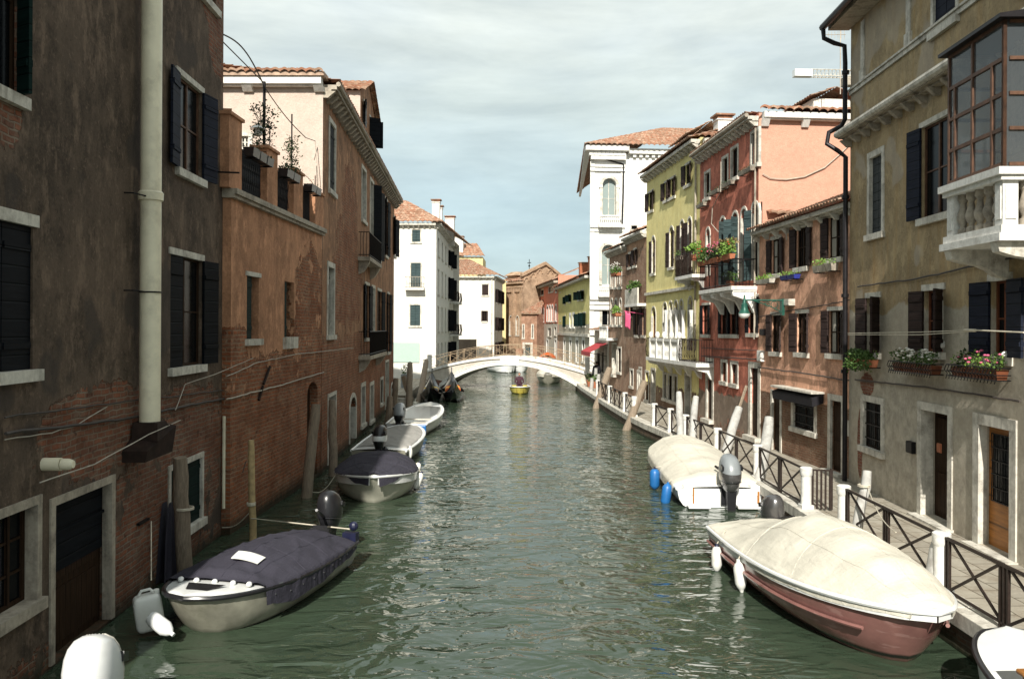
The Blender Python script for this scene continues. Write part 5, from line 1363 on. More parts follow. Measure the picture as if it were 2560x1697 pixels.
for k in range(4):
    for sgn in (-1, 1):
        cx = xp+sgn*(.9+k*1.15); cz = zp-.9-k*.62-.3
        if 0 < cx < LE: g.tube([(cx+.42*math.cos(q*math.pi/8), -.06, cz-.1+.55*math.sin(q*math.pi/8)) for q in range(9)], .12, 5)
g.prism([(-.2,HG+.3),(xp,zp),(LE+.2,HG+.3),(LE+.2,HG+.75),(xp,zp+.45),(-.2,HG+.75)], 'y', -.35, .3)
E.part('gable', g, mch)
t = MB(); tiles(t, (-L_-.2,-.4+.3,0),(0,0,0),(0,0,0),(0,0,0)) if False else None
tiles(t, (-.6,-.6,HC+.05),(L_+.1,-.5,HC+.05),(L_+.3,5,HC+1.7),(1.0,5,HC+1.7), tw=.6, amp=.1, tl=.9); F.part('roof', t, M['tile'])
s = MB(); x = F.f.p(1265,690)[0]; s.box(x-1.1,x+1.1,1,3,HC,HC+1.1); s.hexa([(x-1.5,.6,HC+1.1),(x+1.5,.6,HC+1.1),(x+1.5,3.4,HC+1.1),(x-1.5,3.4,HC+1.1),(x-.8,1.5,HC+1.7),(x+.8,1.5,HC+1.7),(x+.8,2.5,HC+1.7),(x-.8,2.5,HC+1.7)]); F.part('dormer', s, mch)
s = MB(); x = F.f.p(1283,690)[0]; s.tube([(x,3,HC+.8),(x,3,HC+3.6)], .05, 6); s.box(x-.45,x+.45,2.97,3.03,HC+3.0,HC+3.1); s.sell((x,3,HC+2.6),.15,.15,.15,1,1,8,6); F.part('cross', s, M['iron'])
# annex
aL = at(1303, 900, 124); aR = at(1342, 900, 123)
B = Building('church_annex', 'small brick annex with a lean-to roof and a stone doorway beside the church', (aL.x,aL.y),(aR.x,aR.y)); F = B.front
m_an = m_plaster('annex_brick', (.4,.2,.12), (.32,.16,.1), .3, seed=67, grime=.3, brick=dict(z=50, amp=.05, isl=.3), bricks=((.52,.27,.17),(.42,.21,.13),(.56,.4,.3)))
F.window(F.px(1307,1310,812,845), fw=.12, case=None, depth=.3); F.window(F.px(1330,1333,812,845), fw=.12, case=None, depth=.3)
F.door(F.px(1312,1326,862,892), depth=.4, fw=.35, step=False, mat='sh_teal')
hA = F.f.p(1305,785)[1]; F.finish(m_an, 0, hA, closed=3)
t = MB(); tiles(t, (-.2,-.5,hA+.05),(F.f.len+.2,-.5,hA+.05),(F.f.len+.2,4,hA+2.4),(2,4,hA+2.2), tw=.5, amp=.1, tl=.8); F.part('roof', t, M['tile'])
# low brick quay wall in front of church
w0 = at(1252, 880, 120); w1 = at(1306, 880, 119)
wl = Building('brick_quay_wall', 'low brick wall at the waterside below the church', (w0.x,w0.y),(w1.x,w1.y), cat='wall'); wl.front.finish(m_an, -.5, wl.front.f.p(1275,872)[1], closed=.6)

# red house and yellow house on the right bank beyond the bridge
mrd = m_plaster('far_red_plaster', (.6,.2,.13), (.52,.17,.11), .25, seed=68, grime=.3, low=(5.2,(.6,.55,.48),.4,(.5,.42,.35)))
B = Building('far_red_house', 'red house with white gothic windows beyond the bridge', (8.04,136),(9.55,111.5), close='l'); F = B.front
for i, (x0,x1,y0,y1) in enumerate(((1337,1341,772,808),(1350,1353,770,806),(1356,1360,768,804),(1367,1371,765,803),(1373,1377,764,803),(1379,1383,764,803),(1388,1392,763,802),(1402,1406,760,801))):
    r_ = F.px(x0,x1,y0,y1); F.window(r_, arch=.5, fw=.2, pane='pane_sky' if 2 < i < 7 else 'pane', case=None, frame='stone_clean')
for (x0,x1,y0,y1) in ((1339,1342,730,740),(1352,1359,725,738),(1372,1384,716,730),(1389,1393,714,730),(1400,1405,712,730),(1353,1358,820,838),(1370,1378,820,840),(1386,1391,818,838),(1403,1407,816,838)):
    F.window(F.px(x0,x1,y0,y1), fw=.15, case=None)
for (x0,x1) in ((1350,1353),(1366,1370),(1387,1391),(1402,1406)): F.window(F.px(x0,x1,850,893), fw=.3, case=None, frame='stone_clean')
h_ = F.f.p(1375,714)[1]; F.finish(mrd, 0, h_, closed=8)
s = MB(); s.box(-.2,F.f.len,-.6,0,h_,h_+.3); F.part('cornice', s, M['stone_dark'])
t = MB(); tiles(t, (-.3,-.8,h_+.32),(F.f.len,-.8,h_+.32),(F.f.len,5,h_+2.8),(0,5,h_+2.8), tw=.6, amp=.1, tl=.9); F.part('roof', t, M['tile'])
E = B.face((9.55,111.48),(16,111.9)); E.finish(m_plaster('far_red_end', (.6,.25,.17),(.55,.22,.15),.1,seed=69, grime=.1), 0, h_+1.0)
myf = m_plaster('far_yellow_plaster', (.64,.58,.25), (.56,.5,.2), .2, seed=70, grime=.3, low=(5.0,(.55,.5,.4),.4,(.4,.36,.3)))
B = Building('far_yellow_house', 'yellow house with dark shuttered windows just beyond the bridge', (9.57,111.4),(10.3,84), close='l'); F = B.front
for (x0,x1,y0,y1) in ((1423,1427,737,755),(1445,1450,729,750),(1454,1459,727,749),(1412,1414,742,760),(1448,1454,784,816),(1458,1464,782,815),(1412,1414,790,818)):
    F.window(F.px(x0,x1,y0,y1), fw=.12, case='wood_dk', shut=(150,150), shmat='sh_grn', jamb=False)
for (x0,x1,y0,y1) in ((1424,1427,788,818),(1432,1436,787,818)): F.window(F.px(x0,x1,y0,y1), fw=.3, case=None, pane='pane_sky', frame='stone_clean')
for (x0,x1) in ((1409,1413),(1424,1428),(1440,1445),(1456,1461)): F.window(F.px(x0,x1,850,905), fw=.35, case=None, frame='stone_clean')
h_ = F.f.p(1430,712)[1]; F.finish(myf, 0, h_, closed=8)
s = MB(); s.box(-.2,F.f.len,-.55,0,h_,h_+.25); z_ = F.f.p(1430,836)[1]; s.box(0,F.f.len,-.2,0,z_-.15,z_+.15); F.part('cornice', s, M['stone'])
t = MB(); tiles(t, (-.3,-.8,h_+.27),(F.f.len,-.8,h_+.27),(F.f.len,5,h_+2.6),(0,5,h_+2.6), tw=.6, amp=.1, tl=.9); F.part('roof', t, M['tile2'])
t = MB(); x0 = F.f.p(1450,680)[0]; t.box(x0-1.6,x0+2.2,2,5,h_+.6,h_+2.4); F.part('attic', t, myl); 
chimney(F, x0-2.4, 1.6, h_+.3, h_+2.6, .7, 'terracotta', style='flat'); chimney(F, x0-5.6, 1.2, h_+.3, h_+2.2, 1.0, 'terracotta', style='flat')

# ---------------------------------------------------------------- bridge
BL, BR = (-4.6, 65.6), (7.9, 61.6)
fb = Fac(BL, BR)
br = empty('stone_footbridge', 'low white stone arch footbridge with thin iron railings across the canal', 'bridge', (BL[0],BL[1],0), math.atan2(fb.u.y,fb.u.x))
Lb = fb.len; W_ = 3.0
def top_z(s):
    t_ = (s-Lb/2)/(Lb/2); return 2.3 - 1.22*abs(t_)**1.75
sa, sb = fb.p(1092,967)[0]+.15, fb.p(1462,980)[0]
def und(s):
    t_ = (s-(sa+sb)/2)/((sb-sa)/2); return 1.82 - 1.82*abs(t_)**2.1 if abs(t_) < 1 else 0
N = 48
body = MB(); ss = [Lb*i/N for i in range(N+1)]
for i in range(N):
    a, b = ss[i], ss[i+1]
    def lo(s): return und(s) if sa < s < sb else -1.0
    for y in (0, W_):
        body.quad((a,y,lo(a)),(b,y,lo(b)),(b,y,top_z(b)),(a,y,top_z(a)))
    body.quad((a,0,top_z(a)-.02),(b,0,top_z(b)-.02),(b,W_,top_z(b)-.02),(a,W_,top_z(a)-.02))
    body.quad((a,0,lo(a)),(b,0,lo(b)),(b,W_,lo(b)),(a,W_,lo(a)))
mbr = m_plaster('bridge_spandrel', (.56,.52,.45), (.42,.38,.32), .3, (.3,.27,.2), seed=77, grime=.4, brick=dict(z=.6,amp=.3,isl=.5))
body.build('spandrel', mbr, br)
rim = MB()
def strip(f0, f1, a, b, y0, y1, n=40):
    for i in range(n):
        p, q = a+(b-a)*i/n, a+(b-a)*(i+1)/n
        rim.hexa([(p,y0,f0(p)),(q,y0,f0(q)),(q,y1,f0(q)),(p,y1,f0(p)),(p,y0,f1(p)),(q,y0,f1(q)),(q,y1,f1(q)),(p,y1,f1(p))])
strip(lambda s: und(s)-.0, lambda s: und(s)+.3, sa+.06, sb-.06, -.06, .3)
strip(lambda s: und(s)+.3, lambda s: und(s)+.36, sa+.3, sb-.3, -.1, .3)
rim.build('arch_rim', M['stone_clean'], br); rim = MB()
strip(lambda s: top_z(s)-.02, lambda s: top_z(s)+.16, 0, Lb, -.12, .22); rim.build('coping', M['stone_clean'], br); rim = MB()
strip(lambda s: top_z(s)-.02, lambda s: top_z(s)+.16, 0, Lb, W_-.22, W_+.1); rim.build('coping', M['stone_clean'], br)
rim = MB(); rim.box((sa+sb)/2-.7, (sa+sb)/2+.7, -.15, .1, 1.8, 2.44); rim.build('keystone', M['stone_clean'], br)
for y in (.05, W_-.05):
    rl = MB()
    n = 12; xs = [Lb*i/n for i in range(n+1)]
    for i in range(n+1):
        z = top_z(xs[i])+.16; rl.tube([(xs[i],y,z),(xs[i],y,z+.85)], .02, 5)
        if i < n:
            z2 = top_z(xs[i+1])+.16; a, b = xs[i], xs[i+1]
            rl.tube([(a,y,z+.85),(b,y,z2+.85)], .02, 5); rl.tube([(a,y,z+.1),(b,y,z2+.1)], .02, 4)
            rl.tube([(a,y,z+.1),(b,y,z2+.83)], .012, 4); rl.tube([(a,y,z+.83),(b,y,z2+.1)], .012, 4)
            m_ = (a+b)/2; rl.tube([(m_,y,(z+z2)/2+.1),(m_,y,(z+z2)/2+.85)], .012, 4)
    rl.build('railing', M['rail_tan'], br)
for (x,y) in ((Lb*.04,.05),(Lb*.96,.05)):
    pp = MB(); pp.box(x-.14,x+.14,y-.14,y+.14,top_z(x)+.17,top_z(x)+1.25); pp.build('stone_post', M['stone_clean'], br)

# ---------------------------------------------------------------- crane and antennas
c0 = at(2080, 183, 150); 
cr_e = empty('tower_crane', 'white tower crane with a boxy jib end above the roofs on the right', 'crane', (at(2115,240,150).x, 150, 20))
g = MB(); x0, x1 = at(1984,185,150).x-cr_e.location.x, at(2160,185,150).x-cr_e.location.x; zj = at(2050,192,150).z-20
xb = at(2028,185,150).x-cr_e.location.x
n = 14
for (y, z) in ((-.6,0),(.6,0),(0,1.25)): g.tube([(xb,y,zj+z),(x1,y,zj+z)], .09, 5)
for i in range(n):
    a = xb+(x1-xb)*i/n; b = xb+(x1-xb)*(i+1)/n
    g.tube([(a,-.6,zj),((a+b)/2,0,zj+1.25),(b,-.6,zj)], .05, 4); g.tube([(a,.6,zj),((a+b)/2,0,zj+1.25),(b,.6,zj)], .05, 4); g.tube([(a,-.6,zj),(a,.6,zj)], .05, 4)
g.build('jib', M['stone'], cr_e)
g = MB(); g.box(x0, xb, -.7, .7, zj-.1, zj+1.1); g.build('counterweight', M['white'], cr_e)
g = MB(); xm = at(2122,200,150).x-cr_e.location.x
for dx in (-.7,.7):
    for dy in (-.7,.7): g.tube([(xm+dx,dy,-20),(xm+dx,dy,zj)], .12, 5)
for i in range(16): z = zj-30+i*2.0; g.tube([(xm-.7,-.7,z),(xm+.7,-.7,z+2)], .07, 4)
g.build('mast', M['stone_dark'], cr_e)
g = MB(); g.box(xm-1.2, xm+.9, -.9,.9, zj+.2-1.8, zj-.2); g.build('cab', M['stone_dark'], cr_e)
E_ = at(2100,240,33)
an = MB(); p0 = at(2101,236,33); p1 = at(2101,50,33); an.tube([p0,p1], .02, 5)
for (py, w_, k) in ((88,1.0,7),(52,.8,6)):
    q = at(2095,py,33); an.tube([q-Vector((w_*.55,0,0)), q+Vector((w_*.3,0,.02))], .012, 4)
    for i in range(k): x = -w_*.5+w_*.75*i/(k-1); an.tube([q+Vector((x,0,-.09-.1*i/k)), q+Vector((x,0,.09+.1*i/k))], .008, 4)
tag(center_obj(an.build('tv_antenna', M['cable_l'])), 'thin rooftop television antenna standing above the pink end wall', 'antenna')
# small gable roof peeking above the red house
pk = at(2078,229,36); B = Building('roof_peak_house', 'small house whose tiled peak shows above the pink end wall', (pk.x-.75, 36), (pk.x+.85, 36.1)); B.front.finish(M['white_plaster2'], 8, pk.z-.3, closed=4)
t = MB(); L2 = B.front.f.len; tiles(t, (-.2,-.3,pk.z-.3),(-.2,4,pk.z-.3),(L2*.55,4,pk.z+.1),(L2*.55,-.3,pk.z+.1), tw=.25); tiles(t, (L2+.2,4,pk.z-.3),(L2+.2,-.3,pk.z-.3),(L2*.55,-.3,pk.z+.1),(L2*.55,4,pk.z+.1), tw=.25); B.front.part('roof', t, M['tile'])
# another gable behind the yellow house
pk = at(1775,310,52); B = Building('grey_gable_house', 'grey gabled roof top rising behind the yellow house', (pk.x-1.3, 52), (pk.x+1.3, 52.1)); B.front.finish(M['white_plaster2'], 8, pk.z-.7, closed=4)
t = MB(); L2 = B.front.f.len; tiles(t, (-.2,-.3,pk.z-.7),(-.2,4,pk.z-.7),(L2*.5,4,pk.z+.1),(L2*.5,-.3,pk.z+.1), tw=.3); tiles(t, (L2+.2,4,pk.z-.7),(L2+.2,-.3,pk.z-.7),(L2*.5,-.3,pk.z+.1),(L2*.5,4,pk.z+.1), tw=.3); B.front.part('roof', t, M['tile2'])

# ================================================================ GROUND, QUAYS, WATER
def m_paving():
    t = NT('quay_paving'); x,y,z = t.sep()
    b = t.n.new('ShaderNodeTexBrick'); j = t.noise(1.5,2,.5,col=True)
    v = t.comb(t.math('ADD',y,t.math('MULTIPLY',t.sep(j)[0],.08)), t.math('ADD',x,t.math('MULTIPLY',t.sep(j)[1],.08)), 0); t.l.new(v, b.inputs['Vector'])
    b.inputs['Scale'].default_value = 1; b.inputs['Brick Width'].default_value = .75; b.inputs['Row Height'].default_value = .42; b.inputs['Mortar Size'].default_value = .012
    t.set(b.inputs['Color1'], (.36,.33,.27)); t.set(b.inputs['Color2'], (.28,.255,.21)); t.set(b.inputs['Mortar'], (.1,.085,.06))
    n = t.noise(2,8,.7); col = t.mix(t.map(n,.45,.7,0,.7), b.outputs[0], (.17,.13,.09))
    n2 = t.noise(9,6,.7); col = t.mix(t.map(n2,.55,.7,0,.5), col, (.5,.45,.36))
    return t.fin(col, .85, t.bump(t.math('SUBTRACT', n2, t.math('MULTIPLY', b.outputs[1], 1.2)), .5, .015), 0, .2)
M['paving'] = m_paving()
def m_quay():
    t = NT('quay_wall'); x,y,z = t.sep(); col, h = brick_nodes(t, (.2,.1,.06),(.15,.09,.06),(.22,.2,.16))
    n = t.noise(3,6,.7); e = t.math('ADD', t.math('SUBTRACT', .22, z), t.math('MULTIPLY', t.math('SUBTRACT', n, .5), .3))
    col = t.mix(t.map(e,0,.2), col, (.02,.028,.012)); return t.fin(col, .8, t.bump(h,.6,.02), 0, .3)
M['quay_wall'] = m_quay()
EDGE = [(6.5,-12),(6.6,5),(6.75,12.2),(7.1,22),(7.0,33),(6.75,36),(6.6,39),(6.55,47),(6.6,58),(6.75,63.5)]
def edge_x(y):
    for (x0,y0),(x1,y1) in zip(EDGE, EDGE[1:]):
        if y0 <= y <= y1: return x0+(x1-x0)*(y-y0)/(y1-y0)
    return EDGE[-1][0]
mb = MB()
P = EDGE + [(8.2,64),(8.2,75),(45,75),(45,-12)]
mb.add([(x,y,ZQ) for x,y in P], [tuple(range(len(P)))]); o = mb.build('pavement', M['paving']); tag(o, 'pale flagstone pavement along the right bank', kind='structure')
mb = MB()
PE = EDGE+[(8.2,64),(8.2,75)]
for (x0,y0),(x1,y1) in zip(PE, PE[1:]): mb.quad((x0,y0,-1.5),(x1,y1,-1.5),(x1,y1,ZQ-.004),(x0,y0,ZQ-.004))
tag(mb.build('quay_wall', M['quay_wall']), 'brick quay wall of the right bank, dark with weed at the waterline', kind='structure')
mb = MB()
for (x0,y0),(x1,y1) in zip(EDGE, EDGE[1:]):
    k = max(1, int((y1-y0)/1.6))
    for i in range(k):
        a = i/k; b = (i+1)/k; xa, ya, xb_, yb = x0+(x1-x0)*a, y0+(y1-y0)*a+.006, x0+(x1-x0)*b, y0+(y1-y0)*b-.006
        mb.hexa([(xa-.05,ya,ZQ-.2),(xa+.38,ya,ZQ-.2),(xb_+.38,yb,ZQ-.2),(xb_-.05,yb,ZQ-.2),(xa-.05,ya,ZQ+.035),(xa+.38,ya,ZQ+.035),(xb_+.38,yb,ZQ+.035),(xb_-.05,yb,ZQ+.035)])
tag(mb.build('kerb', M['stone'], bevel=.012), 'pale stone edging of the right quay', kind='structure')
# left bank campo, far banks
mb = MB()
P = [(-4.6,51.2),(-4.4,62),(-4.1,66),(-3.7,67),(-3.0,88),(-2.9,99.3),(1.2,99.4),(2.5,112),(3.0,119),(8.0,120),(8.3,134),(60,134),(60,190),(-60,190),(-60,51.2)]
P2 = [(60,134),(8.3,134),(9.0,112),(9.4,84),(8.6,75),(60,75)]
for Q in (P, P2): mb.add([(x,y,ZQ-.02) for x,y in Q], [tuple(range(len(Q)))])
tag(mb.build('square', M['paving']), 'paved square and banks around the bridge', kind='structure')
mb = MB()
for Q in (P, P2):
    for i in range(len(Q)-1): (x0,y0),(x1,y1) = Q[i],Q[i+1]; mb.quad((x0,y0,-1.5),(x1,y1,-1.5),(x1,y1,ZQ-.024),(x0,y0,ZQ-.024))
mb.quad((-60,51.2,-1.5),(-4.6,51.2,-1.5),(-4.6,51.2,ZQ-.024),(-60,51.2,ZQ-.024))
tag(mb.build('bank_wall', M['stone_dark']), 'stone bank walls around the bridge', kind='structure')
mb = MB(); mb.quad((-900,-400,-2.2),(900,-400,-2.2),(900,1500,-2.2),(-900,1500,-2.2))
tag(mb.build('ground', m_simple('canal_mud', (.06,.055,.04), .95)), 'canal bed and ground', kind='structure')
t = NT('canal_water')
x,y,z = t.sep()
def wv(sc, det, rgh, sx, sy, rot=0, dist=0): return t.noise(sc, det, rgh, vec=t.mapping(sc=(sx,sy,1), rot=(0,0,rot)), dist=dist)
w1 = wv(.55,2,.4,1,1.2,.3,.4); w2 = wv(1.7,2,.5,.8,1.3,-.2,.8); w3 = wv(4.5,2,.5,.75,1.2,.15,.6); w4 = wv(11,2,.5,1,1,0,.3)
amp_ = t.map(wv(.22,2,.5,1,.5), .35, .65, .4, 1.15)
h = t.math('ADD', t.math('MULTIPLY', w1, .12), t.math('ADD', t.math('MULTIPLY', w2, .125), t.math('ADD', t.math('MULTIPLY', w3, .015), t.math('MULTIPLY', w4, .0012))))
h = t.math('MULTIPLY', h, amp_)
b = t.n.new('ShaderNodeBump'); b.inputs['Strength'].default_value = 1; b.inputs['Distance'].default_value = WAVE if 'WAVE' in globals() else 1.0; t.l.new(h, b.inputs['Height'])
t.fin((.036,.054,.034), .04, b.outputs[0], 0, .5, IOR=1.42)
mb = MB(); mb.quad((-60,-40,0),(60,-40,0),(60,140,0),(-60,140,0))
tag(mb.build('water', t.m), 'rippled dark green canal water', kind='structure')
# ================================================================ QUAY FURNITURE
def bollard(y, h=.95):
    x = edge_x(y)+.17
    e = MB(); r = .115
    e.box(-.13,.13,-.13,.13,.03,.12); e.lathe([(r,.1),(r*.97,h-.22),(r,h-.2),(r*1.18,h-.17),(r*1.18,h-.02),(r*.9,h)], n=12)
    o = e.build('stone_post', M['stone_clean'], None, True); o.location = (x, y, ZQ); return o
ys = [(9.6,'white stone railing post at the very bottom right, beside the white boat'),(12.9,'white stone railing post beside the bow of the pink and cream covered boat'),(16.8,'white stone post on the near side of the water gate opening'),(19.0,'tall white stone post on the far side of the water gate opening'),
      (22.7,'second stone post beyond the water gate opening'),(26.5,'stone post beside the stern of the far cream covered boat'),(30.6,'stone post behind the two leaning white poles'),(33.0,'stone post at the near end of the short railing by the yellow house'),(35.2,'stone post at the far end of the short railing by the yellow house'),(38.8,'broad stone post where the far railing starts'),(41.2,'first post along the far railing towards the bridge'),(46,'second post along the far railing towards the bridge'),(51,'third post along the far railing towards the bridge')]
for y, lb in ys: tag(bollard(y), lb, 'stone post', 'white stone posts along the right quay')
def panel(y0, y1, lb, rows=2):
    a = Vector((edge_x(y0)+.17, y0, ZQ+.03)); b = Vector((edge_x(y1)+.17, y1, ZQ+.03)); d = (b-a).normalized(); L = (b-a).length
    e = empty('quay_railing', lb, 'railing', a, math.atan2(d.y, d.x), 'iron cross railings along the right quay')
    t_ = .02; x0 = .14; x1 = L-.14
    fr = MB(); fr.box(x0,x1,-.025,.025,.84,.875); fr.box(x0,x1,-.02,.02,.07,.1)
    fr.build('rail', M['iron_b'], e)
    k = max(1, round((x1-x0)/1.75)); up = MB(); xx = MB()
    for i in range(k+1):
        c = x0+(x1-x0)*i/k
        for q in ((-.09,0,.09) if 0 < i < k else ((0,.09) if i == 0 else (-.09,0))): up.box(c+q-t_,c+q+t_,-t_,t_,0.0,.838)
        if i < k:
            a_ = c+.11; b_ = x0+(x1-x0)*(i+1)/k-.11
            for (za, zb_, yy) in ((.1,.838,-.014),(.838,.1,.014)):
                w = .022
                xx.hexa([(a_,yy-.012,za-w),(b_,yy-.012,zb_-w),(b_,yy+.012,zb_-w),(a_,yy+.012,za-w),(a_,yy-.012,za+w),(b_,yy-.012,zb_+w),(b_,yy+.012,zb_+w),(a_,yy+.012,za+w)])
    build_each(up, 'upright', M['iron_b'], e); build_each(xx, 'cross_brace', M['iron_b'], e)
prs = [(9.6,12.9,'iron cross railing in the lower right corner, beyond the white boat'),(12.9,16.8,'iron cross railing beside the bow of the pink and cream boat'),(19.0,22.7,'iron cross railing just beyond the water gate opening'),(22.7,26.5,'iron cross railing beside the leaning grey poles'),
       (26.5,30.6,'iron cross railing half hidden by the far cream covered boat'),(30.6,33.0,'iron cross railing behind the two leaning white poles'),(33.0,35.2,'short iron railing beside the thick brown leaning pole'),(38.8,41.2,'iron railing just beyond the thick brown leaning pole'),(41.2,46,'far iron railing before the corner shop'),(46,51,'farthest iron railing before the bridge'),(6.4,9.6,'nearest iron railing, running out of the photo at the lower right')]
for y0,y1,lb in prs: panel(y0,y1,lb)
g = MB()
for i in range(5): g.box(.14+.09*i-.02,.14+.09*i+.02,-.02,.02,0,.84)
g.box(.1,.54,-.025,.025,.843,.875); g.box(.5,.56,-.03,.03,0,.9)
o = g.build('gate_panel', M['iron_b']); o.location = (edge_x(19.0)+.17, 19.0, ZQ+.03); o.rotation_euler.z = R(-14); tag(o, 'short folded iron gate panel beside the water gate opening', 'gate')
# mooring poles -------------------------------------------------
def mpole(x, y, px_top, py_top, r0, r1, mat, label, zbase=-.6, group='mooring poles in the canal', cap=None, name='mooring_pole', Yt=None):
    base = Vector((x, y, zbase)); top = at(px_top, py_top, Yt or y)
    e = MB(); v = top-base; n = 8; rnd = random.Random(int(px_top))
    pts = [v*(i/n)+Vector((rnd.uniform(-.02,.02),rnd.uniform(-.02,.02),0))*(0 if i in (0,n) else 1) for i in range(n+1)]
    e.tube(pts, [r0+(r1-r0)*i/n for i in range(n)]+[r1*.85], 10)
    o = e.build(name, M[mat], None, True); o.location = base; tag(o, label, 'mooring pole', group); return o
def wat(px, py): return G(px, py, 0)
w_ = wat(1900,1240); 
mpole(edge_x(22.2)-.12, 22.2, 1923, 1043, .15, .14, 'pole_g', 'grey leaning pole nearest the water gate, right of the two grey ones', Yt=23.0)
mpole(edge_x(26)-.15, 26.0, 1848, 1019, .15, .14, 'pole_g', 'grey leaning pole left of the two grey ones, with a dark stick above it', Yt=27.2)
mpole(edge_x(16.2)-.15, 15.9, 2168, 1177, .1, .095, 'pole_g', 'slim pale pole with a rope tied round it, beside the water gate', Yt=16.4)
mpole(6.6, 13.1, 2357, 1329, .12, .115, 'pole_g', 'pale pole standing beside the bow of the pink and cream boat', Yt=13.0)
mpole(edge_x(29)-.3, 29.0, 1697, 981, .13, .12, 'pole_g', 'white leaning pole left of the pair behind the far cream boat', Yt=30.6)
mpole(edge_x(28)-.25, 28.5, 1740, 992, .13, .12, 'pole_g', 'white leaning pole right of the pair behind the far cream boat', Yt=30)
mpole(6.2, 38.6, 1612, 952, .19, .17, 'pole', 'thick brown leaning pole at the quay corner', Yt=39)
mpole(6.2, 49.0, 1524, 920, .21, .2, 'pole', 'thick pale brown pole with a rusty foot, before the corner shop', Yt=49.8)
for i, (px, pt, Y, tx) in enumerate(((1478,925,60,1484),(1486,920,58,1490),(1490,935,56,1497),(1476,945,55,1480))):
    mpole(at(px,950,Y).x, Y, tx, pt, .13, .12, 'pole_g', ('tallest','straight','leaning','shortest')[i]+' of the four slim grey poles at the right foot of the bridge', group='slim poles at the foot of the bridge')
st = MB(); a_ = at(1848,1019,27.2); b_ = at(1866,965,27.6); st.tube([a_, b_], .05, 6); tag(center_obj(st.build('stick', M['pole'])), 'dark thin stick above the grey leaning pole', 'stick')
# left
mpole(-5.4, 15.9, 450, 1143, .14, .13, 'pole', 'weathered wooden pole against the green shuttered water window', Yt=15.4)
mpole(-4.85, 18.4, 628, 1100, .075, .07, 'pole_y', 'slim bare yellow pole tied to the navy covered boat', Yt=18.3)
mpole(-4.75, 23.2, 790, 1010, .15, .14, 'pole', 'dark wooden pole against the wall by the arched doorway', Yt=23.6)
mpole(-4.55, 26.5, 830, 1000, .14, .12, 'pole', 'dark wooden pole between the two water doors of the orange house', Yt=27)
mpole(-4.6, 44, 990, 945, .16, .14, 'pole', 'short dark pole at the far corner of the orange house')
mpole(-4.2, 49, 1025, 908, .2, .17, 'pole', 'leaning brown pole beside the gondolas, nearest of that group', Yt=52)
mpole(-4.0, 52, 1066, 902, .2, .18, 'pole', 'pale leaning pole at the left foot of the bridge', Yt=60)
mpole(-4.45, 40, 975, 990, .16, .14, 'pole', 'thick dark pole on the wall behind the small open boats')
mpole(-4.3, 54, 1008, 940, .18, .17, 'pole', 'dark stump pole by the stone steps')
# ropes
def rope(p0, p1, sag, label, r=.014, mat='rope', name='mooring_rope'): o = wire(p0, p1, sag, r, label, mat, name); o['category'] = 'rope'; return o
def ring(c, r, n, rr, label):
    e = MB()
    for k in range(n): e.tube([(r*math.cos(q*.7), r*math.sin(q*.7), .025*k) for q in range(10)], rr, 5)
    o = e.build('rope_binding', M['rope']); o.location = c; return tag(o, label, 'rope')

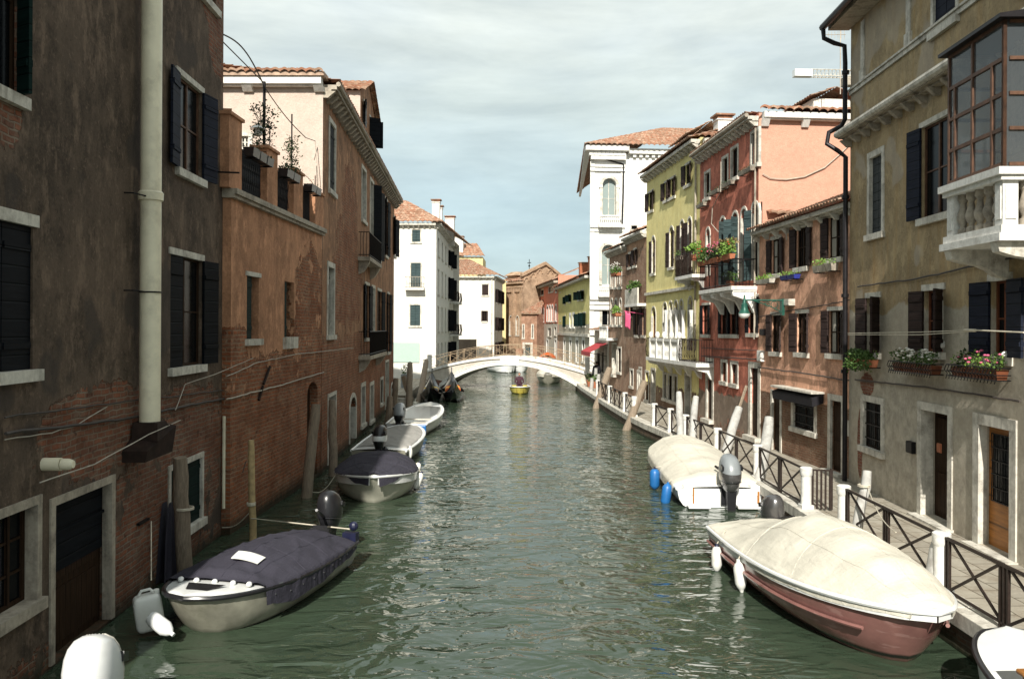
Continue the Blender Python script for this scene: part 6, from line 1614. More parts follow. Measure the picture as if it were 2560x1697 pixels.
# ================================================================ BOATS
def interp(tab, t):
    for (a, va), (b, vb) in zip(tab, tab[1:]):
        if t <= b: 
            k = (t-a)/(b-a) if b > a else 0; k = k*k*(3-2*k); return va+(vb-va)*k
    return tab[-1][1]
class Boat:
    def __init__(s, name, label, stern, bow, Bm, fs=.45, fb=.75, stw=.85, full=2.2, q=.55, rake=.35, hull='white', rail='white', deadrise=.75, group=None, cat='boat', maxt=.45):
        d = Vector((bow[0]-stern[0], bow[1]-stern[1], 0)); s.L = d.length
        s.e = empty(name, label, cat, (stern[0], stern[1], 0), math.atan2(d.y, d.x), group)
        s.B, s.fs, s.fb, s.stw, s.full, s.q, s.rake, s.maxt = Bm, fs, fb, stw, full, q, rake, maxt
        N = 36; rows = []; mb = MB()
        for i in range(N+1):
            t = i/N; w = s.w(t); z = s.z(t); row = []
            kz = -.22+.5*max(0,(t-.75)/.25)**2.2*.35
            prof = [(1.0, 1.0), (.985, .72), (.95, .4), (deadrise+.12, .12), (deadrise, -.02)]
            for (wy, zz) in prof:
                xx = t*s.L - s.rake*(1-zz)*t**5
                row.append((xx, w*(wy - (1-wy)*t**4*.6 if wy < 1 else 1), z*zz if zz >= 0 else zz))
            row.append((t*s.L - s.rake*1.25*t**5, 0, kz))
            rows.append(row)
        nn = len(rows[0]); full_rows = [[(p[0], p[1], p[2]) for p in r_] + [(p[0], -p[1], p[2]) for p in reversed(r_[:-1])] for r_ in rows]
        w_ = len(full_rows[0]); vs = [p for r_ in full_rows for p in r_]
        fs_ = [(i*w_+j, i*w_+j+1, (i+1)*w_+j+1, (i+1)*w_+j) for i in range(N) for j in range(w_-1)]
        fs_.append(tuple(range(w_)))
        mb.add(vs, fs_); s.hull = mb.build('hull', M[hull], s.e, True)
        r_ = MB()
        pts = [(t/N*s.L, s.w(t/N)+.01, s.z(t/N)-.01) for t in range(N+1)] + [(t/N*s.L, -s.w(t/N)-.01, s.z(t/N)-.01) for t in range(N, -1, -1)]
        r_.tube(pts, .038, 8); r_.build('rub_rail', M[rail], s.e, True)
    def w(s, t):
        m_ = s.maxt; b = s.B/2
        if t < m_: return b*(s.stw+(1-s.stw)*math.sin(t/m_*math.pi/2))
        u = (t-m_)/(1-m_); return b*max(0, 1-u**s.full)**s.q
    def z(s, t): return s.fs+(s.fb-s.fs)*t**2
    def deck(s, t0, t1, mat='white', dz=-.02, camber=.05, name='deck'):
        mb = MB(); mb.grid(lambda u, v: ((t0+(t1-t0)*u)*s.L, (v*2-1)*s.w(t0+(t1-t0)*u)*.985, s.z(t0+(t1-t0)*u)+dz+camber*(1-(v*2-1)**2)), 20, 8)
        return mb.build(name, M[mat], s.e, True)
    def inner(s, t0, t1, mat='hull_gr', floor=.08):
        mb = MB()
        mb.grid(lambda u, v: ((t0+(t1-t0)*u)*s.L, (v*2-1)*s.w(t0+(t1-t0)*u)*.93*(1 if .1 < v < .9 else 1), floor+(s.z(t0+(t1-t0)*u)-floor)*(1 if v in (0,1) else 0)), 20, 6)
        # sides
        for sg in (-1, 1):
            mb.grid(lambda u, v: ((t0+(t1-t0)*u)*s.L, sg*s.w(t0+(t1-t0)*u)*(.98-.12*v), s.z(t0+(t1-t0)*u)*(1-v)+floor*v), 20, 2)
        o = mb.build('interior', M[mat], s.e, True)
        g = MB()
        for sg in (-1, 1):
            g.grid(lambda u, v: ((t0+(t1-t0)*u)*s.L, sg*s.w(t0+(t1-t0)*u)*(1.0-.13*v), s.z(t0+(t1-t0)*u)+.005), 20, 1)
        g.build('gunwale', M['white'], s.e)
        return o
    def cover(s, t0, t1, H, mat='cov_cream', drape=.12, wr=.03, pw=2.2, seed=0, over=.03, nu=110, nv=56, name='cover', bow_drape=None, extra=None, fold=1.0):
        def f(u, v):
            t = t0+(t1-t0)*u; k = v*2-1; ww = s.w(min(t,1))+over; zz = s.z(min(t,1)); hh = interp(H, t)
            lim = .86
            if abs(k) <= lim:
                kk = k/lim; y = kk*ww; z = zz+.03+hh*max(0, 1-abs(kk)**pw)
            else:
                dd = (abs(k)-lim)/(1-lim); y = math.copysign(ww+.015*dd, k)
                db = drape(t) if callable(drape) else drape
                z = zz+.03-dd*db*(1+.07*math.sin(t*23+k*2+seed))
            x = t*s.L
            p = Vector((x*1.4+seed*7, y*2.0, z*2)); nz = mnoise.noise(p)*1.0+mnoise.noise(p*2.3)*.5
            # taut ridged folds running from peaks to the edge
            fo = abs(math.sin((x*2.3+abs(y)*1.2+seed)*1.7+mnoise.noise(p*.7)*3))**3
            fo2 = max(0,1-abs(mnoise.noise(Vector((x*1.1-y*1.9+seed, y*.7+x*.4, seed)))*6))*.8
            z += wr*(nz+fold*(fo*.7*(abs(k)**1.5)+fo2)) * (1 if abs(k) < lim else .6)
            if abs(k) >= lim*.96: y += math.copysign(wr*.4*(mnoise.noise(Vector((x*5+seed, k*3, 1)))+.5*fold*math.sin(x*17+seed)), k)
            if extra: z += extra(t, k)
            return (x, y, z)
        mb = MB(); mb.grid(f, nu, nv)
        e0 = [f(0, j/nv) for j in range(nv+1)]; zb = s.z(t0)-(drape(t0) if callable(drape) else drape)
        mb.add(e0 + [(p[0]-.02, p[1], min(p[2], s.z(t0)-.05)) for p in e0], [(j, j+1, nv+2+j, nv+1+j) for j in range(nv)])
        if t1 >= .995 or bow_drape:
            e1 = [f(1, j/nv) for j in range(nv+1)]
            bd = bow_drape or .1
            mb.add(e1 + [(p[0]+.03, p[1], min(p[2], s.z(min(t1,1))-bd)) for p in e1], [(j, nv+1+j, nv+2+j, j+1) for j in range(nv)])
        cv = mb.build(name, M[mat], s.e, 2)
        if nu >= 100:
            sm = MB()
            for kk in (-.45, .02, .47): sm.tube([tuple(Vector(f(i/80, kk*.5+.5))+Vector((0,0,.002))) for i in range(2, 79)], .006, 4)
            for uu in (.33, .6): sm.tube([tuple(Vector(f(uu+.1*abs(j/30*2-1)**2, j/30))+Vector((0,0,.002))) for j in range(2, 29)], .006, 4)
            sm.build('seam', M[mat], cv)
            ey = MB()
            for i in range(int(s.L*2.2)):
                u = (i+.5)/int(s.L*2.2)
                for v in (.035, .965): q = f(u, v); ey.sell((q[0], q[1]+math.copysign(.008, q[1]), q[2]), .014, .008, .014, 1, 1, 6, 4)
            ey.build('eyelet', M['silver'], cv)
        return cv
    def local(s, t, k, dz=0): return (t*s.L, k*s.w(t), s.z(t)+dz)
    def world(s, t, k, dz=0): return Matrix.Translation(s.e.location) @ Matrix.Rotation(s.e.rotation_euler.z, 4, 'Z') @ Vector(s.local(t, k, dz))
    def motor(s, cowl='blackp', trim='blackp', leg='blackp', sc=1.0, z=.45, y=0, tilt=0, xo=-.3, stripe=None, upper=None):
        T = Matrix.Translation((xo, y, z)) @ Matrix.Rotation(R(tilt), 4, 'Y') @ Matrix.Scale(sc, 4)
        SEC = [(-.03,.0,.0,-.03),(-.03,.13,.085,-.03),(.03,.19,.125,-.025),(.1,.235,.15,-.02),(.16,.255,.16,-.01),(.175,.275,.175,-.01),(.25,.29,.182,0),(.36,.3,.185,.01),(.46,.285,.173,.015),(.53,.252,.152,.02),(.585,.195,.118,.02),(.615,.115,.07,.02),(.625,.0,.0,.02)]
        s.sec = SEC; s.mT = T
        def loft(i0, i1, ex=.8, grow=0):
            mb_ = MB(); mb_.T = T
            def f(u, v):
                q = i0+(i1-i0)*v; k = min(int(q), len(SEC)-2); w_ = q-k; A = SEC[k]; B_ = SEC[k+1]; c_ = [A[j]+(B_[j]-A[j])*w_ for j in range(4)]
                ph = u*2*math.pi; cx, sy = math.cos(ph), math.sin(ph)
                X = math.copysign(abs(cx)**ex, cx)*(c_[1]+grow); Y = math.copysign(abs(sy)**ex, sy)*(c_[2]+grow)
                if X < 0 and c_[0] > .3: X *= 1-.25*max(0, c_[0]-.3)
                return (X+c_[3], Y, c_[0]+(.05*X/.3 if c_[0] > .3 else 0))
            mb_.grid(f, 32, (i1-i0)*2); return mb_
        mo_ = loft(4, 12).build('outboard_motor', M[upper or cowl], s.e, 2)
        loft(0, 4).build('lower_cowl', M[trim], mo_, 2)
        if upper: loft(4, 7, grow=.004).build('cowl_band', M[cowl], mo_, 2)
        c = MB(); c.T = T; c.tube([(math.copysign(abs(math.cos(q))**.72,math.cos(q))*.272-.01, math.copysign(abs(math.sin(q))**.72,math.sin(q))*.172, .168) for q in [i*2*math.pi/32+.001 for i in range(33)]], .008, 5, False); c.build('seam', M['blackp'], mo_)
        c = MB(); c.T = T
        for sg in (-1, 1): c.prism([(-.2,.44),(-.08,.47),(-.06,.4),(-.19,.37)], 'y', sg*.15, sg*.187)
        build_each(c, 'air_vent', M['blackp'], mo_)
        if stripe:
            c = MB(); c.T = T; c.box(-.31,.2,-.192,-.186,.3,.36); c.box(-.31,.2,.186,.192,.3,.36); c.build('stripe', M[stripe], mo_)
        c = MB(); c.T = T
        c.hexa([(-.12,-.05,-.75),(.1,-.035,-.75),(.1,.035,-.75),(-.12,.05,-.75),(-.17,-.09,.08),(.14,-.08,.08),(.14,.08,.08),(-.17,.09,.08)])
        c.box(-.3,.12,-.1,.1,-.5,-.48); c.lathe([(.02,-.33),(.06,-.25),(.07,-.05),(.06,.08),(.01,.14)], (-.02,0,-.68), 10, 'x'); c.prism([(-.06,-.72),(.06,-.72),(-.1,-.95)], 'y', -.012,.012)
        c.build('shaft', M[leg], mo_)
        c = MB(); c.T = T; c.box(.12,.34,-.13,.13,-.3,.05); c.box(.28,.36,-.17,.17,-.42,.0); c.tube([(.15,.0,.16),(.5,.05,.26),(.75,.1,.3)], .025, 6); c.build('bracket', M['blackp'], mo_)
        return mo_
def fender(p, L=.5, r=.1, mat='fend', tip='navyp', label='', lean=(0,0), ropelen=.25, group='fenders hanging off the boats', tie=None):
    e = empty('fender', label, 'fender', p, 0, group)
    b = MB(); b.T = Matrix.Rotation(lean[0], 4, 'X') @ Matrix.Rotation(lean[1], 4, 'Y')
    b.lathe([(.015,0),(.03,-.03),(r*.7,-.07),(r,-.14),(r,-L+.12),(r*.75,-L+.05),(.04,-L),(.02,-L-.03)], n=14); b.build('body', M[mat], e, True)
    c = MB(); c.T = b.T; c.lathe([(.03,.01),(.035,-.03),(r*.55,-.06)], n=10); c.lathe([(r*.5,-L+.03),(.04,-L-.01),(.025,-L-.05)], n=10); c.build('end_cap', M[tip], e, True)
    c = MB(); tt = Vector(tie) - Vector(p) if tie is not None else Vector((0,0,ropelen)); c.tube([(0,0,0), tuple(tt)], .01, 5); c.build('rope', M['rope'], e)
    return e
# --- B1 navy covered boat, left foreground
b1 = Boat('navy_covered_boat', 'motorboat under a navy canvas cover with white foredeck, left foreground', (-3.2,16.75), (-4.28,12.55), 1.9, .48, .66, .88, 2.6, .5, .5, 'hull_gr', 'blackp')
b1.deck(.0,1.0,'white',.0)
h = MB(); h.grid(lambda u,v: (b1.L*(.86+.07*u), (v-.5)*.62*(1-.45*u), b1.z(.88)+.075), 4, 6); hh = h.build('hatch', M['blackp'], b1.e)
b1.cover(.04,.80,[(0,.16),(.12,.24),(.3,.3),(.45,.33),(.62,.3),(.74,.18),(.80,.05)],'cov_navy', drape=lambda t: interp([(0,.12),(.3,.24),(.6,.34),(.8,.3)], t), wr=.034, pw=2.0, seed=3)
cl = MB()
for k in (-.75,-.4,.0,.4,.75): q = b1.local(.815,k,.07); cl.sell(q,.05,.045,.04,1,1,8,6)
cl.build('cover_cleat', M['white'], b1.e)
wp = MB(); zc = b1.z(.62)
def patch(u,v):
    t = .635+.055*u; k = -.05+.5*v; ww = b1.w(t)+.03; hh_ = interp([(0,.16),(.12,.24),(.3,.3),(.45,.33),(.62,.3),(.74,.18),(.80,.05)], t)
    return (t*b1.L, k*ww, b1.z(t)+.03+hh_*(1-abs(k/.86)**2)+.065)
wp.grid(patch,6,8); o = wp.build('white_patch', M['fend'], b1.e); so = o.modifiers.new('t','SOLIDIFY'); so.thickness = .01
b1.motor('blackp','blackp','blackp',1.15,.62,.1,-12,-.32)
st_ = MB(); q0 = b1.local(0,1,.0); st_.box(-.05,.12,b1.w(0)-.25,b1.w(0)+.02,b1.fs-.02,b1.fs+.18); st_.sell((.05,b1.w(0)-.05,b1.fs+.3),.09,.09,.09,1,1,10,8); st_.build('stern_block', M['navyp'], b1.e)
rope(at(628,1295,18.3), b1.world(.02,.85,.25), .0, 'taut pale rope from the slim yellow pole to the stern of the navy covered boat')
ring(at(628,1262,18.3), .085, 3, .013, 'rope wound round the slim yellow pole'); ring(at(462,1272,15.55), .155, 2, .012, 'rope wound round the weathered pole by the green shutters')
rope(at(628,1275,18.3), at(556,1318,18.7), .12, 'slack rope from the slim yellow pole to the wall corner', .01)
# --- B2 
b2 = Boat('white_bow_boat', 'white hulled boat with a navy cover, bow towards the camera, left bank', (-3.15,26.2), (-2.78,22.1), 2.25, .5, .76, .9, 1.9, .75, .45, 'hull_lt', 'white')
dk = b2.deck(0,1,'white',0.0); 
sd = MB()
for sg in (-1,1): sd.grid(lambda u,v: ((.25+.74*u)*b2.L, sg*(b2.w(.25+.74*u)+.012), b2.z(.25+.74*u)-.02-.2*v), 20, 1)
sd.build('white_band', M['white'], b2.e)
b2.cover(.0,.99,[(0,.3),(.15,.34),(.4,.34),(.7,.2),(.9,.1),(1,.04)],'cov_navy', drape=lambda t: interp([(0,.3),(.25,.26),(.45,.05),(.8,.03),(.93,.22),(1,.3)], t), wr=.02, pw=2.6, seed=9)
for t, sl, lb in ((.52,-1,'white fender hanging low on the white bow boat'),(.3,-1,'white fender with a blue tip, farther along the white bow boat')):
    pass
fender(b2.world(.48,1.12,-.05), .5, .1, 'fend','navyp','white fender hanging low beside the bow of the navy covered white boat', (-.3,.35), tie=b2.world(.48,1.02,.0))
fender(b2.world(.2,1.12,.1), .5, .1, 'fend','navyp','white fender with blue tip, the farther of the two on the white bow boat', (-.3,.35), tie=b2.world(.2,1.02,.05))
rope(b2.world(.6,-1,.0), at(770,1225,23.2), .25, 'slack rope from the white bow boat to the dark pole', .01)
# --- B3, B4 open boats
b3 = Boat('moored_boat', 'boat under a low grey cover with a small outboard, behind the navy covered white boat', (-3.45,28.6), (-2.95,34.0), 2.0, .5, .75, .9, 2.4, .55, .3, 'hull_gr', 'white')
b3.deck(0,1,'white',0.0); b3.motor('white','blackp','blackp',1.2,.62,-.1,8,-.3, upper='blackp')
b3.cover(.1,.93,[(0,.06),(.3,.12),(.6,.12),(1,.03)],'cov_grey', drape=.02, wr=.03, seed=41, over=-.1, nu=70, nv=34)
fender(b3.world(.08,-1.05,.1), .4, .08, 'fend','fend','small white fender at the stern of the low grey covered boat', tie=b3.world(.08,-1,.1))
b4 = Boat('open_boat', 'small open white boat with an outboard and a blue bumper, nearest the gondolas', (-3.25,36.6), (-2.6,42.8), 2.0, .5, .85, .85, 2.2, .55, .4, 'white', 'white')
b4.inner(.02,.97,'white'); b4.deck(.82,1,'white',0.0); b4.motor('greyp','blackp','blackp',1.3,.6,.25,12,-.3)
g = MB(); g.box(1.0,1.35,-.85,.85,.36,.4); g.box(2.6,2.9,-.85,.85,.38,.42); g.box(.2,.8,-.8,-.2,.2,.5); g.build('seat', M['stone'], b4.e)
fb_ = MB(); fb_.box(-.2,.25,-.1,.1,-.28,.12); o = fb_.build('bumper', M['blue'], None, bevel=.04); o.location = b4.world(-.03,-.75,-.15); tag(o, 'blue plastic bumper on the stern of the small open white boat', 'bumper')
# --- gondolas
M['gblack'] = m_simple('gondola_black_lacquer', (.008,.008,.009), .2, 0, .2, 4, .02, .6)
def gondola(stern, bow, label, cushion):
    d = Vector((bow[0]-stern[0], bow[1]-stern[1], 0)); L = d.length
    e = empty('gondola', label, 'gondola', (stern[0],stern[1],0), math.atan2(d.y,d.x), 'gondolas moored at the left foot of the bridge')
    def w(t): return .72*math.sin(math.pi*min(1,max(0,t)))**.75+.015
    def z(t): return .45+1.0*abs(2*t-1)**4
    mb = MB(); N = 40; rows = []
    for i in range(N+1):
        t = i/N; zz = z(t); ww = w(t); kz = -.12+.95*abs(2*t-1)**5
        rows.append([(t*L,ww,zz),(t*L,ww*.85,zz*.3+kz*.4),(t*L,ww*.5,kz),(t*L,-ww*.5,kz),(t*L,-ww*.85,zz*.3+kz*.4),(t*L,-ww,zz)])
    vs = [p for r_ in rows for p in r_]; mb.add(vs, [(i*6+j,i*6+j+1,(i+1)*6+j+1,(i+1)*6+j) for i in range(N) for j in range(5)]); mb.build('hull', M['gblack'], e, True)
    mb = MB(); mb.grid(lambda u,v: (L*(.62+.36*u),(v*2-1)*w(.62+.36*u),z(.62+.36*u)-.03+.1*(1-(v*2-1)**2)),14,6); mb.grid(lambda u,v: (L*(.02+.3*u),(v*2-1)*w(.02+.3*u),z(.02+.3*u)-.03+.1*(1-(v*2-1)**2)),14,6)
    mb.grid(lambda u,v: (L*(.32+.3*u),(v*2-1)*w(.32+.3*u)*.8,.12),6,2); mb.build('deck', M['gblack'], e, True)
    mb = MB(); prof = [(L-.02,.9),(L+.12,1.0),(L+.16,1.35),(L+.1,1.62),(L-.12,1.75),(L-.2,1.6),(L-.02,1.5),(L+.0,1.2)]; mb.prism(prof,'y',-.02,.02)
    for k in range(6): mb.box(L+.14,L+.32,-.015,.015,1.0+.09*k,1.05+.09*k)
    mb.build('prow_iron', M['silver'], e)
    mb = MB(); mb.tube([(0,0,z(0)-.1),(-.15,0,1.7)],.04,6); mb.build('stern_iron', M['gblack'], e)
    for k, (cx, m_) in enumerate(((.45,cushion),(.54,'fl_y'),(.62,cushion))):
        mb = MB(); mb.sell((L*cx,0,.52),.35,.5,.22,.6,.7,16,10,lambda x,y,z_: (x,y,z_+.05*math.sin(x*9+y*5))); mb.build('cushion', M[m_], e, True)
M['orange_cl'] = m_simple('orange_cushion', (.55,.12,.03), .7)
gondola((-2.3,62.0),(-1.75,51.4),'black gondola with orange cushions, right of the two by the bridge','orange_cl')
gondola((-3.6,60.5),(-3.15,50.9),'black gondola against the left bank, left of the two by the bridge','gblack')
# --- B6 cream boat with stern to the camera
b6 = Boat('cream_covered_boat', 'cream covered motorboat with a grey outboard, stern to the camera, beyond the water gate', (6.08,21.9), (6.45,29.0), 2.3, .48, .7, .98, 3.0, .42, .25, 'white', 'white', maxt=.5)
b6.deck(0,1,'white',0)
b6.cover(.05,.995,[(0,.08),(.1,.28),(.3,.42),(.6,.5),(.85,.42),(1,.1)],'cov_cream', drape=.22, wr=.02, pw=2.4, seed=14, over=.05, fold=1.0)
g = MB()
for sg in (-1,1): g.box(-.35,.02,sg*.62-.28,sg*.62+.28,.03,.1); g.box(-.02,.3,sg*.85-.12,sg*.85+.12,.3,.56)
build_each(g, 'swim_platform', M['white'], b6.e, bevel=.02)
g = MB(); g.box(-.03,.0,-.95,-.9,.12,.42); g.box(-.03,.0,.7,.74,.1,.5); g.build('rust_streak', M['wood_or'], b6.e)
b6.motor('silver','silver','blackp',1.4,.5,-.15,0,-.25, upper='greyp')
fender(b6.world(.34,1.18,.12), .62, .14, 'blue','navyp','blue fender hanging off the far cream boat, farther from the camera', tie=b6.world(.34,1.02,.15))
fender(b6.world(.08,1.12,.05), .62, .13, 'blue','blue','blue fender near the stern of the far cream boat, nearer the camera', (0,.15), tie=b6.world(.1,1.02,.1))
# --- B7 big cream covered boat with pink hull
t = NT('maroon_gelcoat'); x,y,z = t.sep(); n = t.noise(2,6,.6); cst = t.noise(1,4,.6,vec=t.mapping(sc=(2,2,9),rot=(0,.3,0)))
col = t.mix(t.map(n,.3,.7), (.31,.15,.13), (.2,.095,.085)); col = t.mix(t.map(cst,.55,.62,0,.35), col, (.45,.28,.25)); col = t.mix(t.map(z,.10,.14,1,0), col, (.02,.018,.016))
col = t.mix(t.map(z,.03,.06,1,0), col, (.30,.15,.13)); M['maroon'] = t.fin(col, .15, t.bump(n,.1,.01), 0, .6)
b7 = Boat('pink_hulled_boat', 'large motorboat with pinkish maroon hull under a cream cover, right foreground', (5.5,17.15), (5.85,10.95), 2.3, .62, .92, .9, 2.2, .62, .75, 'maroon', 'white', deadrise=.7)
b7.deck(0,1,'white',0)
st7 = MB()
for sg in (-1,1): st7.grid(lambda u,v: (b7.L*u, sg*(b7.w(u)+.012), b7.z(u)-.02-.11*v), 30, 2)
st7.build('white_band', M['white'], b7.e); st7 = MB()
for sg in (-1,1): st7.tube([(b7.L*u/30*(1) - .25*(u/30)**5, sg*(b7.w(u/30)*.985+.015), b7.z(u/30)*.55) for u in range(28)], .03, 6)
st7.build('hull_strake', M['maroon'], b7.e, True)
def dome(t, k):
    u = (t-.66)/.30
    if abs(u) < 1: return .10*max(0,1-u*u)**.5*max(0,1-(k/.8)**2)**.5 if abs(k) < .8 else 0
    return 0
b7.cover(.0,.975,[(0,.12),(.08,.2),(.18,.32),(.34,.56),(.46,.66),(.62,.56),(.8,.40),(.93,.14),(1,.03)],'cov_cream', drape=lambda t: .14 if t > .4 else .05, wr=.018, pw=1.75, seed=23, over=-.0, extra=dome, bow_drape=.03, nu=140, nv=70, fold=.8)
g = MB(); g.sell((.0,.0,0),.3,.3,.01,1,1,8,4) if False else None
b7.motor('silver','blackp','blackp',1.1,.5,.42,-5,-.3)
fender(b7.world(.15,-1.06,-.12), .5, .1, 'fend','navyp','white fender with dark cap near the stern of the pink hulled boat', tie=b7.world(.15,-.9,.15))
fender(b7.world(.36,-1.06,-.1), .52, .1, 'fend','fend','plain white fender amidships on the pink hulled boat', (0,-.12), tie=b7.world(.36,-.98,.1))
rope(at(2168,1215,16.3), at(2240,1330,13.2)+Vector((0,0,.0)), .15, 'thin slack rope from the slim pale pole over the cream cover', .008)
ring(at(2160,1215,16.3), .11, 2, .01, 'rope wound round the slim pale pole by the water gate')
# --- B8 white boat in the bottom right corner
b8 = Boat('white_corner_boat', 'white boat bow with black rubbing strip in the bottom right corner', (6.1,7.2), (6.62,10.75), 1.5, .6, .78, .9, 2.6, .45, .2, 'white', 'blackp')
b8.inner(.05,.8,'white'); b8.deck(.66,1.0,'white',.01,.03)
g = MB(); g.box(-.12,.12,-.08,.08,0,.06); o = g.build('wood_block', M['wood_or'], None, bevel=.02); o.location = b8.world(.62,.45,.04); tag(o, 'small orange wooden block on the white corner boat', 'block')
# --- B9 white outboard bottom left
b9 = Boat('white_motor_boat', 'boat with a large white outboard and navy cover in the bottom left corner', (-4.15,9.2), (-3.7,4.6), 1.7, .5, .7, .9, 2.3, .5, .3, 'hull_gr', 'white')
b9.cover(.02,.99,[(0,.12),(.3,.3),(.6,.3),(1,.05)],'cov_navy', drape=.25, wr=.03, seed=31)
mo9 = b9.motor('white','white','blackp',1.5,.2,-.1,-6,-.5)
rb = MB(); rb.T = Matrix.Translation((-.5,-.1,.2)) @ Matrix.Rotation(R(-6), 4, 'Y') @ Matrix.Scale(1.5, 4)
for q in range(9):
    ph = math.pi*(.62+.095*q); cx, sy = math.cos(ph), math.sin(ph); pp_ = []
    for (z_, a_, c_, o_) in b9.sec[5:12]:
        X = math.copysign(abs(cx)**.8, cx)*a_; Y = math.copysign(abs(sy)**.8, sy)*c_
        if X < 0 and z_ > .3: X *= 1-.25*(z_-.3)
        pp_.append((X+o_, Y, z_+(.05*X/.3 if z_ > .3 else 0)))
    rb.tube(pp_, .006, 6)
rb.build('cowl_rib', M['stone'], mo9, True); rb = MB(); rb.T = Matrix.Translation((-.5,-.1,.2)) @ Matrix.Scale(1.5, 4); rb.sell((-.27,.06,.27),.03,.05,.06,1,1,10,8); rb.build('air_vent', M['blackp'], mo9, True)
# --- yellow boat with a person
b5 = Boat('yellow_rowing_boat', 'small yellow boat coming towards the camera with one person aboard', (2.6,63.2), (2.5,59.2), 1.4, .35, .5, .8, 2.2, .55, .25, 'yel' if 'yel' in M else 'white', 'white') if False else None
M['yel'] = m_simple('yellow_boat_paint', (.45,.38,.08), .35, 0, .1, 3)
b5 = Boat('yellow_boat', 'small yellow boat coming towards the camera with one person aboard', (2.6,63.2), (2.5,59.2), 1.45, .38, .52, .8, 2.2, .55, .25, 'yel', 'white')
b5.inner(.03,.95,'yel'); b5.motor('blackp','blackp','blackp',.8,.35)
# far boats
b = Boat('far_white_boat', 'white and green boat seen under the bridge arch', (1.3,92), (2.6,87.5), 2.4, .5, .8, .9, 2.2, .55, .3, 'white', 'lampg'); b.inner(.05,.95,'white'); g = MB(); g.box(1.2,2.4,-.8,.8,.5,1.5); g.box(1.1,2.5,-.9,.9,1.5,1.56); g.build('cabin', M['lampg'], b.e)
b = Boat('far_green_boat', 'second boat under the bridge arch, darker, to the right of the white and green one', (3.2,93), (3.9,88.5), 2.0, .45, .7, .9, 2.2, .55, .3, 'white', 'white'); b.cover(.05,.95,[(0,.3),(.5,.5),(1,.1)],'cov_navy', wr=.02, seed=4, nu=40, nv=20)
b = Boat('grey_covered_boat', 'grey canvas covered boat moored under the right side of the bridge', (6.0,78), (5.2,70), 2.1, .6, .8, .9, 2.2, .5, .3, 'hull_gr', 'stone'); b.cover(.02,.98,[(0,.3),(.3,.6),(.7,.6),(1,.1)],'cov_cream', wr=.03, seed=5, drape=.25, nu=50, nv=24)
b = Boat('red_boat', 'small red and white boat moored far beyond the bridge', (8.3,112), (7.6,105), 2.2, .7, 1.0, .9, 2.2, .55, .3, 'white', 'fl_r'); b.cover(.1,.9,[(0,.3),(.5,.7),(1,.2)],'orange_cl', wr=.03, seed=6, nu=30, nv=16)
# --- jerrycan and bottle
g = MB(); s_, z_ = FL1.f.p(345,1470)
e = empty('jerrycan', 'translucent white plastic jerrycan hanging on a rope by the water', 'jerrycan', at(378,1572,13.0) )
g.sell((0,0,.27),.2,.13,.27,.35,.4,24,16); g.build('body', M['fend'], e, 2); e.rotation_euler = (R(4),R(-8),R(25))
g = MB(); g.tube([(-.1,0,.55),(-.06,0,.61),(.06,0,.61),(.1,0,.55)],.022,8); g.build('handle', M['fend'], e, True); g = MB(); g.lathe([(.045,.53),(.045,.58),(.02,.585)],(.14,0,0),10); g.build('cap', M['fend'], e)
rope(at(378,1450,13.0), at(378,1302,13.2), 0, 'thin rope holding up the plastic jerrycan', .008)
e = empty('floating_bottle', 'white plastic bottle used as a float below the jerrycan', 'bottle', at(372,1538,12.6)); g = MB(); g.lathe([(.02,0),(.09,.04),(.11,.1),(.11,.34),(.07,.42),(.03,.46),(.03,.5)], n=14); g.T=None; o = g.build('body', M['white'], e, True); o.rotation_euler = (R(20),R(118),0)

# ================================================================ PEOPLE
def person(name, label, pts, links, radii, loc, rz, sc=1, mat='cloth_dk', headc=None, hairdir=(0,1)):
    me = bpy.data.meshes.new(name); me.from_pydata([tuple(Vector(p)*sc) for p in pts], links, []); o = bpy.data.objects.new(name, me); COL.objects.link(o)
    o.location = loc; o.rotation_euler.z = rz
    sk = o.modifiers.new('skin','SKIN'); 
    for v, r_ in zip(me.skin_vertices[0].data, radii): v.radius = (r_*sc, r_*sc)
    me.skin_vertices[0].data[0].use_root = True
    ss_ = o.modifiers.new('sub','SUBSURF'); ss_.levels = 2; ss_.render_levels = 2
    me.materials.append(M[mat]); 
    tag(o, label, 'person')
    return o
def head(o, c, face, sc=1):
    # head with face and hair: rests on the neck vertex
    h = MB(); h.sell((c[0],c[1],c[2]),.078*sc,.095*sc,.115*sc,1,1,16,12); fx = face
    h.sell((c[0]+fx[0]*.095*sc,c[1]+fx[1]*.095*sc,c[2]-.01*sc),.014*sc,.02*sc,.022*sc,1,1,8,6)
    for s_ in (-1,1): h.sell((c[0]+s_*fx[1]*.08*sc,c[1]+s_*fx[0]*.08*sc,c[2]),.016*sc,.02*sc,.03*sc,1,1,8,6)
    h.build('head', M['skin'], o, True)
    f = MB()
    for s_ in (-1,1): f.sell((c[0]+fx[0]*.088*sc+s_*fx[1]*.03*sc,c[1]+fx[1]*.088*sc+s_*fx[0]*.03*sc,c[2]+.015*sc),.01*sc,.01*sc,.008*sc,1,1,6,4)
    f.box(c[0]+fx[0]*.09*sc-.02*sc,c[0]+fx[0]*.09*sc+.02*sc,c[1]+fx[1]*.088*sc-.006,c[1]+fx[1]*.088*sc+.006,c[2]-.055*sc,c[2]-.048*sc)
    f.build('eyes_and_mouth', M['cloth_dk'], o)
    k = MB(); k.sell((c[0]-fx[0]*.02*sc,c[1]-fx[1]*.02*sc,c[2]+.03*sc),.085*sc,.1*sc,.1*sc,1,1,16,10); k.build('hair', M['hair'], o, True)
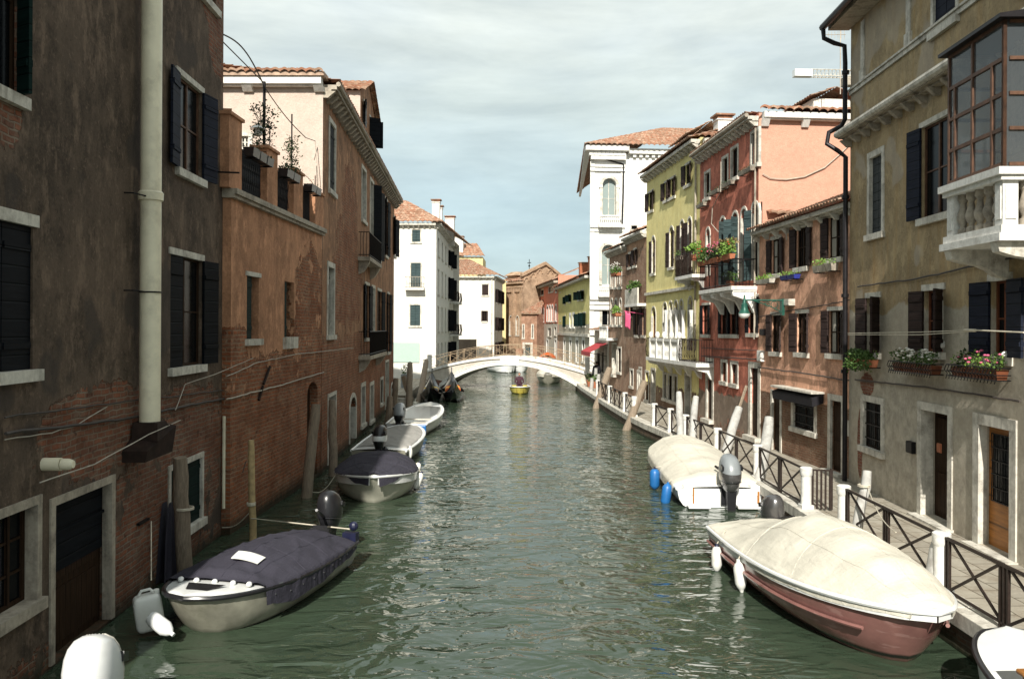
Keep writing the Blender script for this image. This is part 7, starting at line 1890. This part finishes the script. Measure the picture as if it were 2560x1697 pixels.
# walking person by the shop, back to camera, stooping slightly to the right
P_ = [(0,0,.95),(.02,.02,1.2),(.04,.05,1.42),(.04,.07,1.52),(-.17,.04,1.40),(-.24,.0,1.12),(-.2,.1,.9),(.22,.04,1.40),(.29,.0,1.13),(.27,.1,.9),(-.1,0,.9),(-.12,.1,.5),(-.12,.0,.1),(-.12,.12,.04),(.1,0,.9),(.12,-.05,.5),(.12,-.2,.12),(.12,-.1,.04)]
K_ = [(0,1),(1,2),(2,3),(2,4),(4,5),(5,6),(2,7),(7,8),(8,9),(0,10),(10,11),(11,12),(12,13),(0,14),(14,15),(15,16),(16,17)]
Rr_ = [.15,.15,.16,.06,.085,.055,.04,.085,.055,.04,.11,.075,.05,.045,.11,.075,.05,.045]
pw_ = at(1491,950,58.5)
o = person('person', 'person in dark clothes walking along the quay towards the bridge', P_, K_, Rr_, (pw_.x,58.5,ZQ), R(10)); head(o, (.04,.09,1.64), (0,1))
# seated person in yellow boat, facing the camera
P_ = [(0,0,.42),(0,.02,.66),(0,.0,.88),(0,-.02,.98),(-.19,0,.86),(-.27,-.06,.62),(-.16,-.26,.52),(.19,0,.86),(.27,-.06,.62),(.16,-.26,.52),(-.11,-.02,.4),(-.14,-.42,.42),(-.14,-.5,.08),(-.14,-.6,.05),(.11,-.02,.4),(.14,-.42,.42),(.14,-.5,.08),(.14,-.6,.05)]
o = person('person', 'person in a maroon top sitting in the yellow boat', P_, K_, Rr_, (2.55,62.0,.02), 0, 1.1, 'cloth_pl'); head(o, (0,-.03,1.21), (0,-1))

# boxes on the far left quay
g = MB(); c_ = at(1014,930,58); e = empty('planter_bin', 'grey metal bin with a green plant on the left quay', 'planter', (c_.x,58,ZQ-.02)); g.lathe([(.32,0),(.34,.9),(.3,.92)], n=14); g.build('bin', M['greyp'], e, True); lf = MB(); leaves(lf,(0,0,1.15),(.3,.3,.35),160,.12); lf.build('foliage', M['leaf'], e)
g = MB()
for i in range(5): g.box(-3.2,0,-.0+.32*i,.32+.32*i-.004,-.5,.42-.16*(4-i)*.9)
o = g.build('steps', M['stone']); o.location = (-4.5,49.2,0); tag(o, 'pale stone water steps on the left bank', kind='structure')
# ================================================================ SKY AND SUN
SD = Vector((.155, 1, -.74)).normalized()
w = bpy.data.worlds.new('World'); scn.world = w; w.use_nodes = True
nt = w.node_tree; nt.nodes.clear(); N_ = nt.nodes; K = nt.links
out = N_.new('ShaderNodeOutputWorld'); bg = N_.new('ShaderNodeBackground'); K.new(bg.outputs[0], out.inputs[0])
sky = N_.new('ShaderNodeTexSky'); sky.sky_type = 'NISHITA'; sky.sun_disc = False
sky.sun_elevation = math.asin(-SD.z); sky.sun_rotation = math.atan2(-SD.x, -SD.y)
sky.dust_density = 1.2; sky.air_density = 1.0
tc = N_.new('ShaderNodeTexCoord')
def mp(sc, loc=(0,0,0)):
    n = N_.new('ShaderNodeMapping'); n.inputs['Scale'].default_value = sc; n.inputs['Location'].default_value = loc; K.new(tc.outputs['Generated'], n.inputs[0]); return n.outputs[0]
def nz(v, sc, det=6, rg=.55, dist=0):
    n = N_.new('ShaderNodeTexNoise'); n.inputs['Scale'].default_value = sc; n.inputs['Detail'].default_value = det; n.inputs['Roughness'].default_value = rg; n.inputs['Distortion'].default_value = dist
    K.new(v, n.inputs['Vector']); return n.outputs[0]
def rmp(v, st):
    n = N_.new('ShaderNodeValToRGB')
    while len(n.color_ramp.elements) < len(st): n.color_ramp.elements.new(.5)
    for e, (p, c) in zip(n.color_ramp.elements, st): e.position = p; e.color = (*c, 1) if isinstance(c, tuple) else (c,c,c,1)
    K.new(v, n.inputs[0]); return n.outputs[0]
def mixc(f, a, b, mode='MIX'):
    n = N_.new('ShaderNodeMix'); n.data_type = 'RGBA'; n.blend_type = mode
    for s_, q in ((n.inputs[0], f), (n.inputs[6], a), (n.inputs[7], b)):
        if isinstance(q, bpy.types.NodeSocket): K.new(q, s_)
        elif isinstance(q, tuple): s_.default_value = (*q, 1)
        else: s_.default_value = q
    return n.outputs[2]
n1 = nz(mp((1.6,1.6,4.2)), 1.6, 7, .55, .3); n2 = nz(mp((1.2,1.2,5.5),(3,1,2)), 3.2, 8, .6, .2)
SKB, CLW = (SKY_STR if 'SKY_STR' in globals() else .1), 1
cov = rmp(n1, [(.36, 0.8), (.62, 1.0)])
shade = rmp(n2, [(.35, (4.5,5.0,4.85)), (.66, (6.2,6.7,6.35))])
# higher cloud is brighter, the low bank bluer
sx = N_.new('ShaderNodeSeparateXYZ'); K.new(tc.outputs['Generated'], sx.inputs[0])
elv = rmp(sx.outputs[2], [(.0, (.68,.79,.87)), (.14, (.68,.79,.86)), (.33, (1.0,1.0,1.0))])
cl = mixc(1.0, shade, elv, 'MULTIPLY')
skc = mixc(cov, sky.outputs[0], cl)
K.new(skc, bg.inputs[0]); bg.inputs[1].default_value = .1
sun = bpy.data.lights.new('sun', 'SUN'); sun.energy = 4.7; sun.angle = R(.6); sun.color = (1, .95, .86)
so = bpy.data.objects.new('sun', sun); COL.objects.link(so); so.rotation_euler = SD.to_track_quat('-Z', 'Y').to_euler()
scn.view_settings.view_transform = 'Standard'; scn.view_settings.look = 'None'; scn.view_settings.exposure = 0.6; scn.view_settings.gamma = 1
scn.render.film_transparent = False
scn.cycles.max_bounces = 6; scn.cycles.diffuse_bounces = 3; scn.cycles.glossy_bounces = 3; scn.cycles.transparent_max_bounces = 8
scn.cycles.use_denoising = True
